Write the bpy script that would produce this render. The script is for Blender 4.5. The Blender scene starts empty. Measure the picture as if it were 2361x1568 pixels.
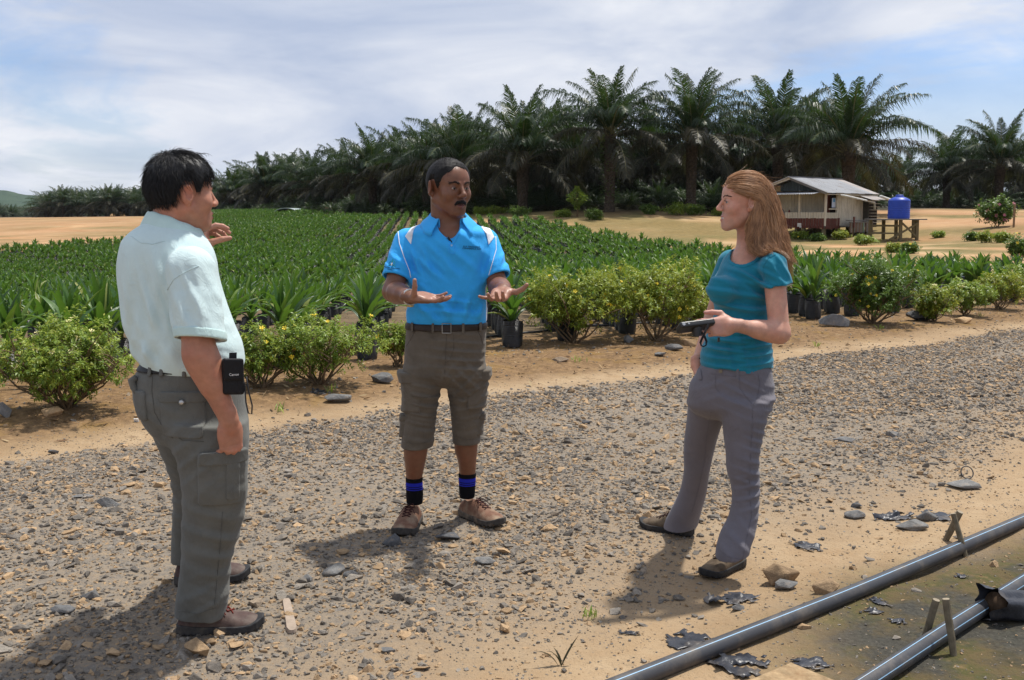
import bpy, bmesh, math, random, time
import numpy as np
from mathutils import Vector, Matrix, Quaternion, noise as mnoise

SC = bpy.context.scene
COL = SC.collection
PI = math.pi
rad = math.radians

# ------------------------------------------------------------------ camera
CAM_Z, PITCH, LENS, SENSOR = 1.47, rad(6.9), 24.0, 23.6
cam_data = bpy.data.cameras.new('camera')
cam_data.lens = LENS; cam_data.sensor_width = SENSOR
cam_data.clip_start = 0.05; cam_data.clip_end = 20000
cam = bpy.data.objects.new('camera', cam_data); COL.objects.link(cam)
cam.location = (0, 0, CAM_Z); cam.rotation_euler = (PI/2 - PITCH, 0, 0)
SC.camera = cam

# ------------------------------------------------------------------ sky, sun, exposure
SUN_EL, SUN_AZ = rad(68), rad(50)          # behind the group, to the viewer's right
world = bpy.data.worlds.new('World'); SC.world = world; world.use_nodes = True
def build_world():
    nt = world.node_tree; N = nt.nodes; L = nt.links
    N.clear()
    out = N.new('ShaderNodeOutputWorld'); bg = N.new('ShaderNodeBackground')
    bg.inputs['Strength'].default_value = 0.12
    sky = N.new('ShaderNodeTexSky'); sky.sky_type = 'NISHITA'; sky.sun_disc = False
    sky.sun_elevation = SUN_EL; sky.sun_rotation = SUN_AZ
    sky.air_density = 1.0; sky.dust_density = 1.2; sky.ozone_density = 2.5
    tc = N.new('ShaderNodeTexCoord'); sep = N.new('ShaderNodeSeparateXYZ')
    L.new(tc.outputs['Generated'], sep.inputs[0])
    def m(op, a, b=None, c=None, clamp=False):
        n = N.new('ShaderNodeMath'); n.operation = op; n.use_clamp = clamp
        for i, v in enumerate((a, b, c)):
            if v is None: continue
            if isinstance(v, (int, float)): n.inputs[i].default_value = v
            else: L.new(v, n.inputs[i])
        return n.outputs[0]
    den = m('ADD', m('MAXIMUM', sep.outputs[2], 0.0), 0.24)
    px = m('DIVIDE', sep.outputs[0], den); py = m('DIVIDE', sep.outputs[1], den)
    cmb = N.new('ShaderNodeCombineXYZ'); L.new(px, cmb.inputs[0]); L.new(py, cmb.inputs[1])
    def nz(scale, detail, rough, dist, off):
        mp = N.new('ShaderNodeMapping'); mp.inputs['Location'].default_value = off
        mp.inputs['Scale'].default_value = (1.0, 1.0, 1); mp.inputs['Rotation'].default_value = (0, 0, 0.35)
        L.new(cmb.outputs[0], mp.inputs[0])
        n = N.new('ShaderNodeTexNoise'); n.inputs['Scale'].default_value = scale
        n.inputs['Detail'].default_value = detail; n.inputs['Roughness'].default_value = rough
        n.inputs['Distortion'].default_value = dist
        L.new(mp.outputs[0], n.inputs['Vector']); return n.outputs['Fac']
    big = nz(0.75, 9, 0.58, 0.5, (3.1, 1.7, 0))
    fine = nz(2.6, 8, 0.6, 0.8, (7.3, 2.2, 4))
    v = m('ADD', m('MULTIPLY', big, 0.8), m('MULTIPLY', fine, 0.24))
    cov = N.new('ShaderNodeValToRGB'); L.new(v, cov.inputs[0])
    cov.color_ramp.elements[0].position = 0.39; cov.color_ramp.elements[0].color = (0.20, 0.20, 0.20, 1)
    cov.color_ramp.elements[1].position = 0.51; cov.color_ramp.elements[1].color = (1, 1, 1, 1)
    shade = N.new('ShaderNodeValToRGB'); L.new(nz(1.3, 7, 0.55, 0.6, (1.9, 6.1, 2)), shade.inputs[0])
    shade.color_ramp.elements[0].position = 0.36; shade.color_ramp.elements[0].color = (3.5, 4.1, 5.4, 1)
    shade.color_ramp.elements[1].position = 0.68; shade.color_ramp.elements[1].color = (6.9, 7.0, 7.3, 1)
    sk = N.new('ShaderNodeMixRGB'); sk.blend_type = 'MULTIPLY'; sk.inputs[0].default_value = 1
    L.new(sky.outputs[0], sk.inputs[1]); sk.inputs[2].default_value = (0.72, 0.86, 1.10, 1)
    low = m('SUBTRACT', 1.0, m('MULTIPLY', m('MAXIMUM', sep.outputs[2], 0.0), 6.0), clamp=True)       # banks of cloud close up towards the horizon
    cv = m('MAXIMUM', cov.outputs[0], m('MULTIPLY', low, 0.85))
    mix = N.new('ShaderNodeMixRGB'); L.new(cv, mix.inputs[0])
    L.new(sk.outputs[0], mix.inputs[1]); L.new(shade.outputs[0], mix.inputs[2])
    L.new(mix.outputs[0], bg.inputs[0]); L.new(bg.outputs[0], out.inputs[0])
build_world()
sun_data = bpy.data.lights.new('sun', 'SUN')
sun_data.energy = 4.4; sun_data.angle = rad(2.2); sun_data.color = (1.0, 0.955, 0.88)
sun = bpy.data.objects.new('sun', sun_data); COL.objects.link(sun)
to_sun = Vector((math.cos(SUN_EL)*math.sin(SUN_AZ), math.cos(SUN_EL)*math.cos(SUN_AZ), math.sin(SUN_EL)))
sun.rotation_euler = to_sun.to_track_quat('Z', 'Y').to_euler(); sun.location = to_sun*50
SC.view_settings.view_transform = 'Standard'; SC.view_settings.look = 'None'
SC.view_settings.exposure = 0.18; SC.view_settings.gamma = 1.0
SC.view_settings.use_curve_mapping = False
SC.cycles.max_bounces = 6; SC.cycles.diffuse_bounces = 3; SC.cycles.glossy_bounces = 2
SC.cycles.transmission_bounces = 2; SC.cycles.transparent_max_bounces = 4
SC.cycles.use_denoising = True
SC.cycles.caustics_reflective = False; SC.cycles.caustics_refractive = False

# ------------------------------------------------------------------ survey helpers (where a sight line meets a depth or the ground)
FPX = LENS/SENSOR*1024; SV = 2361/1024
def ray(U, V):
    a = (U/SV-512)/FPX; b = -(V/SV-340)/FPX
    return Vector((a, math.cos(PITCH)+b*math.sin(PITCH), -math.sin(PITCH)+b*math.cos(PITCH)))
def at(U, V, Y):
    d = ray(U, V); t = Y/d.y
    return Vector((d.x*t, Y, CAM_Z+d.z*t))
def pxm(Y):                     # metres per survey unit at depth Y
    return Y/FPX/SV

# ------------------------------------------------------------------ scene-graph helpers
def tag(o, label=None, cat=None, group=None, kind=None):
    if label: o['label'] = label
    if cat: o['category'] = cat
    if group: o['group'] = group
    if kind: o['kind'] = kind
    return o
def empty(name, loc=(0, 0, 0), parent=None):
    o = bpy.data.objects.new(name, None); COL.objects.link(o)
    o.location = loc; o.empty_display_size = 0.1
    if parent: o.parent = parent
    return o
def mesh(name, V, F, mat=None, smooth=False, uv=None, fattr=None, fmat=None, mats=None, vcol=None):
    me = bpy.data.meshes.new(name)
    V = np.asarray(V, dtype=np.float32)
    if isinstance(F, np.ndarray) and F.ndim == 2:
        nf, k = F.shape
        me.vertices.add(len(V)); me.vertices.foreach_set('co', V.ravel())
        me.loops.add(nf*k); me.loops.foreach_set('vertex_index', F.ravel().astype(np.int32))
        me.polygons.add(nf)
        me.polygons.foreach_set('loop_start', np.arange(0, nf*k, k, dtype=np.int32))
        me.polygons.foreach_set('loop_total', np.full(nf, k, dtype=np.int32))
        me.update(calc_edges=True)
    else:
        me.from_pydata([tuple(v) for v in V], [], F)
    if mats:
        for m_ in mats: me.materials.append(m_)
    elif mat: me.materials.append(mat)
    n = len(me.polygons)
    if fmat is not None: me.polygons.foreach_set('material_index', np.asarray(fmat, dtype=np.int32))
    if smooth: me.polygons.foreach_set('use_smooth', np.ones(n, dtype=bool))
    if uv is not None:                                # per-vertex uv
        lay = me.uv_layers.new(name='UVMap')
        vi = np.empty(len(me.loops), dtype=np.int32); me.loops.foreach_get('vertex_index', vi)
        lay.data.foreach_set('uv', np.asarray(uv, dtype=np.float32)[vi].ravel())
    if fattr is not None:
        for an, arr in fattr.items():
            a = me.attributes.new(an, 'FLOAT', 'POINT' if len(arr) == len(V) and len(arr) != n else 'FACE')
            a.data.foreach_set('value', np.asarray(arr, dtype=np.float32))
    if vcol is not None:
        a = me.color_attributes.new('Col', 'FLOAT_COLOR', 'POINT')
        c = np.ones((len(V), 4), dtype=np.float32); c[:, :3] = vcol
        a.data.foreach_set('color', c.ravel())
    me.validate()
    return me
def obj(name, me, parent=None, loc=None, rot=None, scale=None):
    o = bpy.data.objects.new(name, me); COL.objects.link(o)
    if parent: o.parent = parent
    if loc is not None: o.location = loc
    if rot is not None: o.rotation_euler = rot
    if scale is not None: o.scale = scale if hasattr(scale, '__len__') else (scale,)*3
    return o
class MB:
    """collects verts and faces"""
    def __init__(s): s.v = []; s.f = []; s.m = []
    def add(s, V, F, mi=0):
        b = len(s.v); s.v.extend([tuple(p) for p in V]); s.f.extend([tuple(i+b for i in q) for q in F]); s.m.extend([mi]*len(F))
    def box(s, c, h, M=None, mi=0):
        P = [Vector((c[0]+h[0]*x, c[1]+h[1]*y, c[2]+h[2]*z)) for z in (-1, 1) for y in (-1, 1) for x in (-1, 1)]
        if M is not None: P = [M @ p for p in P]
        s.add(P, [(0, 2, 3, 1), (4, 5, 7, 6), (0, 1, 5, 4), (2, 6, 7, 3), (0, 4, 6, 2), (1, 3, 7, 5)], mi)
    def bar(s, a, b, w, t, up=(0, 0, 1), mi=0):        # rectangular bar from a to b
        a = Vector(a); b = Vector(b); d = (b-a).normalized(); up = Vector(up)
        x = d.cross(up)
        if x.length < 1e-4: x = d.cross(Vector((1, 0, 0)))
        x.normalize(); y = x.cross(d)
        P = [p+x*(w/2*i)+y*(t/2*j) for p in (a, b) for j in (-1, 1) for i in (-1, 1)]
        s.add(P, [(0, 2, 3, 1), (4, 5, 7, 6), (0, 1, 5, 4), (2, 6, 7, 3), (0, 4, 6, 2), (1, 3, 7, 5)], mi)
    def tube(s, pts, r, n=8, cap=True, mi=0):
        pts = [Vector(p) for p in pts]; k = len(pts)
        rs = r if hasattr(r, '__len__') else [r]*k
        t0 = (pts[1]-pts[0]).normalized()
        x = t0.cross(Vector((0, 0, 1)))
        if x.length < 1e-3: x = t0.cross(Vector((1, 0, 0)))
        x.normalize(); V = []
        for i, p in enumerate(pts):
            t = (pts[min(i+1, k-1)]-pts[max(i-1, 0)]).normalized()
            x = (x-t*x.dot(t)).normalized(); y = t.cross(x)
            for j in range(n):
                a = 2*PI*j/n; V.append(p+(x*math.cos(a)+y*math.sin(a))*rs[i])
        F = [(i*n+j, i*n+(j+1) % n, (i+1)*n+(j+1) % n, (i+1)*n+j) for i in range(k-1) for j in range(n)]
        if cap: F += [tuple(range(n-1, -1, -1)), tuple(range((k-1)*n, k*n))]
        s.add(V, F, mi)
    def obj(s, name, mat, parent=None, smooth=False, loc=None, mats=None, **kw):
        me = mesh(name, s.v, s.f, mat, smooth, mats=mats, fmat=s.m if mats else None, **kw)
        return obj(name, me, parent, loc)
def smooth_by_angle(me, ang=40):
    bm = bmesh.new(); bm.from_mesh(me)
    for e in bm.edges:
        e.smooth = not (len(e.link_faces) == 2 and e.calc_face_angle(0) > rad(ang))
    for f in bm.faces: f.smooth = True
    bm.to_mesh(me); bm.free()
def hash01(ix, iy, seed):
    n = (ix.astype(np.int64)*374761393 + iy.astype(np.int64)*668265263 + seed*974711) & 0x7fffffff
    n = ((n ^ (n >> 13))*1274126177) & 0x7fffffff
    n = n ^ (n >> 16)
    return (n & 0xffff)/65535.0
def vnoise(x, y, seed=0):
    x = np.asarray(x, float); y = np.asarray(y, float)
    ix = np.floor(x); iy = np.floor(y); fx = x-ix; fy = y-iy
    ux = fx*fx*(3-2*fx); uy = fy*fy*(3-2*fy)
    a = hash01(ix, iy, seed); b = hash01(ix+1, iy, seed); c = hash01(ix, iy+1, seed); d = hash01(ix+1, iy+1, seed)
    return (a*(1-ux)+b*ux)*(1-uy)+(c*(1-ux)+d*ux)*uy - 0.5
def fbm2(x, y, oct=4, seed=0):
    s = 0; a = 1.0
    for i in range(oct):
        s = s + a*vnoise(x*2**i+17.3*i, y*2**i-9.1*i, seed+i); a *= 0.5
    return s
def sstep(a, b, x):
    t = np.clip((np.asarray(x, float)-a)/(b-a), 0, 1); return t*t*(3-2*t)

# ------------------------------------------------------------------ node material helper
class NM:
    def __init__(s, name):
        s.mat = bpy.data.materials.new(name); s.mat.use_nodes = True
        s.nt = s.mat.node_tree; s.N = s.nt.nodes; s.L = s.nt.links
        s.N.clear(); s.out = s.N.new('ShaderNodeOutputMaterial')
    def lk(s, a, b): s.L.new(a, b)
    def setin(s, sock, v):
        if hasattr(v, 'links') or isinstance(v, bpy.types.NodeSocket): s.L.new(v, sock)
        elif isinstance(v, (tuple, list)) and len(v) == 3 and sock.type == 'RGBA': sock.default_value = (*v, 1)
        else: sock.default_value = v
    def coord(s, which='Object'):
        return s.N.new('ShaderNodeTexCoord').outputs[which]
    def map(s, vec, scale=(1, 1, 1), rot=(0, 0, 0), loc=(0, 0, 0)):
        n = s.N.new('ShaderNodeMapping'); n.inputs['Scale'].default_value = scale
        n.inputs['Rotation'].default_value = rot; n.inputs['Location'].default_value = loc
        s.lk(vec, n.inputs[0]); return n.outputs[0]
    def noise(s, vec, scale, detail=4, rough=0.55, dist=0.0, col=False):
        n = s.N.new('ShaderNodeTexNoise'); n.inputs['Scale'].default_value = scale
        n.inputs['Detail'].default_value = detail; n.inputs['Roughness'].default_value = rough
        n.inputs['Distortion'].default_value = dist
        if vec is not None: s.lk(vec, n.inputs['Vector'])
        return n.outputs['Color' if col else 'Fac']
    def vor(s, vec, scale, feat='F1', out='Distance', rnd=1.0):
        n = s.N.new('ShaderNodeTexVoronoi'); n.feature = feat; n.inputs['Scale'].default_value = scale
        n.inputs['Randomness'].default_value = rnd
        if vec is not None: s.lk(vec, n.inputs['Vector'])
        return n.outputs[out]
    def wave(s, vec, scale, dist=0, detail=2, dirn='X', prof='SIN'):
        n = s.N.new('ShaderNodeTexWave'); n.bands_direction = dirn; n.wave_profile = prof
        n.inputs['Scale'].default_value = scale; n.inputs['Distortion'].default_value = dist; n.inputs['Detail'].default_value = detail
        s.lk(vec, n.inputs['Vector']); return n.outputs['Fac']
    def ramp(s, fac, stops, interp='LINEAR'):
        n = s.N.new('ShaderNodeValToRGB'); n.color_ramp.interpolation = interp
        e = n.color_ramp.elements
        while len(e) < len(stops): e.new(0.5)
        for i, (p, c) in enumerate(stops):
            e[i].position = p; e[i].color = (*c, 1) if hasattr(c, '__len__') else (c, c, c, 1)
        s.lk(fac, n.inputs[0]); return n.outputs[0]
    def mix(s, fac, a, b, mode='MIX'):
        n = s.N.new('ShaderNodeMixRGB'); n.blend_type = mode
        s.setin(n.inputs[0], fac); s.setin(n.inputs[1], a); s.setin(n.inputs[2], b); return n.outputs[0]
    def math(s, op, a, b=0.0, clamp=False):
        n = s.N.new('ShaderNodeMath'); n.operation = op; n.use_clamp = clamp
        s.setin(n.inputs[0], a); s.setin(n.inputs[1], b); return n.outputs[0]
    def attr(s, name, out='Fac'):
        n = s.N.new('ShaderNodeAttribute'); n.attribute_name = name; return n.outputs[out]
    def rnd(s): return s.N.new('ShaderNodeObjectInfo').outputs['Random']
    def hsv(s, col, h=0.5, sat=1.0, val=1.0):
        n = s.N.new('ShaderNodeHueSaturation'); s.setin(n.inputs['Hue'], h); s.setin(n.inputs['Saturation'], sat)
        s.setin(n.inputs['Value'], val); s.setin(n.inputs['Color'], col); return n.outputs[0]
    def bump(s, h, strength=0.3, dist=0.01, prev=None):
        n = s.N.new('ShaderNodeBump'); n.inputs['Strength'].default_value = strength; n.inputs['Distance'].default_value = dist
        s.lk(h, n.inputs['Height'])
        if prev is not None: s.lk(prev, n.inputs['Normal'])
        return n.outputs[0]
    def pbsdf(s, col, rough=0.8, spec=0.3, normal=None, metal=0.0, sheen=0.0, sss=0.0, sssr=(0.3, 0.1, 0.05), coat=0.0):
        n = s.N.new('ShaderNodeBsdfPrincipled')
        s.setin(n.inputs['Base Color'], col); s.setin(n.inputs['Roughness'], rough)
        s.setin(n.inputs['Specular IOR Level'], spec); s.setin(n.inputs['Metallic'], metal)
        if sheen: n.inputs['Sheen Weight'].default_value = sheen; n.inputs['Sheen Roughness'].default_value = 0.5
        if sss:
            n.inputs['Subsurface Weight'].default_value = sss; n.inputs['Subsurface Radius'].default_value = sssr
            n.inputs['Subsurface Scale'].default_value = 0.02
        if coat: n.inputs['Coat Weight'].default_value = coat; n.inputs['Coat Roughness'].default_value = 0.2
        if normal is not None: s.lk(normal, n.inputs['Normal'])
        return n.outputs[0]
    def done(s, sh):
        s.lk(sh, s.out.inputs[0]); return s.mat
    def leafy(s, col, rough, spec, normal=None, trans=0.3, tcol=None):
        p = s.pbsdf(col, rough, spec, normal)
        t = s.N.new('ShaderNodeBsdfTranslucent'); s.setin(t.inputs[0], tcol if tcol is not None else col)
        m = s.N.new('ShaderNodeMixShader'); m.inputs[0].default_value = trans
        s.lk(p, m.inputs[1]); s.lk(t.outputs[0], m.inputs[2])
        return s.done(m.outputs[0])
def plain(name, col, rough=0.7, spec=0.3, metal=0.0, var=0.25, scale=30, bump=0.0, bscale=200, dirt=None):
    m = NM(name); c = m.coord()
    f = m.noise(c, scale, 5, 0.6)
    lo = tuple(x*(1-var) for x in col); hi = tuple(min(1, x*(1+var)) for x in col)
    cc = m.ramp(f, [(0.3, lo), (0.7, hi)])
    if dirt: cc = m.mix(m.ramp(m.noise(c, scale*0.4, 6, 0.65), [(0.5, 0), (0.72, 1)]), cc, dirt)
    nb = m.bump(m.noise(c, bscale, 3), bump, 0.003) if bump else None
    return m.done(m.pbsdf(cc, rough, spec, nb, metal))

# ================================================================== the land
CTRL = np.array([
 (0,0,0),(-6,3,0),(6,3,0),(0,8,0),(-8,9,0),(8,10,0),(0,14,-.08),(-12,14,-.12),(9,17,-.05),(0,20,-.30),(-10,22,-.40),(14,18,0),
 (-16,34,-.75),(0,34,-.55),(9,30,-.25),(-22,46,-.90),(-22,60,-.65),(-32,62,-.6),(17,57,.12),(21,54,.08),(14,45,.0),(27,55,.85),(33,48,.7),(36,60,1.1),
 (7,78,1.72),(0,84,1.62),(-16,118,1.65),(3,58,.20),(-4,68,.45),(-27,90,-.05),(-45,110,.6),(-100,250,.75),(-62,160,.85),(-37,155,1.6),
 (15,74,1.35),(23,70,1.2),(50,105,1.9),(60,80,1.8),(0,260,2.2),(120,200,3.0),(-160,160,-.3),(-70,60,-1.0),(60,30,.4),(-40,20,-.4),
 (-250,500,0),(250,500,3),(0,600,2)], float)
def _tps():
    P = CTRL[:, :2]; n = len(P)
    d = np.linalg.norm(P[:, None]-P[None], axis=2)
    K = np.where(d > 0, d*d*np.log(d+1e-9), 0)
    A = np.zeros((n+3, n+3)); A[:n, :n] = K + np.eye(n)*2.0
    A[:n, n] = 1; A[:n, n+1:] = P; A[n, :n] = 1; A[n+1:, :n] = P.T
    return np.linalg.solve(A, np.concatenate([CTRL[:, 2], [0, 0, 0]]))
TPSW = _tps()
def H0(x, y):
    x = np.clip(np.asarray(x, float), -300, 300); y = np.clip(np.asarray(y, float), -20, 600)
    shp = x.shape; q = np.stack([x.ravel(), y.ravel()], 1); out = np.empty(len(q)); n = len(CTRL)
    for i in range(0, len(q), 20000):
        c = q[i:i+20000]
        d2 = ((c[:, None]-CTRL[None, :, :2])**2).sum(2)
        out[i:i+20000] = (0.5*d2*np.log(d2+1e-9)) @ TPSW[:n] + TPSW[n] + c @ TPSW[n+1:]
    return out.reshape(shp)
ROAD_T = np.array((0.8, 0.6)); ROAD_N = np.array((-0.6, 0.8))
def road_s(x, y): return -0.6*x+0.8*y
def road_t(x, y): return 0.8*x+0.6*y
def H(x, y):
    x = np.asarray(x, float); y = np.asarray(y, float)
    s = road_s(x, y); t = road_t(x, y)
    h = H0(x, y)
    near = np.exp(-(np.hypot(x, y)/40)**2)
    h = h*sstep(9, 22, y)                       # level ground under the group
    w = 0.35*vnoise(t*0.35, s*0.2, 5)
    h = h + near*(0.030*fbm2(x*0.7, y*0.7, 4, 3)+0.012*fbm2(x*4, y*4, 3, 9))
    h = h - 0.030*np.exp(-((s-2.7-w)/0.42)**2)*near - 0.025*np.exp(-((s-6.85-w)/0.30)**2)*near
    sandy = np.exp(-((s-2.5)/0.7)**2)
    h = h + near*sandy*0.010*np.abs(vnoise(t*1.1+3*vnoise(t*2, s*2, 4), s*7, 8))   # trodden ruts
    h = h + 0.07*sstep(7.1, 8.0, s)*near + near*sstep(7.1, 7.6, s)*0.03*fbm2(x*2.2, y*2.2, 3, 21)
    far = sstep(22, 50, y)
    h = h + far*0.13*fbm2(x*0.09, y*0.09, 4, 33)
    return h
def Hs(x, y): return float(H(np.array([x]), np.array([y]))[0])
_GT = np.concatenate([np.arange(2, 30, 0.06), 30*1.006**np.arange(0, 480)])
def ground_pt(U, V):
    """first point where a sight line meets the land"""
    d = ray(U, V); T = _GT/d.y; X, Y, Z = d.x*T, d.y*T, CAM_Z+d.z*T
    below = np.nonzero(Z <= H(X, Y))[0]
    i = below[0] if len(below) else int(np.argmin(Z-H(X, Y)))
    lo, hi = T[max(i-1, 0)], T[i]
    for _ in range(12):
        m = (lo+hi)/2
        if CAM_Z+d.z*m <= Hs(d.x*m, d.y*m): hi = m
        else: lo = m
    return Vector((d.x*hi, d.y*hi, Hs(d.x*hi, d.y*hi)))

def grow(start, step, ratio, end):
    out = [start]
    while out[-1] < end: out.append(out[-1]+step); step *= ratio
    return out
def axis_x():
    core = list(np.arange(-5.0, 8.001, 0.055))
    r = grow(core[-1], 0.07, 1.085, 4000)[1:]; l = [-v for v in grow(5.0, 0.07, 1.085, 4000)[1:]]
    return np.array(l[::-1]+core+r)
def axis_y():
    core = list(np.arange(1.6, 13.001, 0.05))
    f = grow(core[-1], 0.06, 1.045, 6000)[1:]; b = list(np.arange(-14, 1.6, 0.6))
    return np.array(b+core+f)
def zones(x, y):
    """0..1 soil fields: gravel, moss, clay (orange bare earth), litter (brown verge), grass"""
    s = road_s(x, y); t = road_t(x, y)
    e = 0.55*fbm2(t*0.55, s*0.55, 4, 11)
    e2 = 0.35*fbm2(t*1.3, s*1.3, 3, 15)
    near_edge = 3.0+0.10*np.clip(t, -3, 8)*0.9
    g = sstep(-0.75, 0.40, s-near_edge+e*1.3)*(1-sstep(-0.22, 0.30, s-6.62+e*0.7))
    moss = (1-sstep(-0.30, 0.22, s-2.46+e2*0.7))*sstep(0.0, 0.8, x-0.55+e2*0.6)
    moss = np.maximum(moss, (1-sstep(-0.3, 0.5, s-3.0+e))*sstep(3.0, 4.4, x))
    lit = sstep(7.0, 7.5, s+e2*0.7)*(1-sstep(10, 13, s))
    fld = sstep(9.0, 11, s)
    clay = fld*sstep(22, 40, y)
    return g, moss, lit, clay, fld
FIELD = np.array([(30, 29), (12, 22.5), (10.4, 27), (8.8, 35), (6.9, 45), (4.6, 57), (1.6, 69), (-4, 74), (-9, 86), (-18, 106), (-36, 143), (-56, 186), (-62, 186), (-42, 140), (-31, 105), (-25.5, 78), (-24.5, 66), (-29, 58), (-45, 56), (-60, 20), (-20, -20), (60, 10)], float)
def in_poly(x, y, q):
    r = np.zeros(np.shape(x), bool)
    for i in range(len(q)):
        (xa, ya), (xb, yb) = q[i], q[(i+1) % len(q)]
        r ^= ((ya > y) != (yb > y)) & (x < (xb-xa)*(y-ya)/(yb-ya+1e-12)+xa)
    return r
def build_ground():
    X, Y = axis_x(), axis_y(); nx, ny = len(X), len(Y)
    gx, gy = np.meshgrid(X, Y); Z = H(gx, gy)
    dist = np.hypot(gx, gy)
    Z = Z*(1-sstep(700, 2500, dist))-6*sstep(500, 3500, dist)
    V = np.stack([gx.ravel(), gy.ravel(), Z.ravel()], 1)
    I = (np.arange(ny-1)[:, None]*nx+np.arange(nx-1)[None]).ravel()
    F = np.stack([I, I+1, I+nx+1, I+nx], 1)
    g, moss, lit, clay_w, fld = [a.ravel() for a in zones(gx, gy)]
    # where the far land is open orange earth, and where it lies under palms
    fx, fy = gx.ravel(), gy.ravel()
    az = np.arctan2(fx, fy)
    grass = np.maximum(sstep(-0.05, 0.3, fbm2(fx*0.11, fy*0.11, 4, 41))*0.75, sstep(-0.02, 0.22, fbm2(fx*0.35, fy*0.22, 4, 43))*0.9)*sstep(25, 42, fy)
    M = NM('ground_soil'); c = M.coord()
    n1 = M.noise(c, 0.9, 8, 0.6); n2 = M.noise(c, 9, 6, 0.65); n3 = M.noise(c, 60, 4, 0.6); n4 = M.noise(c, 260, 3, 0.6)
    sand = M.ramp(n1, [(0.3, (0.28, 0.19, 0.108)), (0.55, (0.37, 0.265, 0.158)), (0.75, (0.46, 0.35, 0.225))])
    sand = M.mix(M.ramp(n2, [(0.42, 0), (0.75, 0.60)]), sand, (0.29, 0.18, 0.09))
    sand = M.mix(M.ramp(M.noise(c, 3.1, 7, 0.7, 0.6), [(0.47, 0), (0.68, 0.55)]), sand, (0.31, 0.215, 0.125))
    sand = M.mix(M.ramp(M.noise(c, 42, 3, 0.6), [(0.60, 0), (0.70, 0.6)]), sand, (0.20, 0.15, 0.10))
    grit = M.vor(c, 95, 'F1', 'Color')
    gd = M.vor(c, 95)
    grav_c = M.ramp(M.noise(c, 40, 4, 0.7), [(0.25, (0.11, 0.102, 0.093)), (0.45, (0.185, 0.168, 0.145)), (0.62, (0.27, 0.21, 0.145)), (0.8, (0.34, 0.245, 0.145))])
    soil_g = M.mix(0.35, grav_c, M.ramp(n2, [(0.3, (0.16, 0.135, 0.108)), (0.7, (0.34, 0.245, 0.15))]))
    col = M.mix(M.attr('gravel'), sand, soil_g)
    mossc = M.ramp(M.noise(c, 5, 8, 0.7), [(0.3, (0.045, 0.040, 0.020)), (0.48, (0.11, 0.080, 0.036)), (0.58, (0.070, 0.068, 0.022)), (0.72, (0.23, 0.145, 0.07))])
    mossc = M.mix(M.ramp(M.noise(c, 2.1, 6, 0.65), [(0.46, 0), (0.58, 0.9)]), mossc, M.ramp(n3, [(0.3, (0.028, 0.028, 0.026)), (0.7, (0.075, 0.072, 0.06))]))
    col = M.mix(M.attr('moss'), col, mossc)
    litc = M.ramp(M.noise(c, 14, 8, 0.75), [(0.28, (0.085, 0.05, 0.025)), (0.5, (0.19, 0.115, 0.055)), (0.72, (0.33, 0.21, 0.105))])
    litc = M.mix(M.ramp(M.noise(c, 3.0, 5, 0.6), [(0.52, 0), (0.68, 0.7)]), litc, (0.22, 0.13, 0.035))
    col = M.mix(M.attr('litter'), col, litc)
    clay = M.ramp(M.noise(c, 0.16, 9, 0.62), [(0.28, (0.34, 0.155, 0.055)), (0.45, (0.42, 0.24, 0.115)), (0.58, (0.50, 0.33, 0.175)), (0.75, (0.55, 0.40, 0.25))])
    clay = M.mix(M.ramp(M.noise(c, 1.4, 7, 0.65), [(0.45, 0), (0.8, 0.6)]), clay, (0.25, 0.12, 0.045))
    clay = M.mix(M.attr('grass'), clay, M.ramp(M.noise(c, 2.5, 6, 0.7), [(0.35, (0.085, 0.085, 0.025)), (0.65, (0.19, 0.155, 0.055))]))
    clay = M.mix(M.attr('orange'), clay, M.ramp(M.noise(c, 0.5, 7, 0.65), [(0.3, (0.31, 0.155, 0.07)), (0.7, (0.43, 0.265, 0.14))]))
    col = M.mix(M.attr('clay'), col, clay)
    col = M.mix(M.attr('bed'), col, M.ramp(M.noise(c, 2.2, 7, 0.7), [(0.3, (0.075, 0.055, 0.034)), (0.55, (0.155, 0.11, 0.062)), (0.75, (0.28, 0.195, 0.105))]))
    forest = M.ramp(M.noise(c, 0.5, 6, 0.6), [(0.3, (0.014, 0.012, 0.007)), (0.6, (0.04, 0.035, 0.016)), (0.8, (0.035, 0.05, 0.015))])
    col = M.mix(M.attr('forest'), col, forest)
    b = M.bump(n3, 0.5, 0.012); b = M.bump(n4, 0.45, 0.004, b)
    b = M.bump(M.noise(c, 18, 5, 0.7), 0.5, 0.03, b)
    mat = M.done(M.pbsdf(col, 0.93, 0.2, b))
    # forest floor: behind the tree line
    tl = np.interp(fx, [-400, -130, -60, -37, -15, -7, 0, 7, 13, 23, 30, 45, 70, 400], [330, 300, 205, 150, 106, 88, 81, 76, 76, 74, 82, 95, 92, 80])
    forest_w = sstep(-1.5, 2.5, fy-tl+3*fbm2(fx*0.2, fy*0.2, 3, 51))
    road_face = None
    fc = F.mean(1)
    gface = g[F].mean(1); sface = road_s(V[F].mean(1)[:, 0], V[F].mean(1)[:, 1])
    cx = V[F].mean(1)
    is_road = (gface > 0.45) & (cx[:, 1] < 60) & (cx[:, 1] > -10)
    AT = dict(gravel=g, moss=moss, litter=lit*(1-sstep(20, 40, fy)), clay=clay_w, grass=grass, forest=forest_w, bed=in_poly(fx, fy, FIELD)*sstep(9.2, 10.2, road_s(fx, fy)), orange=np.maximum(sstep(19, 27, fx+6*fbm2(fx*0.15, fy*0.15, 3, 71)), sstep(14, 26, -fx-8+10*fbm2(fx*0.06, fy*0.06, 3, 72))*0.7)*sstep(-.25, .2, fbm2(fx*0.12, fy*0.2, 3, 73)+.1))
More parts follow.
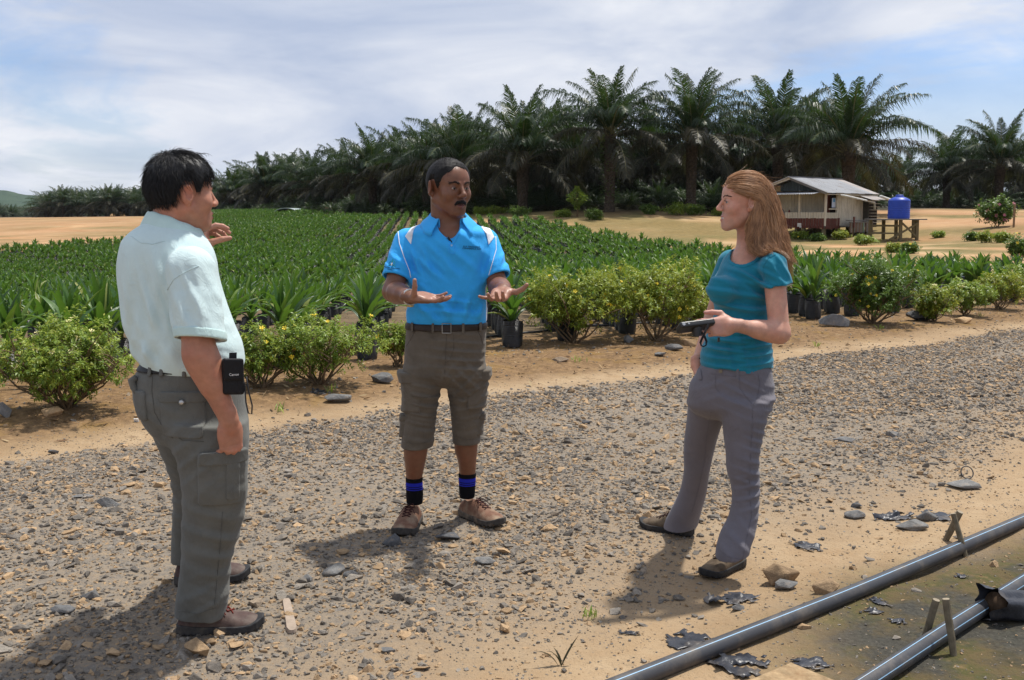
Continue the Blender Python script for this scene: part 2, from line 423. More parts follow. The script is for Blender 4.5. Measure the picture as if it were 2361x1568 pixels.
    for nm, sel in (('ground', ~is_road), ('gravel_road', is_road)):
        f = F[sel]; used = np.unique(f); rem = np.full(len(V), -1); rem[used] = np.arange(len(used))
        o = obj(nm, mesh(nm, V[used], rem[f], mat, True, fattr={k: a[used] for k, a in AT.items()}))
        tag(o, kind='structure')
    tag(bpy.data.objects['ground'], 'bare sandy soil and verge spreading out to the palm forest')
    tag(bpy.data.objects['gravel_road'], 'gravel road of crushed grey stone running diagonally past the people')
build_ground()

# ------------------------------------------------------------------ geometry-node scatter for what cannot be counted
def hidden_collection(name, objs):
    c = bpy.data.collections.new(name)
    for o in objs:
        c.objects.link(o); COL.objects.unlink(o)
    return c
def scatter(name, P, R, S, idx, objs, label, kind='stuff'):
    me = bpy.data.meshes.new(name); P = np.asarray(P, np.float32); n = len(P)
    me.vertices.add(n); me.vertices.foreach_set('co', P.ravel())
    a = me.attributes.new('rot', 'FLOAT_VECTOR', 'POINT'); a.data.foreach_set('vector', np.asarray(R, np.float32).ravel())
    a = me.attributes.new('scl', 'FLOAT_VECTOR', 'POINT'); a.data.foreach_set('vector', np.asarray(S, np.float32).ravel())
    a = me.attributes.new('idx', 'INT', 'POINT'); a.data.foreach_set('value', np.asarray(idx, np.int32))
    o = obj(name, me)
    coll = hidden_collection(name+'_pieces', objs)
    ng = bpy.data.node_groups.new(name+'_scatter', 'GeometryNodeTree')
    ng.interface.new_socket('Geometry', in_out='INPUT', socket_type='NodeSocketGeometry')
    ng.interface.new_socket('Geometry', in_out='OUTPUT', socket_type='NodeSocketGeometry')
    N, L = ng.nodes, ng.links
    gi = N.new('NodeGroupInput'); go = N.new('NodeGroupOutput')
    ci = N.new('GeometryNodeCollectionInfo'); ci.inputs['Collection'].default_value = coll
    ci.inputs['Separate Children'].default_value = True; ci.inputs['Reset Children'].default_value = True
    ip = N.new('GeometryNodeInstanceOnPoints'); ip.inputs['Pick Instance'].default_value = True
    def na(nm, ty):
        n = N.new('GeometryNodeInputNamedAttribute'); n.data_type = ty; n.inputs['Name'].default_value = nm
        return [s for s in n.outputs if s.enabled and s.name == 'Attribute'][0]
    L.new(gi.outputs[0], ip.inputs['Points']); L.new(ci.outputs[0], ip.inputs['Instance'])
    L.new(na('rot', 'FLOAT_VECTOR'), ip.inputs['Rotation']); L.new(na('scl', 'FLOAT_VECTOR'), ip.inputs['Scale'])
    L.new(na('idx', 'INT'), ip.inputs['Instance Index']); L.new(ip.outputs[0], go.inputs[0])
    md = o.modifiers.new('scatter', 'NODES'); md.node_group = ng
    return tag(o, label, kind=kind)

# ------------------------------------------------------------------ stone
def stone_mat(name, lo, hi, tan, tanfrac):
    M = NM(name); c = M.coord(); r = M.rnd()
    base = M.ramp(r, [(0.0, lo), (0.35, tuple(0.5*(a+b) for a, b in zip(lo, hi))), (1-tanfrac-0.02, hi), (1-tanfrac+0.02, tan), (1.0, tuple(x*1.35 for x in tan))])
    f = M.noise(c, 3.0, 6, 0.65)
    col = M.mix(1.0, base, M.ramp(f, [(0.25, 0.62), (0.75, 1.3)]), 'MULTIPLY')
    col = M.mix(M.ramp(M.noise(c, 1.6, 5, 0.7), [(0.55, 0), (0.75, 0.45)]), col, (0.36, 0.235, 0.12))
    return M.done(M.pbsdf(col, 0.95, 0.08, M.bump(M.noise(c, 7, 5, 0.7), 0.4, 0.06)))
STONE = stone_mat('grey_stone', (0.135, 0.120, 0.104), (0.31, 0.275, 0.232), (0.37, 0.255, 0.15), 0.34)
STONE_BIG = stone_mat('weathered_stone', (0.11, 0.112, 0.118), (0.23, 0.225, 0.215), (0.28, 0.19, 0.11), 0.15)
def stone_mesh(name, seed, n=13, flat=0.5, mat=STONE, smooth=False, bev=0.0):
    rr = random.Random(seed); bm = bmesh.new()
    for _ in range(n):
        v = Vector((rr.gauss(0, 1), rr.gauss(0, 1), rr.gauss(0, 1))).normalized()
        k = rr.uniform(0.8, 1.0)
        bm.verts.new((v.x*k, v.y*k*rr.uniform(0.6, 0.85), v.z*k*flat))
    bmesh.ops.convex_hull(bm, input=bm.verts)
    bmesh.ops.delete(bm, geom=[v for v in bm.verts if not v.link_faces], context='VERTS')
    if bev:
        bmesh.ops.bevel(bm, geom=list(bm.edges), offset=bev, segments=1, affect='EDGES', clamp_overlap=True)
    me = bpy.data.meshes.new(name); bm.to_mesh(me); bm.free(); me.materials.append(mat)
    return me
def build_gravel():
    rs = np.random.RandomState(4)
    def put(dens, x0, x1, y0, y1, keep, smin, smax, pw):
        n = int(dens*(x1-x0)*(y1-y0)); x = rs.uniform(x0, x1, n); y = rs.uniform(y0, y1, n)
        vis = (np.abs(x) < 0.60*y+0.6)
        k = vis & (rs.rand(n) < keep(x, y)); x, y = x[k], y[k]
        u = rs.rand(len(x)); sz = smin*(smax/smin)**(u**pw)
        return x, y, sz
    def road_keep(x, y):
        g = zones(x, y)[0]; tr = 1-.38*np.exp(-((road_s(x, y)-4.15)/.22)**2)-.38*np.exp(-((road_s(x, y)-5.55)/.22)**2); return tr*g**1.3*(0.55+0.9*(fbm2(x*1.1, y*1.1, 3, 77)+0.35)).clip(0.25, 1)
    def edge_keep(x, y):
        g, moss, lit, clay, fld = zones(x, y)
        cl = (fbm2(x*1.7, y*1.7, 3, 88)+0.25).clip(0, 1)
        return (1-0.7*g)*(0.25+0.75*cl)*(1-0.75*sstep(10.5, 12, road_s(x, y)))
    sets = [put(6200, -3.2, 6, 2.6, 7.5, road_keep, 0.003, 0.019, 1.7), put(2300, -4.5, 10, 7.5, 15, road_keep, 0.007, 0.026, 1.5),
            put(230, -4, 10, 2.6, 14, road_keep, 0.018, 0.042, 1.8), 
            put(1900, -3.2, 6, 2.6, 7.5, edge_keep, 0.0025, 0.011, 1.9), put(220, -6, 11, 7.5, 17, edge_keep, 0.006, 0.024, 2.0),
            put(14, -6, 11, 2.8, 17, edge_keep, 0.02, 0.04, 2.0)]
    x = np.concatenate([a[0] for a in sets]); y = np.concatenate([a[1] for a in sets]); sz = np.concatenate([a[2] for a in sets])
    z = H(x, y)+sz*rs.uniform(-0.02, 0.20, len(x)); n = len(x)
    R = np.stack([rs.normal(0, 0.20, n), rs.normal(0, 0.20, n), rs.uniform(0, 6.28, n)], 1)
    S = sz[:, None]*np.stack([rs.uniform(0.8, 1.3, n), rs.uniform(0.7, 1.1, n), rs.uniform(0.6, 1.15, n)], 1)
    objs = [obj('gravel_piece', stone_mesh('gravel_piece', 100+i, 11, (0.45, 0.6, 0.75)[i % 3])) for i in range(12)]
    scatter('gravel', np.stack([x, y, z], 1), R, S, rs.randint(0, 12, n), objs, 'loose crushed grey and tan gravel covering the road')
    print('gravel', n)
build_gravel()

# ================================================================== plants
def green(name, stops, rough=0.4, spec=0.5, trans=0.25, tcol=(0.16, 0.30, 0.03), pleat=0, hue=0.03):
    M = NM(name); c = M.coord()
    r = M.attr('rnd'); o = M.rnd()
    f = M.math('FRACT', M.math('ADD', r, o))
    col = M.ramp(f, stops)
    col = M.mix(0.6, col, M.ramp(M.noise(c, 4, 4, 0.6), [(0.3, 0.6), (0.7, 1.35)]), 'MULTIPLY')
    nb = None
    if pleat:
        uvn = M.coord('UV')
        nb = M.bump(M.wave(uvn, pleat, 0, 0, 'X'), 0.35, 0.01)
    return M.leafy(col, rough, spec, nb, trans, tcol)
SEED_LEAF = green('seedling_leaf', [(0, (0.022, 0.060, 0.015)), (0.5, (0.040, 0.105, 0.021)), (0.80, (0.085, 0.175, 0.030)), (0.93, (0.14, 0.23, 0.035)), (1, (0.27, 0.26, 0.06))], 0.34, 0.5, 0.22, (0.16, 0.34, 0.03), pleat=2.6)
PALM_LEAF = green('palm_leaflet', [(0, (0.010, 0.022, 0.008)), (0.5, (0.018, 0.036, 0.012)), (1, (0.034, 0.060, 0.017))], 0.40, 0.32, 0.18, (0.08, 0.15, 0.02))
PALM_OLD = green('old_palm_leaflet', [(0, (0.014, 0.018, 0.009)), (0.5, (0.028, 0.028, 0.014)), (1, (0.055, 0.044, 0.024))], 0.5, 0.25, 0.15, (0.10, 0.10, 0.03))
BUSH_LEAF = green('shrub_leaf', [(0, (0.11, 0.19, 0.03)), (0.55, (0.21, 0.31, 0.048)), (0.9, (0.33, 0.39, 0.06)), (1, (0.42, 0.40, 0.08))], 0.45, 0.4, 0.3, (0.28, 0.38, 0.05))
BUSH_YELLOW = green('sunburnt_shrub_leaf', [(0, (0.12, 0.19, 0.028)), (0.5, (0.24, 0.32, 0.042)), (0.85, (0.38, 0.41, 0.055)), (1, (0.52, 0.46, 0.075))], 0.45, 0.4, 0.3, (0.36, 0.40, 0.05))
BUSH_DARK = green('dark_shrub_leaf', [(0, (0.05, 0.10, 0.02)), (0.55, (0.11, 0.19, 0.035)), (1, (0.19, 0.27, 0.05))], 0.45, 0.4, 0.25, (0.16, 0.26, 0.04))
TWIG = plain('twig_bark', (0.16, 0.11, 0.065), 0.85, 0.2, var=0.4, scale=40)
BARK = plain('palm_bark', (0.075, 0.058, 0.042), 0.95, 0.15, var=0.5, scale=6, bump=0.6, bscale=14)
RACHIS = plain('palm_rachis', (0.17, 0.155, 0.065), 0.6, 0.3, var=0.3, scale=5)
PETAL = plain('yellow_petal', (0.80, 0.60, 0.05), 0.6, 0.25, var=0.12, scale=40)
PETAL_PALE = plain('pale_yellow_petal', (0.80, 0.72, 0.36), 0.6, 0.25, var=0.12, scale=40)
PETAL_PINK = plain('pink_petal', (0.62, 0.22, 0.28), 0.6, 0.25, var=0.2, scale=30)
def bag_mat():
    M = NM('black_polybag'); c = M.coord()
    w = M.wave(M.map(c, (2, 2, 26)), 1.0, 7, 3, 'Z')
    col = M.mix(M.ramp(M.noise(c, 7, 5, 0.7), [(0.5, 0), (0.8, 0.5)]), (0.016, 0.017, 0.020), (0.10, 0.080, 0.058))
    return M.done(M.pbsdf(col, 0.36, 0.5, M.bump(w, 0.55, 0.012)))
BAG = bag_mat()
POTSOIL = plain('pot_soil', (0.07, 0.045, 0.028), 0.95, 0.1, var=0.4, scale=30)

def blade(L, W, th0, th1, nseg=7, fold=0.28, split=False, base=0.25, pw=0.75):
    """one arching lance-shaped leaf growing from the origin, leaning to +x"""
    V, UV, F = [], [], []; p = np.array([0., 0, 0]); ds = L/nseg
    for i in range(nseg+1):
        t = i/nseg; th = th0+(th1-th0)*t**1.4
        w = W*max(0.02, (base+(1-base)*math.sin(PI*min(1, t**pw*1.0))) if t < 0.55 else math.sin(PI*t**pw)**0.9)
        if i == nseg: w = W*0.03
        n = np.array([-math.cos(th), 0, math.sin(th)])
        for sgn in (-1, 0, 1):
            q = p+np.array([0, sgn*w*0.5, 0])+n*(abs(sgn)*w*fold); V.append(q); UV.append((0.5+0.5*sgn, t))
        p = p+np.array([math.sin(th), 0, math.cos(th)])*ds
    for i in range(nseg):
        for k in (0, 1):
            a = i*3+k; F.append((a, a+1, a+4, a+3))
    return np.array(V), F, UV
def rotz(V, a):
    c, s = math.cos(a), math.sin(a); return V @ np.array([[c, s, 0], [-s, c, 0], [0, 0, 1]])
class Leaves:
    def __init__(s): s.V = []; s.F = []; s.UV = []; s.r = []; s.n = 0
    def add(s, V, F, UV, r):
        s.V.append(V); s.F += [tuple(i+s.n for i in f) for f in F]; s.UV += list(UV); s.r += [r]*len(F); s.n += len(V)
    def mesh(s, name, mat): return mesh(name, np.concatenate(s.V), s.F, mat, True, uv=s.UV, fattr={'rnd': s.r})

# ------------------------------------------------------------------ potted oil palm seedlings
BAG_H = 0.30
def bag_mesh(seed, n=22, k=9):
    rr = random.Random(seed); V = []; F = []
    ph = [rr.uniform(0, 6.28) for _ in range(4)]
    for i in range(k+1):
        t = i/k; z = BAG_H*t
        for j in range(n):
            a = 2*PI*j/n
            r = 0.118*(0.93+0.10*math.sin(PI*min(1, t*0.95)))+0.004*math.sin(3*a+ph[0]+4*t)+0.003*math.sin(7*a+ph[1]-9*t)+rr.uniform(-0.002, 0.002)
            if i == 0: r *= 0.9
            zz = z+(0.012*math.sin(2*a+ph[2])+0.006*math.sin(5*a+ph[3]) if i == k else 0)
            V.append((r*math.cos(a), r*math.sin(a), zz))
    for i in range(k):
        for j in range(n): F.append((i*n+j, i*n+(j+1) % n, (i+1)*n+(j+1) % n, (i+1)*n+j))
    b = len(V)
    for j in range(n): a = 2*PI*j/n; V.append((0.108*math.cos(a), 0.108*math.sin(a), BAG_H*0.9))
    V.append((0, 0, BAG_H*0.93)); fm = [0]*len(F)
    for j in range(n): F.append((b+j, b+(j+1) % n, b+n)); fm.append(1)
    return mesh('polybag', V, F, None, True, mats=[BAG, POTSOIL], fmat=fm)
def leaf_plan(rr, n=13):
    """(azimuth, length, width, start lean, end lean, height on the stem)"""
    out = []
    for i in range(n):
        t = i/(n-1)                           # 0 inner spear .. 1 outer
        out.append((i*2.4+rr.uniform(-0.3, 0.3), rr.uniform(0.33, 0.46)*(0.85+0.5*math.sin(PI*(0.25+0.6*t))), rr.uniform(0.058, 0.080),
                    0.06+0.62*t+rr.uniform(-0.08, 0.12), 0.35+1.95*t+rr.uniform(-0.3, 0.25), 0.10*(1-t)))
    return out
def build_field():
    rs = np.random.RandomState(12); rr = random.Random(5)
    bags = [bag_mesh(i) for i in range(4)]
    plans = [leaf_plan(random.Random(50+i), 12+i % 4) for i in range(8)]
    blades = {}
    def whole(plan, name, seg, tall, wide=1.15):
        Lv = Leaves()
        for (az, L, W, a, b, hz) in plan:
            V, F, UV = blade(L*tall, W*wide, a, b, seg); V = rotz(V, az)+np.array([0, 0, BAG_H*0.92+hz]); Lv.add(V, F, UV, rr.random())
        return Lv.mesh(name, SEED_LEAF)
    near_fol = [whole(p, 'foliage', 6, 1.0) for p in plans]
    # the planting grid: rows along the road and rows running straight up the slope
    a1 = np.array((0.8, 0.6))*0.88; a2 = np.array((math.cos(rad(94.2)), math.sin(rad(94.2))))*0.44
    I, J = np.meshgrid(np.arange(-420, 420), np.arange(-20, 420))
    P = I.ravel()[:, None]*a1+J.ravel()[:, None]*a2+np.array((-0.05, 11.15))
    x, y = P[:, 0], P[:, 1]
    s = road_s(x, y)
    inside = in_poly(x, y, FIELD)
    t = road_t(x, y)
    keep = inside & (s > 8.86) & (np.abs(x) < 0.56*y+2.5) & (y > 4)
    # a bare lane between beds
    keep &= ~((rs.rand(len(x)) < 0.02) & (y < 40))
    x, y = x[keep], y[keep]; n = len(x)
    jit = 0.035; x = x+rs.normal(0, jit, n); y = y+rs.normal(0, jit, n)
    z = H(x, y); d = np.hypot(x, y); order = np.argsort(d)
    x, y, z = x[order], y[order], z[order]
    NEAR, LEAFY = 300, 30
    def size(x, y):
        b = np.interp(road_s(x, y), [9.2, 10.6, 12], [1.0, .84, .70]); w = .95*sstep(10.5, 14, road_t(x, y)); return b*(1-w)+1.0*w
    grp = 'potted oil palm seedlings at the front of the nursery beds'
    leafs = [mesh('leaf', *(lambda q: (q[0], q[1]))(blade(1.0, 0.15, 0.06+0.5*k/5, 0.25+1.75*k/5, 7)), SEED_LEAF, True, uv=blade(1.0, 0.15, 0, 0, 7)[2]) for k in range(6)]
    vis_named = 0
    for i in range(min(NEAR, n)):
        e = empty('palm_seedling', (x[i], y[i], z[i]-0.01)); e.rotation_euler = (0, 0, rr.uniform(0, 6.28))
        sb = float(size(x[i], y[i])); sc = rr.uniform(0.86, 1.08); e.scale = (sb, sb, sb)
        b = obj('polybag', bags[i % 4], e, rot=(rr.gauss(0, 0.03), rr.gauss(0, 0.03), rr.uniform(0, 6.28)), scale=(lambda q: (q, q, q*1.02))(rr.uniform(0.86, 0.96)))
        if i < LEAFY:
            st = MB(); st.tube([(0, 0, BAG_H*0.85), (0, 0, BAG_H+0.05), (0, 0, BAG_H+0.13)], [0.022, 0.018, 0.006], 7)
            st.obj('stem', SEED_LEAF, e, True)
            for j, (az, L, W, a, bb, hz) in enumerate(plans[i % 8]):
                k = min(5, int(6*j/len(plans[i % 8])))
                obj('leaf', leafs[k], e, (0, 0, BAG_H*0.92+hz), (0, 0, az+rr.uniform(-0.15, 0.15)), (L*sc, W/0.15*sc*1.2, L*sc))
        else:
            obj('foliage', near_fol[i % 8], e, rot=(0, 0, 0), scale=(sc, sc, sc*rr.uniform(0.9, 1.1)))
        tag(e, 'young oil palm with arching glossy leaves in a black polybag near the road', 'seedling', grp)
    far = [obj('seedling_piece', whole(p[:10], 'far_foliage', 4, 0.80, 1.85)) for p in plans[:6]]
    fb = []
    for k, o in enumerate(far):                # a bag under each far plant, one mesh with two materials
        me = o.data; V = [v.co[:] for v in me.vertices]; F = [tuple(p.vertices) for p in me.polygons]
        UV = [(0, 0)]*len(V)
        for lp in me.loops: UV[lp.vertex_index] = tuple(me.uv_layers[0].data[lp.index].uv)
        r = [a.value for a in me.attributes['rnd'].data]; fm = [0]*len(F); b = len(V)
        for zz, q in ((0, 0.11), (BAG_H, 0.125)):
            for j in range(9): V.append((q*math.cos(j*2*PI/9), q*math.sin(j*2*PI/9), zz)); UV.append((0, 0))
        for j in range(9): F.append((b+j, b+(j+1) % 9, b+9+(j+1) % 9, b+9+j)); fm.append(1); r.append(0)
        F.append(tuple(range(b+9, b+18))); fm.append(1); r.append(0)
        o.data = mesh('far_seedling', V, F, None, True, uv=UV, fattr={'rnd': r}, mats=[SEED_LEAF, BAG], fmat=fm)
    m = n-NEAR
    S = (rs.uniform(0.60, 1.02, m)*size(x[NEAR:], y[NEAR:]))[:, None]*np.ones((1, 3))
    R = np.stack([rs.normal(0, .07, m), rs.normal(0, .07, m), rs.uniform(0, 6.28, m)], 1)
    scatter('seedling_beds', np.stack([x[NEAR:], y[NEAR:], z[NEAR:]], 1), R, S, rs.randint(0, 6, m), far, 'rows of potted oil palm seedlings filling the nursery field up to the palms')
    print('seedlings', n)
build_field()

# ------------------------------------------------------------------ oil palms
def frond_mesh(name, seed, L, th0, th1, mat, nl=56, lw=0.055, ll=1.0, droop=0.72, nseg=10):
    """one feather frond leaning to +x"""
    rr = random.Random(seed); P = []; T = []; p = np.array([0., 0, 0]); ds = L/nseg
    side = rr.uniform(-0.12, 0.12)
    for i in range(nseg+1):
        t = i/nseg; th = th0+(th1-th0)*t**1.25
        P.append(p.copy()); d = np.array([math.sin(th), side*t, math.cos(th)]); T.append(d/np.linalg.norm(d)); p = p+T[-1]*ds
    P = np.array(P); T = np.array(T); V, F, r, fm = [], [], [], []
    for i in range(nseg+1):                  # rachis: triangular section
        w = 0.055*(1-i/nseg)+0.008; nrm = np.cross(T[i], [0, 1, 0]); 
        for q in ((0, -w, 0), (0, w, 0)): V.append(P[i]+np.array(q))
        V.append(P[i]+nrm*(w*0.9)*(-1))
    for i in range(nseg):
        for k in range(3): a = i*3+k; b = i*3+(k+1) % 3; F.append((a, b, b+3, a+3)); fm.append(1); r.append(0)
    for s in (-1, 1):
        for j in range(nl):
            u = 0.13+0.87*(j+rr.uniform(-0.3, 0.3))/(nl-1); u = min(max(u, 0.1), 0.999); k = min(int(u*nseg), nseg-1); f = u*nseg-k
            b = P[k]*(1-f)+P[k+1]*f; tg = T[k]
            up = np.cross(np.array([0, 1, 0]), tg); up = up/np.linalg.norm(up)
            if up[2] < 0 and abs(tg[2]) < 0.98: up = -up
            ln = ll*(0.45+0.75*math.sin(PI*min(1, 0.12+u*0.86)))*rr.uniform(0.8, 1.1)
            if u > 0.85: ln *= 0.75
            spread = rr.uniform(-0.38, 0.30)    # leaflets stand at uneven angles
            out = np.array([0, s, 0])*math.cos(spread)+up*math.sin(spread)
            fw = 0.45+0.5*u
            d = out+tg*fw; d /= np.linalg.norm(d)
            mid = b+d*ln*0.55; tip = b+d*ln*0.92+np.array([0, 0, -1])*ln*droop*rr.uniform(0.5, 1.1)
            wv = np.cross(d, up); nn = np.linalg.norm(wv); wv = wv/nn if nn > 1e-3 else tg
            w = lw*rr.uniform(0.8, 1.2); n0 = len(V)
            V += [b-wv*w*0.35, b+wv*w*0.35, mid+wv*w*0.5, mid-wv*w*0.5, tip]
            F += [(n0, n0+1, n0+2, n0+3), (n0+3, n0+2, n0+4)]; fm += [0, 0]; q = rr.random(); r += [q, q]
    return V, F, r, fm
def trunk_mesh(h, seed, r0=0.34):
    rr = random.Random(seed); V, F = [], []; n = 16; k = max(10, int(h*6))
    for i in range(k+1):
        t = i/k; z = h*t-0.15
        for j in range(n):
            a = 2*PI*j/n; boot = 0.075*((i+(j % 2)) % 2)*(0.5+0.6*t)
            r = r0*(1.25-0.35*min(1, t*5))*(1+0.18*t)+boot+rr.uniform(-0.02, 0.03)
            V.append((r*math.cos(a+0.3*i), r*math.sin(a+0.3*i), z))
    for i in range(k):
        for j in range(n): F.append((i*n+j, i*n+(j+1) % n, (i+1)*n+(j+1) % n, (i+1)*n+j))
    F.append(tuple(range(k*n, (k+1)*n)))
    return mesh('trunk', V, F, BARK, False)
CLASSES = [(0.08, 0.75, PALM_LEAF, 4.7), (0.26, 1.45, PALM_LEAF, 5.6), (0.50, 1.95, PALM_LEAF, 5.9), (0.80, 2.25, PALM_LEAF, 5.9), (1.15, 2.5, PALM_OLD, 5.6), (1.60, 2.8, PALM_OLD, 5.0)]
FR_RAW = [[frond_mesh('frond', 10*k+v, L, a, b, mt, 64, 0.066) for v in range(2)] for k, (a, b, mt, L) in enumerate(CLASSES)]
FR_LOW = [[frond_mesh('frond', 10*k+v+300, L, a, b, mt, 30, 0.095, nseg=7) for v in range(2)] for k, (a, b, mt, L) in enumerate(CLASSES)]
FR_ME = [[mesh('frond', r[0], r[1], None, False, fattr={'rnd': r[2]}, mats=[CLASSES[k][2], RACHIS], fmat=r[3]) for r in vs] for k, vs in enumerate(FR_RAW)]
def crown_plan(seed, n=42):
    rr = random.Random(seed); out = []
    cnt = [4, 6, 8, 9, 7, 5]; i = 0
    for k, c in enumerate(cnt):
        for j in range(c):
            out.append((k, rr.randrange(2), i*2.39996+rr.uniform(-0.25, 0.25), rr.uniform(0.85, 1.12), rr.uniform(-0.10, 0.12), 0.10*(5-k))); i += 1
    return out
def joined_crown(seed, low=True):
    VV, FF, R, FM = [], [], [], []; rr = random.Random(seed); n = 0
    for (k, v, az, sc, tilt, hz) in crown_plan(seed):
        V, F, r, fm = (FR_LOW if low else FR_RAW)[k][v]
        A = np.array(V)*sc; c, s_ = math.cos(tilt), math.sin(tilt)
        A = A @ np.array([[c, 0, -s_], [0, 1, 0], [s_, 0, c]]).T
        A = rotz(A, az)+np.array([0.22*math.cos(az), 0.22*math.sin(az), hz])
        q = rr.random(); VV.append(A); FF += [tuple(i+n for i in f) for f in F]; n += len(A)
        R += [(x+q) % 1 for x in r]; FM += [m_ if m_ == 1 else (0 if CLASSES[k][2] is PALM_LEAF else 2) for m_ in fm]
    return mesh('crown', np.concatenate(VV), FF, None, False, fattr={'rnd': R}, mats=[PALM_LEAF, RACHIS, PALM_OLD], fmat=FM)
CROWNS = [joined_crown(900+i) for i in range(5)]
TRUNKS = {h: trunk_mesh(h, int(h*10)) for h in (2.0, 3.0, 4.0, 5.2)}
def heart_mesh():
    m = MB(); m.tube([(0, 0, -0.7), (0, 0, -0.2), (0, 0, 0.25), (0, 0, 0.7)], [0.42, 0.52, 0.34, 0.08], 12); return mesh('crown', m.v, m.f, BARK, True)
HEART = heart_mesh()
def palm(x, y, trunk, size, seed, label, group=None, fronds=True, z=None):
    z = Hs(x, y) if z is None else z
    e = empty('oil_palm', (x, y, z)); e.rotation_euler = (0, 0, seed*1.7 % 6.28)
    h = min(TRUNKS, key=lambda q: abs(q-trunk))
    obj('trunk', TRUNKS[h], e, scale=(size, size, size*trunk/h))
    top = trunk*size
    if fronds:
        c = obj('crown', HEART, e, (0, 0, top), scale=size)
        for (k, v, az, sc, tilt, hz) in crown_plan(seed):
            obj('frond', FR_ME[k][v], c, (0.22*math.cos(az), 0.22*math.sin(az), hz), (0, tilt, az), sc)
    else:
        obj('crown', CROWNS[seed % 5], e, (0, 0, top), (0, 0, seed*2.1), size)
    return tag(e, label, 'palm', group)
def build_palms():
    def p(U, Y, **k):
        d = ray(U, 500); return d.x/d.y*Y, Y
    # (survey column, depth, trunk, size, label)
    front = [(1405, 77, 5.3, 1.0, 'tall oil palm with a vine-wrapped trunk behind the mound, standing above its neighbours'),
             (1592, 78, 5.0, 1.0, 'tall oil palm with a bare slim trunk between the vine-wrapped palm and the stilt house'),
             (1790, 82, 4.6, 1.04, 'oil palm with a broad crown right above the woman with long hair'),
             (1952, 73, 3.9, 1.06, 'huge oil palm with a wide arching crown behind the stilt house roof'),
             (1205, 82, 3.4, 1.12, 'oil palm with long drooping lower fronds just right of the man in bright blue'),
             (1060, 90, 3.4, 1.10, 'oil palm rising behind the head of the man in bright blue'),
             (985, 98, 3.2, 1.08, 'oil palm half hidden behind the head of the man in bright blue'),
             (860, 110, 3.2, 1.08, 'oil palm with a spiky high crown midway between the two men'),
             (715, 136, 3.0, 1.05, 'smaller oil palm left of the spiky-crowned palm along the forest edge'),
             (615, 150, 3.0, 1.05, 'small oil palm with feathery crown second from the head of the man in pale shirt'),
             (535, 168, 2.6, 1.0, 'small oil palm at the forest edge beside the head of the man in pale shirt'),
             (2180, 112, 3.4, 1.0, 'oil palm behind the orange bank beyond the blue water tank'),
             (2300, 104, 3.8, 1.05, 'oil palm behind the flowering shrub at the far right end of the bank')]
    for i, (U, Y, tr, sz, lab) in enumerate(front):
        x, y = p(U, Y); palm(x, y, tr, sz, 40+i, lab)
    grp = 'oil palms crowded behind the front row of the forest'
    second = [(1320, 88, 3.2), (1500, 92, 3.4), (1690, 94, 3.8), (1870, 92, 4.2), (1120, 99, 3.6), (930, 112, 3.6), (800, 128, 3.4), (665, 152, 3.4), (575, 172, 3.2), (1890, 100, 4.8), (1275, 96, 4.4), (2350, 122, 3.8), (2245, 126, 3.2)]
    seen = ['between the drooping-frond palm and the vine-wrapped palm', 'between the vine-wrapped palm and the bare-trunk palm', 'between the bare-trunk palm and the broad crown above the woman', 'between the broad crown above the woman and the huge palm', 'between the head in bright blue and the drooping-frond palm', 'between the spiky-crowned palm and the head in bright blue', 'just left of the spiky-crowned palm', 'left of the smaller palm at the forest edge', 'closest to the head of the man in pale shirt', 'right behind the huge palm by the house', 'left of the vine-wrapped palm, deeper in', 'at the right picture border behind the bank', 'midway between the blue tank and the pink-flowered shrub']
    for i, (U, Y, tr) in enumerate(second):
        x, y = p(U, Y); palm(x, y, tr, 1.03, 70+i, 'second-row oil palm '+seen[i], grp)
    rr = random.Random(8); k = 0
    tlx = [-60, -37, -15, -7, 0, 7, 13, 24, 30, 45, 70]; tly = [205, 160, 120, 104, 97, 93, 93, 92, 118, 128, 120]
    for row in range(4):
        for xx in np.arange(-60, 72, 7.6):
            yy = float(np.interp(xx, tlx, tly))+row*8.2+rr.uniform(-1.2, 1.2); x = float(xx)+(row % 2)*3.8+rr.uniform(-1, 1)
            if abs(x) > 0.56*yy+6: continue
            if 0.36*yy < x < 0.425*yy and row > 1: continue
            palm(x, yy, rr.uniform(2.0, 3.0), 0.92, k, 'oil palm deep in the shaded forest behind the front rows', 'oil palms deep in the forest', False); k += 1
    # the separate plantation far off to the left of the clearing
    for row in range(3):
        for U in np.arange(108, 520, 27 if row else 34):
            Y = 268+row*14+rr.uniform(-4, 4)-0.05*(U-60)
            if U < 100 and row == 0: Y += 20
            x, y = p(U+rr.uniform(-8, 8), Y)
            palm(x, y, rr.uniform(1.8, 3.0)*(1 if U > 120 else 0.8), 1.0, k, 'distant oil palm in the plantation beyond the orange clearing', 'distant oil palms beyond the clearing', False); k += 1
    # far forest that reads as one mass
    rs = np.random.RandomState(3); n = 420
    U = rs.uniform(-150, 420, n); Y = rs.uniform(420, 900, n); x = np.array([ray(u, 500).x/ray(u, 500).y for u in U])*Y
    z = np.full(n, -1.5)+rs.uniform(0, 1, n)
    objs = [obj('far_crown', CROWNS[i]) for i in range(3)]
    scatter('distant_palm_forest', np.stack([x, Y, z+0.5], 1), np.stack([np.zeros(n), np.zeros(n), rs.uniform(0, 6, n)], 1), np.full((n, 3), 1.15), rs.randint(0, 3, n), objs, 'low dark band of far palm forest at the left horizon')
    # shaded undergrowth and hanging dead fronds under the palms
    n = 900; x = rs.uniform(-62, 75, n); base = np.interp(x, tlx, np.array(tly)-14)
    y = base+rs.uniform(0, 1, n)**1.3*48; k2 = (np.abs(x) < 0.6*y); x, y = x[k2], y[k2]; n = len(x)
    objs = [obj('undergrowth_piece', CROWNS[i]) for i in range(3, 5)]
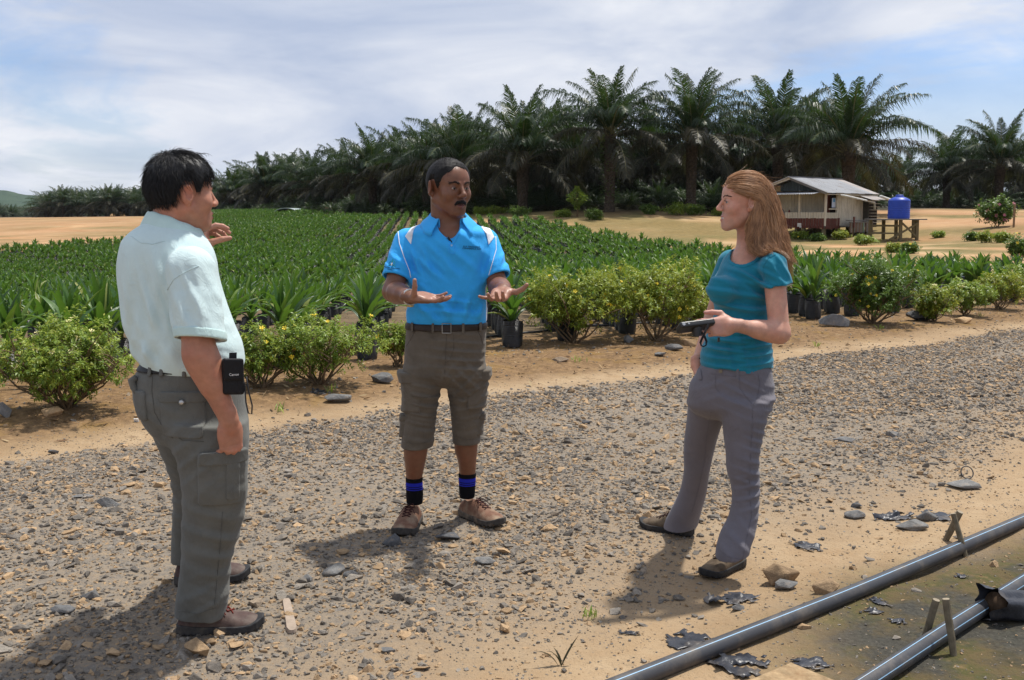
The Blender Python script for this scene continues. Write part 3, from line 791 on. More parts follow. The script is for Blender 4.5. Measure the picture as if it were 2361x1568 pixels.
    sc = rs.uniform(0.22, 0.5, n); sc[y-base[k2] < 6] *= 0.6
    scatter('forest_undergrowth', np.stack([x, y, H(x, y)+0.1], 1), np.stack([rs.normal(0, .1, n), rs.normal(0, .1, n), rs.uniform(0, 6, n)], 1), sc[:, None]*np.ones((1, 3)), rs.randint(0, 2, n), objs, 'dark tangled undergrowth in the shade under the oil palms')
    # vine on the tall trunk
    e = bpy.data.objects['oil_palm']; Lv = Leaves(); rv = random.Random(2)
    for i in range(420):
        a = rv.uniform(0, 6.28); zz = rv.uniform(0.6, 5.6); rr_ = 0.46+rv.uniform(0, 0.22)
        V, F, UV = blade(rv.uniform(0.14, 0.3), rv.uniform(0.09, 0.16), rv.uniform(0.8, 1.6), 2.5, 2)
        V = rotz(V, a)+np.array([rr_*math.cos(a), rr_*math.sin(a), zz]); Lv.add(V, F, UV, rv.random())
    obj('climbing_vine', Lv.mesh('climbing_vine', BUSH_DARK), e)
build_palms()
def build_hills():
    M = NM('forested_hill'); c = M.coord()
    col = M.ramp(M.noise(c, 0.02, 8, 0.7), [(0.35, (0.02, 0.045, 0.02)), (0.65, (0.045, 0.08, 0.035))])
    mat = M.done(M.pbsdf(col, 0.95, 0.1, M.bump(M.noise(c, 0.05, 6, 0.7), 0.8, 12)))
    xs = np.arange(-3200, 1400.1, 22.0); ys = np.linspace(0, 900, 24)
    gx, gy = np.meshgrid(xs, ys)
    prof = 58*np.exp(-((gx+1520)/260)**2)+60*np.exp(-((gx+2300)/600)**2)+26*np.exp(-((gx+800)/500)**2)+20*np.exp(-((gx-700)/500)**2)
    z = prof*np.sin(np.clip(gy/900, 0, 1)*PI)**0.7*(1+0.25*fbm2(gx*0.01, gy*0.01, 4, 61))+5*fbm2(gx*0.05, gy*0.05, 3, 63)*(prof > 8)-8
    V = np.stack([gx.ravel(), (2700+gy).ravel(), z.ravel()], 1); nx, ny = len(xs), len(ys)
    I = (np.arange(ny-1)[:, None]*nx+np.arange(nx-1)[None]).ravel()
    o = obj('hills', mesh('hills', V, np.stack([I, I+1, I+nx+1, I+nx], 1), mat, True)); tag(o, 'forested hills fading blue at the left horizon', kind='structure')
build_hills()

# ================================================================== shrubs
def leaf_quad(rr, L, W):
    return np.array([(0, 0, 0), (L*0.5, -W*0.5, L*0.10), (L*0.5, W*0.5, L*0.10), (L, 0, -L*0.05)]), [(0, 1, 3, 2)]
def orient(V, d, roll):
    d = Vector(d).normalized(); q = d.to_track_quat('X', 'Z') @ Quaternion((1, 0, 0), roll)
    M3 = np.array(q.to_matrix()); return V @ M3.T
def flower_mesh(name, mat, r=0.019):
    V = [(0, 0, 0)]; F = []
    for k in range(5):
        a = 2*PI*k/5; b = len(V)
        for (q, da, z) in ((0.45, -0.42, 0.35), (1.0, -0.38, 0.62), (1.08, 0.0, 0.60), (1.0, 0.38, 0.62), (0.45, 0.42, 0.35)):
            V.append((r*q*math.cos(a+da), r*q*math.sin(a+da), r*z))
        F += [(0, b, b+1, b+2), (0, b+2, b+3, b+4)]
    n = len(V)
    for j in range(5): V.append((0.15*r*math.cos(j*1.2566), 0.15*r*math.sin(j*1.2566), -r*1.1))
    for j in range(5): V.append((0.3*r*math.cos(j*1.2566), 0.3*r*math.sin(j*1.2566), r*0.1))
    F += [(n+j, n+(j+1) % 5, n+5+(j+1) % 5, n+5+j) for j in range(5)]
    return mesh(name, V, F, mat, True)
FLOWER_Y = flower_mesh('flower', PETAL); FLOWER_P = flower_mesh('flower', PETAL_PALE); FLOWER_K = flower_mesh('flower', PETAL_PINK, 0.09)
def shrub(loc, w, d, h, seed, label, group=None, mat=BUSH_LEAF, nclu=260, per=13, L=0.038, nfl=18, flower=FLOWER_Y, fscale=1.0, bare=0.25, open_=0.5, stems=9, name='flowering_shrub', yaw=0):
    rr = random.Random(seed); e = empty(name, loc); e.rotation_euler = (0, 0, yaw)
    st = MB(); tips = []
    for i in range(stems):
        a = 2*PI*i/stems+rr.uniform(-0.35, 0.35); q = rr.uniform(0.25, 1)**0.6
        end = Vector((math.cos(a)*w*0.45*q, math.sin(a)*d*0.45*q, h*rr.uniform(0.55, 0.95)*(1.05-0.35*q)))
        b0 = Vector((rr.uniform(-0.03, 0.03), rr.uniform(-0.03, 0.03), -0.02))
        pts = [b0]
        for t in (0.2, 0.4, 0.6, 0.8, 1.0):
            pts.append(b0.lerp(end, t)+Vector((rr.gauss(0, 0.02), rr.gauss(0, 0.02), 0.10*h*math.sin(PI*t)*(-0.4)))*1.0)
        r0 = 0.006+0.012*h*rr.uniform(0.5, 1)
        st.tube(pts, [r0*(1-0.75*k/5) for k in range(6)], 5, False)
        for j in range(6):                        # side shoots
            t = rr.uniform(0.3, 1); p0 = b0.lerp(end, t)
            a2 = rr.uniform(0, 6.28); ln = h*rr.uniform(0.15, 0.38)
            p1 = p0+Vector((math.cos(a2)*ln*0.8, math.sin(a2)*ln*0.8, ln*rr.uniform(0.2, 0.9)))
            st.tube([p0, p0.lerp(p1, 0.5)+Vector((0, 0, 0.01)), p1], [r0*0.45, r0*0.3, r0*0.15], 4, False); tips.append(p1)
    st.obj('stems', TWIG, e, True)
    lob = [(rr.uniform(-0.5, 0.5), rr.uniform(-0.5, 0.5), rr.uniform(0.55, 1.0), rr.uniform(0.3, 0.5)) for _ in range(7)]
    V, F, R = [], [], []; n = 0; surf = []
    tries = 0; clus = 0
    while clus < nclu and tries < nclu*12:
        tries += 1
        if rr.random() < 0.22 and tips: c = rr.choice(tips)+Vector((rr.gauss(0, .03), rr.gauss(0, .03), rr.gauss(0, .03)))
        else:
            v = Vector((rr.gauss(0, 1), rr.gauss(0, 1), rr.gauss(0, 1))).normalized()*(rr.uniform(0.25, 1)**0.45)
            lump = 0.80+0.22*math.sin(3.1*v.x*2+seed)+0.16*math.sin(4.3*v.y*2+v.z*3+seed*2)+rr.uniform(-.08, .1)
            c = Vector((v.x*w*0.5*lump, v.y*d*0.5*lump, h*(bare+(1-bare)*(0.5+0.5*v.z*lump))))
            if c.z < h*bare*0.8: continue
            if c.z < h*0.5 and math.hypot(v.x, v.y) < 0.45 and rr.random() < open_: continue
        clus += 1
        out = Vector((c.x/w, c.y/d, (c.z-h*0.45)/h)).normalized()
        if c.z > h*0.55 or out.length > 0.4: surf.append((c.copy(), out.copy()))
        q = rr.random(); ax = (out+Vector((rr.gauss(0, .4), rr.gauss(0, .4), 0.7))).normalized()
        for j in range(per):
            a = j*2.4; up = rr.uniform(-0.5, 0.9)
            x_ = ax.orthogonal().normalized(); y_ = ax.cross(x_)
            dd = x_*math.cos(a)+y_*math.sin(a)+ax*up
            lv, lf = leaf_quad(rr, L*rr.uniform(0.7, 1.25), L*rr.uniform(0.30, 0.42))
            lv = orient(lv, dd, rr.uniform(-0.6, 0.6))+np.array(c+ax*(L*rr.uniform(-0.8, 1.0)))
            V.append(lv); F += [tuple(i+n for i in f) for f in lf]; n += 4; R.append((q*0.7+rr.random()*0.3) % 1)
    fo = obj('foliage', mesh('foliage', np.concatenate(V), np.array(F), mat, False, fattr={'rnd': R}), e); fo['kind'] = 'stuff'
    for k in range(nfl):
        c, out = rr.choice(surf)
        if c.y > 0.2*d: c.y = -c.y
        f = obj('flower', flower, e, c+out*L*0.9, scale=fscale*rr.uniform(0.8, 1.25))
        f.rotation_euler = (Vector((out.x, out.y-0.3, abs(out.z)+0.5))).to_track_quat('Z', 'Y').to_euler()
    return tag(e, label, 'shrub', group)
def build_shrubs():
    # (survey column, row of the base, width, height in survey units, ...)
    def s(U, Vb, wU, hU, seed, label, depth=0.85, **k):
        g = ground_pt(U, Vb); m = pxm(g.y)
        k['nclu'] = int(k.get('nclu', 260)*1.75); k['bare'] = k.get('bare', .25)*.75; k['open_'] = k.get('open_', .5)*.55; k['L'] = k.get('L', .038)*1.08; k['nfl'] = int(k.get('nfl', 18)*.75)
        return shrub(g, wU*m*1.18, wU*m*depth, hU*m*1.04, seed, label, **k)
    s(150, 940, 330, 205, 1, 'wide flowering shrub beside the pale-shirted man, dotted with pale yellow blooms', nclu=560, per=13, nfl=46, flower=FLOWER_P, L=0.034, stems=22, bare=0.16)
    s(-60, 925, 170, 150, 31, 'edge of a leafy shrub cut off by the picture border, left of the wide one', nclu=200, nfl=8, flower=FLOWER_P, L=0.034)
    s(600, 892, 170, 145, 2, 'twiggy shrub between the two men, nearer to the pale-shirted man', nclu=240, nfl=14, L=0.034, stems=12, bare=0.15)
    s(735, 885, 235, 165, 3, 'sprawling shrub with dry twigs between the two men, left of the lone seedling', nclu=330, nfl=22, L=0.034, stems=14, bare=0.12)
    s(915, 845, 95, 105, 4, 'small leafy shrub tucked behind the elbow of the man in bright blue', nclu=130, nfl=7, L=0.036)
    s(1322, 790, 232, 172, 5, 'yellow-green flowering shrub beside the open hand of the man in bright blue', mat=BUSH_YELLOW, nclu=520, nfl=36, L=0.040, stems=9, bare=0.22, open_=0.75)
    s(1512, 785, 245, 180, 6, 'taller yellow-green flowering shrub in the middle, left of the woman', mat=BUSH_YELLOW, nclu=560, nfl=30, L=0.040, stems=9, bare=0.24, open_=0.75)
    s(1622, 772, 90, 95, 7, 'low yellowish shrub peeking out behind the camera the woman holds', mat=BUSH_YELLOW, nclu=130, nfl=5, L=0.040)
    s(2012, 745, 200, 148, 8, 'round dense shrub with bright yellow flowers right of the woman', mat=BUSH_DARK, nclu=560, nfl=58, L=0.042, stems=12, bare=0.15)
    s(2150, 742, 100, 84, 9, 'low pale-flowered shrub just right of the round dense one', mat=BUSH_YELLOW, nclu=210, nfl=26, flower=FLOWER_P, L=0.042, bare=0.12)
    s(2225, 728, 110, 82, 10, 'low spreading shrub in the right-hand row, second past the round dense one', nclu=210, nfl=14, flower=FLOWER_P, L=0.042)
    s(2305, 714, 110, 86, 11, 'low spreading shrub in the right-hand row, third past the round dense one', mat=BUSH_YELLOW, nclu=210, nfl=9, flower=FLOWER_P, L=0.042)
    s(2375, 700, 120, 95, 12, 'last shrub of the right-hand row, cut off by the picture border', nclu=210, nfl=8, L=0.042)
    far = [(1845, 552, 44, 30, 'round shrub below the stilt house veranda, hard by the long brown hair'), (1885, 556, 44, 28, 'second round shrub below the stilt house veranda'),
           (1938, 552, 46, 34, 'bright green shrub in front of the plank deck of the stilt house'), (1992, 566, 62, 40, 'largest round shrub in front of the stilt house, before its right corner'),
           (2096, 585, 40, 26, 'small round shrub in front of the water tank stand'), (2062, 582, 36, 20, 'sparse low shrub left of the small round one by the tank stand'),
           (2165, 548, 30, 14, 'tuft of pale weed low on the orange bank'), (2240, 556, 40, 22, 'first bush of the trio on the orange bank'), (2272, 560, 40, 30, 'middle bush of the trio on the orange bank'), (2308, 560, 40, 28, 'last bush of the trio on the orange bank'),
           (2352, 600, 60, 66, 'dark shrub at the picture border below the orange bank')]
    for i, (U, Vb, w, h, lab) in enumerate(far):
        s(U, Vb, w*.85, h*(.52 if i < 4 else .8), 50+i, lab, nclu=110, per=9, L=0.11, nfl=0 if i % 2 else 6, flower=FLOWER_Y, fscale=2.2, mat=(BUSH_LEAF, BUSH_DARK, BUSH_YELLOW)[i % 3], bare=0.08, stems=5)
    s(2300, 523, 74, 62, 70, 'big shrub with pink flowers at the foot of the right-hand palms', nclu=300, per=9, L=0.17, nfl=40, flower=FLOWER_K, fscale=0.9, mat=BUSH_DARK, bare=0.06, stems=6)
    edge = [(1140, 494, 54, 16), (1195, 497, 46, 18), (1110, 495, 40, 14), (1372, 507, 34, 22), (1300, 500, 36, 12), (1498, 494, 34, 20), (1560, 496, 66, 26), (1600, 496, 40, 22), (1010, 489, 60, 20), (960, 493, 50, 16), (905, 493, 40, 10), (800, 492, 40, 10), (1660, 497, 40, 14), (1040, 485, 40, 34)]
    where = ['right behind the blue shirt collar', 'by the drooping-frond palm', 'just past the blue shoulder', 'beside the sapling on the mound', 'left of the sapling', 'right of the vine-wrapped palm', 'broad and pale, under the bare-trunk palm', 'right of the bare-trunk palm', 'behind the ear of the man in bright blue', 'left of the blue-shirted man', 'low at the top of the seedling rows', 'small, far left of the blue-shirted man', 'near the face of the woman', 'rounded, hidden by the head in bright blue']
    for i, (U, Vb, w, h) in enumerate(edge):
        s(U, Vb, w, h, 90+i, 'forest-edge bush '+where[i], nclu=90, per=8, L=0.17, nfl=0, mat=(BUSH_LEAF, BUSH_DARK)[i % 2], bare=0.0, stems=4, name='forest_edge_bush')
    # sapling on the mound
    g = ground_pt(1330, 500); m = pxm(g.y); e = empty('sapling', g); hh = 68*m
    t = MB(); t.tube([(0, 0, -0.1), (0.1, 0, hh*0.35), (-0.05, 0, hh*0.7), (0.05, 0, hh*0.95)], [0.07, 0.05, 0.03, 0.01], 6); t.obj('trunk', TWIG, e, True)
    rr = random.Random(77); V, F, R = [], [], []; n = 0
    for i in range(900):
        z = rr.uniform(0.25, 1.0); q = 0.34*math.sin(PI*min(1, (z-0.1)/0.95))*rr.uniform(0.3, 1)**0.5*hh*(0.55+0.45*math.sin(9*z+2)); a = rr.uniform(0, 6.28)
        lv, lf = leaf_quad(rr, 0.2, 0.10); lv = orient(lv, (math.cos(a), math.sin(a), rr.uniform(-.5, .8)), rr.uniform(-1, 1))+np.array((q*math.cos(a), q*math.sin(a), z*hh))
        V.append(lv); F += [tuple(i_+n for i_ in f) for f in lf]; n += 4; R.append(rr.random())
    obj('crown', mesh('crown', np.concatenate(V), np.array(F), BUSH_LEAF, False, fattr={'rnd': R}), e)
    tag(e, 'slender green sapling standing alone on the mound before the palms', 'sapling')
build_shrubs()

# ------------------------------------------------------------------ verge litter: dead leaves, straw and twigs
def build_litter():
    rs = np.random.RandomState(9); n = 16000
    x = rs.uniform(-6, 11, n); y = rs.uniform(5.5, 18, n); s = road_s(x, y)
    dens = (fbm2(x*1.2, y*1.2, 3, 101)+0.55).clip(0.05, 1)
    k = (s > 6.95) & (s < 11.5) & (np.abs(x) < 0.58*y+0.5) & (rs.rand(n) < dens*np.where(s < 9.3, 1, 0.45)); x, y = x[k], y[k]; n = len(x); z = H(x, y)
    L = rs.uniform(0.02, 0.085, n); W = np.where(rs.rand(n) < 0.55, rs.uniform(0.003, 0.006, n), rs.uniform(0.009, 0.02, n)); a = rs.uniform(0, 6.28, n)
    L = np.where(W < 0.007, L*1.6, L)
    d = np.stack([np.cos(a), np.sin(a), rs.normal(0, 0.22, n)], 1)*L[:, None]*0.5; w = np.stack([-np.sin(a), np.cos(a), rs.normal(0, 0.3, n)], 1)*W[:, None]*0.5
    c = np.stack([x, y, z+0.006+np.abs(d[:, 2])], 1)
    V = np.stack([c-d-w*0.5, c-d+w*0.5, c+w, c+d+w*0.3, c+d-w*0.3, c-w], 1).reshape(-1, 3)
    F = (np.arange(n)[:, None]*6+np.arange(6)[None])
    M = NM('dry_litter'); r = M.attr('rnd')
    mat = M.done(M.pbsdf(M.ramp(r, [(0, (0.055, 0.03, 0.018)), (0.4, (0.15, 0.085, 0.045)), (0.75, (0.28, 0.18, 0.09)), (1, (0.42, 0.33, 0.19))]), 0.85, 0.2))
    o = obj('leaf_litter', mesh('leaf_litter', V, F, mat, False, fattr={'rnd': rs.rand(n)})); tag(o, 'brown dead leaves and straw scattered over the verge', kind='stuff')
build_litter()
def build_weeds():
    """small green weeds: the tufts in the sand and along the verge"""
    def tuft(g, hgt, nb, spread, seed, label, mat):
        rr = random.Random(seed); Lv = Leaves()
        for i in range(nb):
            V, F, UV = blade(hgt*rr.uniform(0.6, 1.1), hgt*0.10, rr.uniform(0.1, 0.6), rr.uniform(0.7, 1.9), 4); Lv.add(rotz(V, rr.uniform(0, 6.28))+np.array([rr.gauss(0, spread), rr.gauss(0, spread), 0]), F, UV, rr.random())
        o = obj('grass_tuft', Lv.mesh('grass_tuft', mat), loc=g); tag(o, label, 'grass')
    tuft(ground_pt(1362, 1424), 0.055, 16, 0.015, 1, 'small bright green tuft alone in the sandy track', BUSH_LEAF)
    tuft(ground_pt(1290, 1535), 0.11, 4, 0.006, 2, 'withered brownish tuft by the bottom edge of the sandy track', PALM_OLD)
    for i, (U, V_) in enumerate([(1330, 835), (960, 905), (1880, 800), (760, 905), (2030, 760), (640, 950), (2260, 730)]):
        tuft(ground_pt(U, V_), 0.09, 10, 0.03, 10+i, ('weed on the verge beneath the yellow-green shrub', 'weed by the shorts pocket of the man in bright blue', 'weed between the woman and the black boulder', 'weed under the sprawling twiggy shrub', 'weed at the foot of the round dense shrub', 'weed by the trouser seat of the pale-shirted man', 'weed at the foot of the right-hand shrub row')[i], BUSH_LEAF)
build_weeds()

# ------------------------------------------------------------------ single stones
def build_stones():
    ms = [stone_mesh('stone', 500+i, 16, (0.45, 0.6, 0.7, 0.35)[i % 4], STONE_BIG, bev=0.05) for i in range(14)]
    TANROCK = stone_mat('tan_rock', (0.26, 0.18, 0.11), (0.36, 0.25, 0.15), (0.40, 0.27, 0.15), 0.3); ms_tan = [stone_mesh('stone', 560+i, 18, 0.65, TANROCK, bev=0.05) for i in range(3)]
    # (column, base row, width, flatness height, label)
    big = [(1808, 1352, 78, 46, 'big tan broken rock lying between the shoe of the woman and the black pipe'), (1816, 1362, 52, 28, 'grey rock lying against the big tan broken rock'),
           (2107, 1226, 66, 28, 'dark grey rock beside the pipe stakes'), (2142, 1204, 56, 34, 'brownish rock wrapped in torn plastic by the pipe stakes'), (1974, 1199, 46, 22, 'flat grey stone left of the plastic scraps'),
           (2230, 1130, 66, 24, 'dark stone near the hoop at the right edge'), (1977, 1174, 26, 14, 'pebble right above the flat grey stone left of the plastic scraps'),
           (882, 886, 48, 30, 'pale grey angular rock left of the pocket of the man in bright blue'), (776, 932, 58, 26, 'flat slate slab on the verge between the two men'), (116, 962, 44, 26, 'brown-topped rock under the wide shrub on the left'),
           (4, 965, 30, 44, 'mossy boulder cut off by the left picture border'), (1925, 757, 62, 34, 'black rounded boulder on the verge right of the woman'), (1553, 811, 38, 18, 'grey block stone left of the woman holding the camera'),
           (1590, 800, 34, 20, 'grey stone half behind the forearm of the woman'), (1522, 824, 24, 16, 'small grey stone below the middle shrubs'), (1452, 792, 24, 16, 'tan stone under the middle shrubs'), (1290, 836, 40, 10, 'flat grey stone on the mossy verge patch'),
           (1035, 1250, 62, 30, 'flat grey rock between the shoes of the man in bright blue'), (1118, 1305, 46, 24, 'grey rock below the right shoe of the man in bright blue'), (905, 1262, 42, 24, 'grey stone at the toe of the left brown shoe'),
           (450, 1520, 56, 40, 'sandy tan rock at the bottom by the shoe of the pale-shirted man'), (482, 1490, 30, 18, 'small tan rock just behind the sandy rock at the bottom'), (140, 1420, 56, 28, 'grey rock in the shadow of the pale-shirted man'), (205, 1385, 40, 20, 'grey stone at the rim of the left shadow'),
           (242, 1172, 46, 20, 'pale flat stone on the road left of the pale-shirted man'), (185, 1152, 44, 12, 'flat grey stone beside the pale flat one'), (1952, 1022, 46, 14, 'flat grey stone on the road right of the woman'), (2060, 1010, 30, 12, 'grey chip on the road farther right of the woman'),
           (1352, 980, 20, 12, 'dark stone alone on the road between the man in blue and the woman'), (893, 1508, 32, 14, 'reddish stone near the sandy track at the bottom'), (567, 1545, 26, 22, 'upright brown stone at the bottom edge'), (760, 1330, 62, 26, 'dark slab on the road between the two men'),
           (806, 1334, 30, 18, 'grey stone right of the dark slab'), (705, 1345, 30, 22, 'grey stone left of the dark slab'), (2388, 1085, 40, 20, 'dark stone cut off by the right picture border'), (120, 1050, 22, 14, 'brown stone on the left sand strip'),
           (2130, 742, 70, 30, 'low reddish boulder behind the pale-flowered shrub'), (2225, 748, 40, 16, 'tan rock at the foot of the right-hand shrub row'), (1700, 1412, 40, 18, 'grey stone near the plastic scrap by the big tan rock'), (1905, 1372, 60, 28, 'brown rock touching the black pipe')]
    rr = random.Random(6)
    for i, (U, V_, w, h, lab) in enumerate(big):
        g = ground_pt(U, V_-2); m = pxm(g.y); o = obj('stone', ms[i % 14], loc=g+Vector((0, 0.25*w*m, h*m*0.34)))
        o.scale = (w*m*0.70, w*m*0.6, h*m*0.95/(0.45, 0.6, 0.7, 0.35)[i % 4]*0.62); o.rotation_euler = (rr.gauss(0, .1), rr.gauss(0, .1), rr.choice((0, PI))+rr.uniform(-.4, .4))
        if i in (0, 9, 20, 21, 30, 37, 39): o.data = ms_tan[i % 3]
        tag(o, lab, 'stone')
    # loose larger stones of the road
    rs = np.random.RandomState(21); k = 0
    small = [stone_mesh('stone', 700+i, 14, 0.45, STONE) for i in range(10)]
    while k < 230:
        x = rs.uniform(-3.5, 6); y = rs.uniform(2.9, 10.5)**1.0
        if abs(x) > 0.52*y: continue
        g = float(zones(np.array([x]), np.array([y]))[0][0])
        if rs.rand() > g*0.95+0.05: continue
        sz = rs.uniform(0.022, 0.05)*(1.25 if rs.rand() < .2 else 1)
        o = obj('stone', small[k % 10], loc=(x, y, Hs(x, y)+sz*0.18)); o.scale = (sz, sz*rs.uniform(.7, 1), sz*rs.uniform(.6, 1)); o.rotation_euler = (rs.normal(0, .2), rs.normal(0, .2), rs.uniform(0, 6.28))
        tag(o, 'larger loose angular stone among the road gravel', 'stone', 'larger loose stones of the gravel road'); k += 1
build_stones()

# ------------------------------------------------------------------ pipes, stakes, scraps
def pipe_mat():
    M = NM('black_pipe'); c = M.coord()
    col = M.mix(M.ramp(M.noise(c, 6, 7, 0.7), [(0.48, 0), (0.75, 0.55)]), (0.045, 0.046, 0.052), (0.20, 0.165, 0.125))
    return M.done(M.pbsdf(col, M.ramp(M.noise(c, 9, 5), [(0.3, 0.42), (0.7, 0.7)]), 0.4))
PIPE = pipe_mat(); STRIPE = plain('pipe_stripe', (0.26, 0.44, 0.62), 0.5, 0.4, var=0.1, dirt=(0.4, 0.36, 0.3))
WOODPEG = plain('grey_peg_wood', (0.17, 0.14, 0.095), 0.85, 0.2, var=0.3, scale=25, bump=0.3, bscale=60)
SCRAP = plain('torn_black_plastic', (0.024, 0.026, 0.034), 0.38, 0.45, var=0.3, scale=14, bump=0.9, bscale=55, dirt=(0.13, 0.105, 0.08))
def build_pipes():
    def pipe(pts, r, stripes, label):
        e = empty('water_pipe', pts[0]); o = Vector(pts[0])
        P = []; 
        for a, b in zip(pts, pts[1:]):
            for t in np.linspace(0, 1, 12, endpoint=False): P.append(Vector(a).lerp(Vector(b), t))
        P.append(Vector(pts[-1])); 
        for i in range(4):
            P = [P[0]]+[(P[k-1]+P[k]*2+P[k+1])/4 for k in range(1, len(P)-1)]+[P[-1]]
        P = [p+Vector((0, 0, 0)) for p in P]
        m = MB(); m.tube([p-o for p in P], r, 28); b = m.obj('pipe_wall', PIPE, e, True)
        for ang in stripes:
            V, F = [], []
            for i, p in enumerate(P):
                t = (P[min(i+1, len(P)-1)]-P[max(i-1, 0)]).normalized(); side = t.cross(Vector((0, 0, 1))).normalized(); up = side.cross(t)
                for da in (-0.05, 0.05):
                    V.append(p-o+(side*math.sin(ang+da)+up*math.cos(ang+da))*(r+0.0006))
            F = [(2*i, 2*i+1, 2*i+3, 2*i+2) for i in range(len(P)-1)]
            obj('stripe', mesh('stripe', V, F, STRIPE, True), e)
        return tag(e, label, 'pipe')
    def gp(U, V_, dz): 
        g = ground_pt(U, V_); return Vector((g.x, g.y, g.z+dz))
    r = 0.030
    zl = np.mean([Hs(*ground_pt(U, V_).xy) for U, V_ in ((1549, 1549), (1962, 1383), (2335, 1222), (2200, 1462))])
    z1 = lambda p: Vector((p.x, p.y, zl+r*0.9))
    g_ = [ground_pt(U, V_) for U, V_ in ((1549, 1549), (1962, 1383), (2335, 1222))]; d = (g_[-1]-g_[-2]).normalized(); d0 = (g_[0]-g_[1]).normalized()
    pipe([z1(g_[0]+d0*2.2)]+[z1(q) for q in g_]+[z1(g_[-1]+d*1.5), z1(g_[-1]+d*4)], r, (0.42,), 'long black pipe with one blue-white stripe, the one nearer the woman')
    g_ = [ground_pt(U, V_) for U, V_ in ((2046, 1565), (2200, 1462), (2343, 1367))]; d = (g_[-1]-g_[-2]).normalized(); d0 = (g_[0]-g_[1]).normalized()
    pipe([z1(g_[0]+d0*2.0)]+[z1(q) for q in g_]+[z1(g_[-1]+d*1.5), z1(g_[-1]+d*4)], r, (0.05, 1.15), 'second black pipe with two stripes in the bottom right corner')
    # wooden pegs that hold the pipes
    def peg(base, top, rr_, label):
        m = MB(); base = Vector(base); top = Vector(top); o = empty('pipe_stake', base); d_ = (top-base)
        m.tube([-d_*0.15, d_*0.3+Vector((0.002, 0, 0)), d_*0.7, d_], [rr_*0.85, rr_, rr_*1.02, rr_], 9); m.obj('shaft', WOODPEG, o, False)
        c = MB(); c.tube([d_*1.0, d_*1.004], [rr_*0.97, rr_*0.93], 9); c.obj('cut_end', plain('peg_end', (0.30, 0.25, 0.18), 0.9), o)
        tag(o, label, 'stake')
    g = ground_pt(2226, 1284); peg(g, at(2198, 1184, g.y+0.04), 0.012, 'grey stake in front of the upper black pipe, crossing its partner')
    g = ground_pt(2180, 1246); peg(g, at(2214, 1180, g.y-0.04), 0.015, 'brown stake behind the upper black pipe, leaning across')
    g = ground_pt(2198, 1510); peg(g, at(2181, 1381, g.y+0.02), 0.0125, 'grey stake in front of the lower black pipe')
    g = ground_pt(2132, 1469); peg(g, at(2159, 1383, g.y-0.02), 0.0125, 'grey stake behind the lower black pipe, leaning right')
    # torn polybag lying on the second pipe
    e = empty('torn_polybag', ground_pt(2330, 1400)); o = e.location
    p0 = at(2278, 1390, 3.66); p1 = at(2480, 1428, 3.74); V, F = [], []; n = 30; k = 14; rr = random.Random(3); ax = (p1-p0).normalized(); sx = ax.cross(Vector((0, 0, 1))).normalized(); sy = sx.cross(ax)
    for i in range(k+1):
        t = i/k; c = p0.lerp(p1, t)
        for j in range(n):
            a_ = 2*PI*j/n; q = 0.058+0.006*math.sin(3*a_+5*t)+0.006*math.sin(6*a_-7*t)+rr.uniform(-.003, .003)
            if i == 0: c2 = c+ax*(0.02*math.sin(2*a_)+0.014*math.sin(5*a_)); q *= 1.10
            else: c2 = c
            V.append(c2+(sx*math.cos(a_)+sy*math.sin(a_))*q-o)
    for i in range(k):
        for j in range(n): F.append((i*n+j, i*n+(j+1) % n, (i+1)*n+(j+1) % n, (i+1)*n+j))
    obj('plastic_sleeve', mesh('plastic_sleeve', V, F, SCRAP, True), e)
    s_ = MB(); s_.tube([p0.lerp(p1, 0.05)-o, p0.lerp(p1, 0.9)-o], [0.045, 0.05], 12); s_.obj('soil_plug', POTSOIL, e, True)
    tag(e, 'torn black polybag sleeve lying across the second pipe at the right edge', 'bag')
    # plastic scraps
    def scrap(U, V_, wU, hU, seed, label, curl=0.5):
        g = ground_pt(U, V_); m = pxm(g.y); rr = random.Random(seed); w = wU*m; dd = hU*m*2.6; nx, ny = 22, 14; V, F = [], []; idx = {}
        off = rr.uniform(0, 50)
        for i in range(nx):
            for j in range(ny):
                x = (i/(nx-1)-.5); y = (j/(ny-1)-.5); X = x*w; Y = y*dd
                q = mnoise.noise((x*5+off, y*4, 0))*0.5+mnoise.noise((x*11+off, y*9, 3))*0.35; rd = math.hypot(x*2, y*2)
                z = 0.004+abs(q)*w*0.15*curl+max(0, mnoise.noise((x*3+off, y*3, 7)))*w*0.14
                idx[i, j] = len(V); V.append((X+q*w*0.08, Y+q*w*0.06, z))
        V = np.array(V); V[:, 2] += H(g.x+V[:, 0], g.y+V[:, 1])-g.z
        for i in range(nx-1):
            for j in range(ny-1):
                x = ((i+.5)/(nx-1)-.5)*2; y = ((j+.5)/(ny-1)-.5)*2
                if math.hypot(x, y) < 0.82+0.55*mnoise.noise((math.atan2(y, x)*1.2+off, x*2.5, y*2.5)) and mnoise.noise((x*2.3+off, y*2.3, 9)) > -0.32:
                    F.append((idx[i, j], idx[i+1, j], idx[i+1, j+1], idx[i, j+1]))
        me = mesh('plastic_scrap', V, F, SCRAP, True); o = obj('plastic_scrap', me, loc=g, rot=(0, 0, rr.uniform(-.5, .5)))
        md = o.modifiers.new('thick', 'SOLIDIFY'); md.thickness = 0.0012
        tag(o, label, 'plastic scrap')
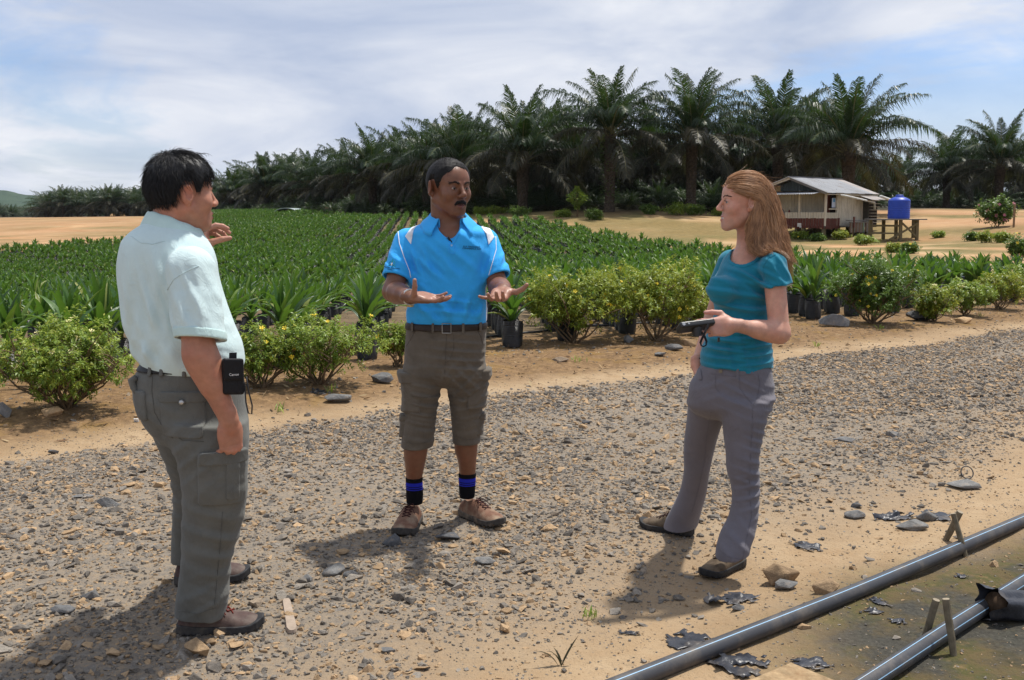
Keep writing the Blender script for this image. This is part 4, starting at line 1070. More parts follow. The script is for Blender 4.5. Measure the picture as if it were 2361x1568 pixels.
    for i, (U, V_, w, h, lab) in enumerate([(1686, 1385, 150, 34, 'wide crumpled black plastic scrap below the front shoe of the woman'), (1590, 1482, 130, 52, 'crumpled black plastic scrap lying left of the pipe'), (1705, 1535, 170, 62, 'large torn black plastic tangle in front of the long pipe'),
            (1868, 1532, 110, 28, 'thin black plastic strip between the two pipes'), (1862, 1262, 90, 22, 'small black plastic rag right of the trouser hem of the woman'), (2062, 1196, 110, 18, 'flat black plastic rag behind the dark grey rock'), (2162, 1192, 70, 34, 'black plastic rag draped over the brownish rock'),
            (1452, 1462, 60, 10, 'narrow curled black strip in the sand'), (2027, 1390, 40, 30, 'upright black plastic flake between the pipes'), (2010, 1412, 60, 12, 'grey plastic shred between the pipes'), (2070, 1434, 44, 14, 'dark curled plastic shred nearer the second pipe'), (735, 905, 40, 14, 'black plastic shred on the verge between the two men'), (2215, 1330, 36, 12, 'grey plastic shred past the upper stakes')]):
        scrap(U, V_, w, h, i, lab, 0.7)
    # paving slab, hoop, driftwood chip, litter tag, irrigation line
    g = ground_pt(1832, 1604); m = MB(); M4 = Matrix.Rotation(rad(38), 4, 'Z'); m.box((0, 0, 0.012), (0.14, 0.12, 0.014), M4); o = m.obj('clay_slab', plain('clay_slab', (0.33, 0.235, 0.135), 0.95, 0.1, var=0.35, scale=26, bump=0.9, bscale=60, dirt=(0.24, 0.15, 0.08)), loc=g); tag(o, 'square tan slab at the bottom edge between the two pipes', 'slab')
    g = ground_pt(2229, 1103); hp = MB(); hp.tube([(0.034*math.cos(a_), 0.034*math.sin(a_)*0.5, 0.034+0.032*math.sin(a_)) for a_ in np.linspace(0, 2*PI, 25)], 0.0035, 6, False); o = hp.obj('pipe_ring', PIPE, loc=g, smooth=True); tag(o, 'small black hoop standing on the ground near the right edge', 'hoop')
    a_ = ground_pt(660, 1388); b_ = ground_pt(674, 1462); m = MB(); dz = Vector((0, 0, 0.012)); V = []; dirv = (b_-a_); sd = Vector((-dirv.y, dirv.x, 0)).normalized()
    for t, w in ((0, 0.010), (0.06, 0.017), (0.5, 0.019), (0.9, 0.021), (0.98, 0.014), (1.0, 0.006)):
        c = dirv*t; V += [c-sd*w+dz*0.2, c+sd*w+dz*0.2, c+sd*w*0.8+dz*1.3, c-sd*w*0.8+dz*1.3]
    F = []
    for i in range(5):
        for k in range(4): F.append((i*4+k, i*4+(k+1) % 4, (i+1)*4+(k+1) % 4, (i+1)*4+k))
    F += [(3, 2, 1, 0), (20, 21, 22, 23)]
    o = obj('wood_chip', mesh('wood_chip', V, F, plain('bleached_wood', (0.34, 0.27, 0.21), 0.85, 0.2, var=0.15, scale=30)), loc=a_); tag(o, 'bleached flat wooden stick on the gravel right of the near shoe', 'stick')
    pts = [ground_pt(U, V_)+Vector((0, 0, 0.02)) for U, V_ in ((300, 880), (560, 846), (820, 806), (1010, 790), (1300, 760), (1540, 742), (1700, 728))]
    m = MB(); P = []
    for a, b in zip(pts, pts[1:]):
        for t in np.linspace(0, 1, 8, endpoint=False):
            p = a.lerp(b, t); p.z = Hs(p.x, p.y)+0.014; P.append(p)
    m.tube(P, 0.012, 8); o = m.obj('irrigation_line', PIPE, smooth=True); tag(o, 'thin black irrigation line running along the front of the seedling bags', 'pipe')
    g = ground_pt(315, 972); m = MB(); m.box((0, 0, 0.012), (0.016, 0.003, 0.014), Matrix.Rotation(0.5, 4, 'X')); o = m.obj('paper_tag', plain('white_card', (0.75, 0.75, 0.72), 0.8), loc=g); tag(o, 'tiny white card lying behind the pale-shirted man', 'card')
build_pipes()
def build_field_extras():
    wood = plain('marker_wood', (0.22, 0.14, 0.08), 0.9)
    for U, V_, h, lab in ((1237, 520, 15, 'little wooden sign among the seedlings near the sand track'), (755, 493, 14, 'thin marker post at the top of the seedling rows')):
        g = ground_pt(U, V_); m = pxm(g.y); e = empty('marker_post', g); b = MB(); b.box((0, 0, h*m*0.5), (0.03, 0.03, h*m*0.5)); b.obj('post', wood, e)
        c = MB(); c.box((0, -0.05, h*m), (0.22, 0.015, 0.09)); c.obj('board', wood, e); tag(e, lab, 'post')
    # small tin shelter in the field
    g = ground_pt(672, 496); e = empty('tin_shelter', g); m = pxm(g.y); roofm = plain('grey_tin', (0.30, 0.36, 0.36), 0.5, 0.4, var=0.2, scale=3)
    w, h = 30*m, 16*m; V = []; n = 14
    for yy in (-3, 3):
        for i in range(n+1): a = PI*i/n; V.append((-w*math.cos(a), yy, h*math.sin(a)))
    F = [(i, i+1, n+2+i, n+1+i) for i in range(n)]
    o = obj('canopy', mesh('canopy', V, F, roofm, True), e); md = o.modifiers.new('t', 'SOLIDIFY'); md.thickness = 0.05
    b = MB()
    for i in (-1, 1): b.box((i*w*0.95, 2.6, h*0.1), (0.05, 0.05, h*0.2))
    b.obj('frame', wood, e); tag(e, 'low grey tin shelter half sunk behind the seedlings', 'shelter')
    # little lookout hut beyond the clearing
    g = ground_pt(205, 497); m = pxm(g.y); e = empty('lookout_hut', g); hm = plain('weathered_pink_board', (0.30, 0.20, 0.18), 0.85)
    for i in (-1, 1):
        for j in (-1, 1): b = MB(); b.box((i*18*m, j*1.2, 10*m), (0.12, 0.12, 10*m)); b.obj('post', hm, e)
    b = MB(); b.box((0, 0, 9*m), (20*m, 1.4, 0.15)); b.obj('floor', hm, e)
    for zz in (12, 15, 18): b = MB(); b.box((0, -1.35, zz*m), (20*m, 0.08, 0.12)); b.obj('rail', hm, e)
    b = MB(); b.box((11*m, -1.25, 14*m), (8*m, 0.06, 4*m)); b.obj('panel', plain('pale_board', (0.6, 0.56, 0.5), 0.8), e)
    b = MB(); b.box((0, 0, 20.5*m), (22*m, 1.8, 0.12)); b.obj('roof', roofm, e)
    tag(e, 'tiny raised hut before the distant plantation on the left', 'hut')
    # dark post by the pink-flowered shrub
    g = ground_pt(2337, 524); b = MB(); q_ = 26*pxm(g.y); b.box((0, 0, q_), (0.04, 0.04, q_)); o = b.obj('fence_post', wood, loc=g); tag(o, 'thin dark post at the right edge beside the pink-flowered shrub', 'post')
    # spoil heaps on the mound
    for U, V_, w, h, lab in ((1010-1010+272, 497, 40, 10, 'small heap of orange earth beside the far track'), (1700, 506, 60, 14, 'brown straw heap on the sand near the face of the woman')):
        g = ground_pt(U, V_); m = pxm(g.y); V, F = [], []; n, k = 18, 6
        for i in range(k+1):
            for j in range(n):
                a = 2*PI*j/n; q = (1-(i/k))*(1+0.2*mnoise.noise((math.cos(a)*2, math.sin(a)*2, i*.3+w))); V.append((w*m*.5*q*math.cos(a), w*m*.4*q*math.sin(a), h*m*math.sin(i/k*PI/2)**.8*(1+.3*mnoise.noise((math.cos(a)*3, math.sin(a)*3, i)))-0.02))
        F = [(i*n+j, i*n+(j+1) % n, (i+1)*n+(j+1) % n, (i+1)*n+j) for i in range(k) for j in range(n)]
        o = obj('earth_heap', mesh('earth_heap', V, F, plain('heap_earth', (0.42, 0.25, 0.11) if U < 500 else (0.30, 0.20, 0.10), 0.95, var=0.35, scale=4), True), loc=g); tag(o, lab, 'heap')
build_field_extras()

# ================================================================== stilt house and water tank
def paint(name, col, worn, amt=0.55):
    M = NM(name); c = M.coord()
    base = M.mix(0.5, col, M.ramp(M.noise(c, 3, 4, 0.6), [(0.3, tuple(x*0.75 for x in col)), (0.7, tuple(min(1, x*1.1) for x in col))]))
    f = M.ramp(M.noise(M.map(c, (9, 9, 1.6)), 1.0, 7, 0.7), [(0.48, 0), (0.70, amt)])
    return M.done(M.pbsdf(M.mix(f, base, worn), 0.8, 0.25))
CREAM = paint('cream_board', (0.56, 0.50, 0.39), (0.24, 0.19, 0.13)); MAROON = paint('maroon_board', (0.115, 0.035, 0.025), (0.09, 0.055, 0.04))
GREYWD = paint('grey_plank', (0.20, 0.185, 0.165), (0.09, 0.075, 0.06)); BROWNWD = paint('brown_plank', (0.15, 0.088, 0.055), (0.22, 0.19, 0.16))
DARKWD = paint('dark_green_board', (0.06, 0.07, 0.065), (0.03, 0.03, 0.03)); ORANGEWD = paint('raw_wood_board', (0.36, 0.23, 0.10), (0.16, 0.10, 0.06))
GREENWD = paint('green_board', (0.14, 0.24, 0.14), (0.15, 0.12, 0.08)); POSTWD = paint('mossy_post', (0.16, 0.13, 0.07), (0.08, 0.07, 0.04))
WHITEPVC = plain('white_pipe', (0.62, 0.61, 0.57), 0.5, var=0.1, scale=6, dirt=(0.35, 0.32, 0.27))
def tin(name, col, rust):
    M = NM(name); c = M.coord()
    f = M.ramp(M.noise(M.map(c, (1.2, 1.2, 1.2)), 1.6, 7, 0.7), [(0.5, 0), (0.72, 0.8)])
    st = M.ramp(M.noise(c, 0.7, 5, 0.6), [(0.3, 0.8), (0.7, 1.15)])
    return M.done(M.pbsdf(M.mix(1, M.mix(f, col, rust), st, 'MULTIPLY'), 0.6, 0.25, None, 0.0))
TIN = tin('roof_tin', (0.24, 0.25, 0.27), (0.16, 0.13, 0.11)); TIN_OLD = tin('old_roof_tin', (0.34, 0.31, 0.29), (0.20, 0.13, 0.09))
DARKVOID = plain('unlit_interior', (0.02, 0.013, 0.01), 0.9)  # near-black colour stands in for the shade inside the house
def build_house():
    Yc = 57.0; C = at(1902, 500, Yc); gz = Hs(C.x, C.y)
    e = empty('stilt_house', (C.x, C.y, gz)); zf, ze, zr = 0.82-gz, 2.74-gz, 3.50-gz
    gd = Vector((-0.72, 0.69, 0)); ld = Vector((0.70, 0.714, 0)); up = Vector((0, 0, 1))
    def P(g, l, z): return gd*g+ld*l+up*z
    def plank(name, a, b, w, t, nrm, mat, parent=e):
        m = MB(); m.bar(a, b, w, t, nrm); return m.obj(name, mat, parent)
    W, L = 3.5, 5.0; gp, lp = 1.85, 0
    # floor, stilts
    m = MB(); m.add([P(0, 0, zf-.1), P(W, 0, zf-.1), P(W, L, zf-.1), P(0, L, zf-.1), P(0, 0, zf), P(W, 0, zf), P(W, L, zf), P(0, L, zf)], [(0, 1, 2, 3), (7, 6, 5, 4), (0, 4, 5, 1), (1, 5, 6, 2), (2, 6, 7, 3), (3, 7, 4, 0)]); m.obj('floor', GREYWD, e)
    for g in (0.08, 1.2, 2.3, 3.4):
        for l in (0.08, 1.6, 3.3, 4.9): plank('stilt', P(g, l, -0.5), P(g, l, zf-.1), 0.16, 0.16, ld, POSTWD)
    # back and end walls, ceiling, and near-black sheets painting shade behind the boards
    def wall(name, pts, mat): m = MB(); m.add(pts, [tuple(range(len(pts)))]); o = m.obj(name, mat, e); return o
    wall('back_wall', [P(W, 0.9, zf), P(W, L, zf), P(W, L, ze+.1), P(W, 0.9, ze+.1)], CREAM)
    wall('end_wall', [P(0, L, zf), P(W, L, zf), P(W, L, ze), P(gp, L, zr), P(0, L, ze)], CREAM)
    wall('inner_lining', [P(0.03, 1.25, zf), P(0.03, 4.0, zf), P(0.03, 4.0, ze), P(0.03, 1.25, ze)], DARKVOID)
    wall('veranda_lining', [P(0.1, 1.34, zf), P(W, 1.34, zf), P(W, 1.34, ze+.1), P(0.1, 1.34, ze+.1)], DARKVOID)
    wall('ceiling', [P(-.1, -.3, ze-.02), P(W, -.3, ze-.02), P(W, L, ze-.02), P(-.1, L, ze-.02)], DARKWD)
    rr = random.Random(4)
    # vertical cream boards: long side and veranda back wall
    l = 1.28
    while l < 3.92: plank('wall_board', P(-0.012*rr.random(), l, zf-.05), P(-0.012*rr.random(), l, ze), 0.150, 0.022, gd, CREAM); l += 0.163
    g = 0.55
    while g < W: plank('wall_board', P(g, 1.30-0.012*rr.random(), zf), P(g, 1.30-0.012*rr.random(), ze), 0.152, 0.022, ld, CREAM); g += 0.166
    # posts and the door
    for g, l in ((0, 0), (1.45, 0), (3.4, 0), (0, 1.2), (0, 3.95)): plank('post', P(g-.02, l, zf), P(g-.02, l, ze), 0.10, 0.10, ld, CREAM)
    plank('door_leaf', P(0.28, 0.72, zf), P(0.28, 0.72, ze-.15), 0.62, 0.04, gd, MAROON)
    m = MB(); m.bar(P(0.05, 0.98, zf+1.0), P(0.05, 0.98, zf+1.52), 0.40, 0.01, gd); po = m.obj('poster', plain('calendar_paper', (0.50, 0.55, 0.66), 0.7, var=0.1, scale=20), e)
    m = MB(); m.bar(P(0.042, 0.98, zf+1.30), P(0.042, 0.98, zf+1.50), 0.22, 0.004, gd); m.obj('poster_picture', plain('poster_blue', (0.10, 0.28, 0.48), 0.6), po)
    plank('sill', P(-.03, 0.35, zf+.92), P(-.03, 1.25, zf+.92), 0.05, 0.06, up, CREAM)
    # parapet of slats, cream above maroon
    def slat(a, zt, nrm):
        m = MB(); h = zf+0.42+rr.uniform(-.01, .01); m.bar(a+up*(zf-.13+rr.uniform(-.05, .02)), a+up*h, 0.125, 0.022, nrm, 0); m.bar(a+up*h, a+up*(zf+zt), 0.125, 0.022, nrm, 1); m.obj('parapet_slat', None, e, mats=[MAROON, CREAM])
    g = 0.08
    while g < 2.2: slat(P(g, -0.06, 0), 0.74, ld); g += 0.148
    l = 0.06
    while l < 1.5: slat(P(-0.06, l, 0), 0.72, gd); l += 0.148
    plank('rail', P(0, -0.03, zf+.70), P(2.25, -0.03, zf+.70), 0.05, 0.03, up, CREAM); plank('rail', P(-.03, 0, zf+.68), P(-.03, 1.5, zf+.68), 0.05, 0.03, up, CREAM)
    # low plank deck along the long side
    l = 1.56; i = 0
    while l < 4.05:
        if i not in (3, 14): plank('deck_board', P(-0.62, l, zf-.36+rr.uniform(-.03, .02)), P(-0.62, l, zf+.18), 0.105, 0.022, gd, GREENWD if i == 12 else (BROWNWD, GREYWD, BROWNWD)[i % 3])
        l += 0.118; i += 1
    plank('deck_floor', P(-0.3, 1.5, zf-.02), P(-0.3, 4.1, zf-.02), 0.6, 0.06, up, GREYWD); plank('rail', P(-.60, 1.5, zf+.20), P(-.60, 4.1, zf+.20), 0.12, 0.05, up, GREYWD)
    plank('deck_post', P(-.66, 1.85, zf-.1), P(-.66, 1.85, zf+.5), 0.13, 0.05, gd, MAROON); plank('lumber', P(-.4, 1.7, zf+.30), P(-.35, 3.9, zf+.27), 0.25, 0.04, up, GREYWD)
    for l in (1.9, 3.5): plank('stilt', P(-.55, l, -.5), P(-.55, l, zf-.1), 0.10, 0.10, ld, POSTWD)
    # gable boards
    g = 0.5
    while g < W-0.1:
        zt = (ze+(zr-ze)*g/gp if g < gp else zr-(zr-ze-.15)*(g-gp)/(W-gp))-0.16
        if zt > ze+.05: plank('gable_board', P(g, 0.0, ze-.02), P(g, 0.0, zt), 0.15, 0.02, ld, DARKWD if g < 2.5 else ORANGEWD)
        g += 0.165
    plank('barge_board', P(-.25, -.36, ze-.16), P(gp, -.36, zr-.06), 0.035, 0.16, ld.cross(Vector((0, 0, 1))), GREYWD)
    plank('barge_board', P(gp, -.36, zr-.06), P(W+.25, -.36, ze+.06), 0.035, 0.16, ld.cross(Vector((0, 0, 1))), CREAM)
    # corrugated roof sheets
    def sheet(name, a, b, c, d, mat, waves=7, amp=0.022):
        """a-b along the eave, d-c along the ridge"""
        V, F = [], []; n = waves*6; a, b, c, d = [Vector(q) for q in (a, b, c, d)]; nn = (b-a).cross(d-a).normalized()
        if nn.z < 0: nn = -nn
        for t in (0, 0.33, 0.67, 1):
            for i in range(n+1):
                u = i/n; V.append(a.lerp(b, u).lerp(d.lerp(c, u), t)+nn*amp*math.sin(u*waves*2*PI))
        for k in range(3):
            for i in range(n): F.append((k*(n+1)+i, k*(n+1)+i+1, (k+1)*(n+1)+i+1, (k+1)*(n+1)+i))
        o = obj(name, mesh(name, V, F, mat, True), e); return o
    n = 7; l0, l1 = -0.45, 5.25
    for i in range(n):
        a, b = l0+(l1-l0)*i/n-.03, l0+(l1-l0)*(i+1)/n+.03; dz = 0.012*(i % 2)
        sheet('roof_sheet', P(-.38, a, ze-.14+dz), P(-.38, b, ze-.14+dz), P(gp, b, zr+dz), P(gp, a, zr+dz), TIN if i < 6 else TIN_OLD)
        sheet('roof_sheet', P(W+.35, a, ze+.02+dz), P(W+.35, b, ze+.02+dz), P(gp, b, zr+dz), P(gp, a, zr+dz), TIN_OLD)
    plank('ridge_cap', P(gp, l0, zr+.03), P(gp, l1, zr+.03), 0.22, 0.02, up, TIN)
    plank('eave_board', P(-.30, l0+.1, ze-.22), P(-.30, l1-.1, ze-.22), 0.03, 0.12, gd, CREAM)
    for i in range(4): sheet('awning_sheet', P(0.15+i*.88, -1.0, ze-.20), P(1.06+i*.88, -1.0, ze-.20), P(1.06+i*.88, 0, ze-.06), P(0.15+i*.88, 0, ze-.06), TIN)
    for i in range(2): sheet('leanto_sheet', P(-1.0, 3.1+i*.95, ze-.48), P(-1.0, 4.1+i*.95, ze-.50), P(-.2, 4.1+i*.95, ze-.22), P(-.2, 3.1+i*.95, ze-.22), TIN_OLD)
    # annex with level boards
    z = zf-.1
    while z < ze-.45: plank('annex_board', P(-.45, 4.02, z+.09), P(-.45, 5.05, z+.09), 0.022, 0.165, gd, CREAM); z += 0.178
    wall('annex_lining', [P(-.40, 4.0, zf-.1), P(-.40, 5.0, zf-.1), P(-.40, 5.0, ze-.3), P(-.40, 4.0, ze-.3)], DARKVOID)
    z = zf-.1
    while z < ze-.45: plank('annex_board', P(-.45, 5.06, z+.09), P(0.9, 5.06, z+.09), 0.022, 0.165, ld, CREAM); z += 0.178
    m = MB(); m.tube([P(-.45, 0.75, ze-.25), P(-.55, 1.2, ze-.30), P(-.75, 3.9, ze-.62), P(-.75, 3.95, ze-1.0)], 0.055, 10); m.obj('gutter_pipe', WHITEPVC, e, True)
    m = MB(); m.tube([P(-1.02, 4.0, ze-.28), P(-1.02, 5.6, ze-.52)], 0.075, 10); m.obj('gutter_pipe', WHITEPVC, e, True)
    e.scale = (1.07, 1.07, 1.0)
    tag(e, 'cream wooden stilt house with tin roof and maroon slatted veranda', 'house')
    # things kept on the veranda
    def world(p): return Vector((C.x, C.y, gz))+Vector((p.x*1.07, p.y*1.07, p.z))
    m = MB(); 
    for i in range(8): a = i*PI/4; m.tube([(0.16*math.cos(a), 0.16*math.sin(a), 0), (0.16*math.cos(a), 0.16*math.sin(a), 0.34)], 0.010, 4)
    for z in (0, 0.17, 0.34): m.tube([(0.16*math.cos(a), 0.16*math.sin(a), z) for a in np.linspace(0, 2*PI, 17)], 0.012, 4, False)
    m.tube([(0, 0, 0.34), (0, 0, 0.62)], 0.008, 4)
    o = m.obj('bird_cage', GREYWD, loc=world(P(2.75, -0.15, ze-.95))); tag(o, 'wire bird cage hanging under the tin awning of the house', 'bird cage')
    for k, (g, l, w, h, colr, lab) in enumerate(((2.6, 0.3, 0.45, 0.95, (0.16, 0.15, 0.17), 'dark heap of cloth and gear at the open end of the veranda'), (2.3, 0.5, 0.28, 0.9, (0.22, 0.06, 0.05), 'reddish bundle beside the dark heap on the veranda'))):
        V, F = [], []; n, kk = 14, 7
        for i in range(kk+1):
            for j in range(n): a = 2*PI*j/n; q = math.sin(PI*min(.97, (i/kk)*.85+.12))*(1+.3*mnoise.noise((math.cos(a)*2, math.sin(a)*2, i*.5+k*9))); V.append((w*.5*q*math.cos(a), w*.5*q*math.sin(a), h*i/kk))
        F = [(i*n+j, i*n+(j+1) % n, (i+1)*n+(j+1) % n, (i+1)*n+j) for i in range(kk) for j in range(n)]+[tuple(range(kk*n, kk*n+n))]
        o = obj('bundle', mesh('bundle', V, F, plain('bundle_cloth', colr, 0.9, var=0.4, scale=8), True), loc=world(P(g, l, zf))); tag(o, lab, 'bundle')
    m = MB(); m.box((0, 0, 0), (0.11, 0.03, 0.10)); m.box((0.05, -.01, -.1), (0.05, 0.03, 0.05)); o = m.obj('white_cloth', WHITEPVC, loc=world(P(1.35, -.11, zf+.05))); tag(o, 'small white cloth caught on the maroon slats', 'cloth')
    # tank stand
    Yt = 55.5; T = at(2072, 500, Yt); tz = Hs(T.x, T.y); s = empty('tank_stand', (T.x, T.y, tz)); zt = at(2072, 507, Yt).z-tz
    def bar(name, a, b, w=0.14, mat=POSTWD): m = MB(); m.bar(a, b, w, w, (0, 1, 0.01)); return m.obj(name, mat, s)
    m_ = pxm(Yt); X = lambda U: (U-2072)*m_
    for U, y in ((2012, .2), (2066, -.75), (2082, .9), (2052, .85), (2104, -.7), (2116, .5)): bar('post', (X(U), y, -.4), (X(U)-0.02, y, zt), 0.15)
    bar('brace', (X(2068), -.8, zt*0.85), (X(2104), -.78, 0.15), 0.09); bar('brace', (X(2104), -.80, zt*0.85), (X(2040), -.82, 0.05), 0.09); bar('rail', (X(2010), .15, zt*.35), (X(2066), -.7, zt*.35), 0.08); bar('rail', (X(2010), .15, zt*.72), (X(2066), -.7, zt*.72), 0.10)
    for k in range(9):
        y = -.95+k*.24; m = MB(); m.box((X(2064), y, zt+.03), (56*m_, .105, .03)); m.obj('deck_plank', GREYWD, s)
    tag(s, 'rough timber stand carrying the blue water tank beside the house', 'stand')
    V, F = [], []; n = 36; R_ = 24.0*m_; Ht = 47*m_
    prof = [(R_*.97, 0), (R_, .03)]
    for k in range(8): z = .06+k*(Ht*.88-.06)/8; prof += [(R_*.985, z), (R_, z+.02), (R_, z+.10)]
    prof += [(R_*.99, Ht*.88), (R_*.9, Ht*.94), (R_*.55, Ht*1.03), (R_*.36, Ht*1.06), (R_*.36, Ht*1.13), (R_*.30, Ht*1.15), (0.001, Ht*1.16)]
    for (r, z) in prof:
        for j in range(n): a = 2*PI*j/n; V.append((r*math.cos(a), r*math.sin(a), z))
    F = [(i*n+j, i*n+(j+1) % n, (i+1)*n+(j+1) % n, (i+1)*n+j) for i in range(len(prof)-1) for j in range(n)]
    o = obj('water_tank', mesh('water_tank', V, F, plain('blue_plastic', (0.012, 0.05, 0.36), 0.42, 0.4, var=0.12, scale=2), True), loc=(T.x, T.y, tz+zt+.065)); smooth_by_angle(o.data, 35); tag(o, 'round blue plastic water tank on its timber stand', 'tank')
build_house()

# ================================================================== solid modelling for the figures: signed distances meshed into skins
f32 = np.float32
def A3(*v): return np.array(v, dtype=np.float64)
def smin(a, b, k):
    h = np.clip(0.5+0.5*(b-a)/k, 0, 1); return b*(1-h)+a*h-k*h*(1-h)
def smax(a, b, k): return -smin(-a, -b, k)
def cone(a, b, ra, rb):
    a = A3(*a); b = A3(*b); ab = b-a; L2 = float(ab @ ab)+1e-12
    def f(P):
        t = np.clip(((P-a) @ ab)/L2, 0, 1); q = P-a-t[:, None]*ab
        return np.sqrt((q*q).sum(1))-(ra+(rb-ra)*t)
    return f
def ell(c, r, R=None):
    c = A3(*c); r = A3(*r); 
    def f(P):
        q = P-c
        if R is not None: q = q @ R
        k0 = np.sqrt(((q/r)**2).sum(1)); k1 = np.sqrt(((q/(r*r))**2).sum(1))+1e-9
        return k0*(k0-1)/k1
    return f
def loft(secs, n=2.0, rot=0.0, cap=0.01):
    """stacked level sections: (z, cx, cy, rx, ry)"""
    S = np.array(sorted(secs), float); z = S[:, 0]; zz = np.linspace(z[0], z[-1], 160)
    T = np.zeros((160, 4))
    m = np.gradient(S[:, 1:], z, axis=0) if len(z) > 1 else S[:, 1:]*0
    idx = np.clip(np.searchsorted(z, zz)-1, 0, len(z)-2); h = (z[idx+1]-z[idx]); t = ((zz-z[idx])/h)[:, None]; h = h[:, None]
    T = (2*t**3-3*t**2+1)*S[idx, 1:]+(t**3-2*t**2+t)*h*m[idx]+(-2*t**3+3*t**2)*S[idx+1, 1:]+(t**3-t**2)*h*m[idx+1]
    cr, sr = math.cos(rot), math.sin(rot)
    def f(P):
        q = np.clip(P[:, 2], z[0], z[-1]); w = (q-z[0])/(z[-1]-z[0])*159; i = np.minimum(w.astype(int), 158); u = (w-i)[:, None]
        s = T[i]*(1-u)+T[i+1]*u
        dx = P[:, 0]-s[:, 0]; dy = P[:, 1]-s[:, 1]
        if rot: dx, dy = dx*cr+dy*sr, -dx*sr+dy*cr
        rho = np.hypot(dx, dy)+1e-6
        k = ((np.abs(dx)/s[:, 2])**n+(np.abs(dy)/s[:, 3])**n)**(1/n)+1e-4
        d = rho*(1-1/k); d = np.maximum(d, -np.minimum(s[:, 2], s[:, 3]))
        e = np.maximum(P[:, 2]-z[-1], z[0]-P[:, 2])
        return smax(d, e, cap)
    return f
def union(fs, k=0.01):
    def f(P):
        d = fs[0](P)
        for g in fs[1:]: d = smin(d, g(P), k)
        return d
    return f
def ball(f, c, r):
    """evaluate a detailed solid only inside a ball round it"""
    c = A3(*c)
    def g(P):
        d = np.sqrt(((P-c)**2).sum(1))-r; m = d < 0; out = d+0.05
        if m.any(): out[m] = f(P[m])
        return out
    return g
def chain(pts, rs, k=0.01):
    return union([cone(pts[i], pts[i+1], rs[i], rs[i+1]) for i in range(len(pts)-1)], k)
def half(c, n):
    c = A3(*c); n = A3(*n); n = n/np.linalg.norm(n)
    return lambda P: (P-c) @ n
def frame(x, z):
    x = Vector(x).normalized(); z = Vector(z); z = (z-x*z.dot(x)).normalized(); y = z.cross(x)
    return x, y, z
_WOB = {}
def wob(P, freq, seed, aniso=(1, 1, 1)):
    key = (freq, seed, aniso)
    if key not in _WOB:
        rs = np.random.RandomState(seed); K = []
        for i in range(5):
            k = rs.normal(size=3); k /= np.linalg.norm(k)
            K.append((k*freq*rs.uniform(0.7, 1.5)*np.array(aniso), rs.uniform(0, 6.28), rs.normal(size=3)*freq*0.35*np.array(aniso), rs.uniform(0, 6)))
        _WOB[key] = K
    s = 0
    for k, a, k2, b in _WOB[key]: s = s+np.sin(P @ k+a+1.3*np.sin(P @ k2+b))
    return s/5
def folds(spec):
    """local creases: (centre, direction across, wavelength, amplitude, reach)"""
    sp = [(A3(*c), A3(*d)/np.linalg.norm(A3(*d)), w, a, r) for c, d, w, a, r in spec]
    def f(P):
        s = np.zeros(len(P)); wv = 1.1*wob(P, 9, 3)
        for c, d, w, a, r in sp:
            q = P-c; ph = (q @ d)*2*PI/w+wv; s = s+a*np.exp(-(q*q).sum(1)/(r*r))*(np.sin(ph)+.35*np.sin(2*ph+.7))
        return s
    return f
def mesh_sdf(f, lo, hi, res, co=4):
    lo = np.array(lo, float); hi = np.array(hi, float)
    nc = np.ceil((hi-lo)/(res*co)).astype(int)+1
    ax = [lo[i]+np.arange(nc[i]+1)*res*co for i in range(3)]
    G = np.stack(np.meshgrid(*ax, indexing='ij'), -1).reshape(-1, 3)
    C = f(G).reshape(nc+1)
    cell_min = np.full(nc, 1e9); cell_abs = np.full(nc, 1e9); pos = np.zeros(nc, bool); neg = np.zeros(nc, bool)
    for dx in (0, 1):
        for dy in (0, 1):
            for dz in (0, 1):
                q = C[dx:nc[0]+dx, dy:nc[1]+dy, dz:nc[2]+dz]; cell_abs = np.minimum(cell_abs, np.abs(q)); pos |= q > 0; neg |= q <= 0
    act = (cell_abs < res*co*1.0) | (pos & neg)
    fine = np.repeat(np.repeat(np.repeat(act, co, 0), co, 1), co, 2)
    sg = np.repeat(np.repeat(np.repeat(np.where(C[:-1, :-1, :-1] > 0, 1.0, -1.0), co, 0), co, 1), co, 2).astype(f32)
    idx = np.argwhere(fine); Pp = lo+idx*res; val = np.empty(len(Pp))
    for i in range(0, len(Pp), 200000): val[i:i+200000] = f(Pp[i:i+200000])
    D = sg; D[fine] = val
    return surface_nets(D, lo, res)
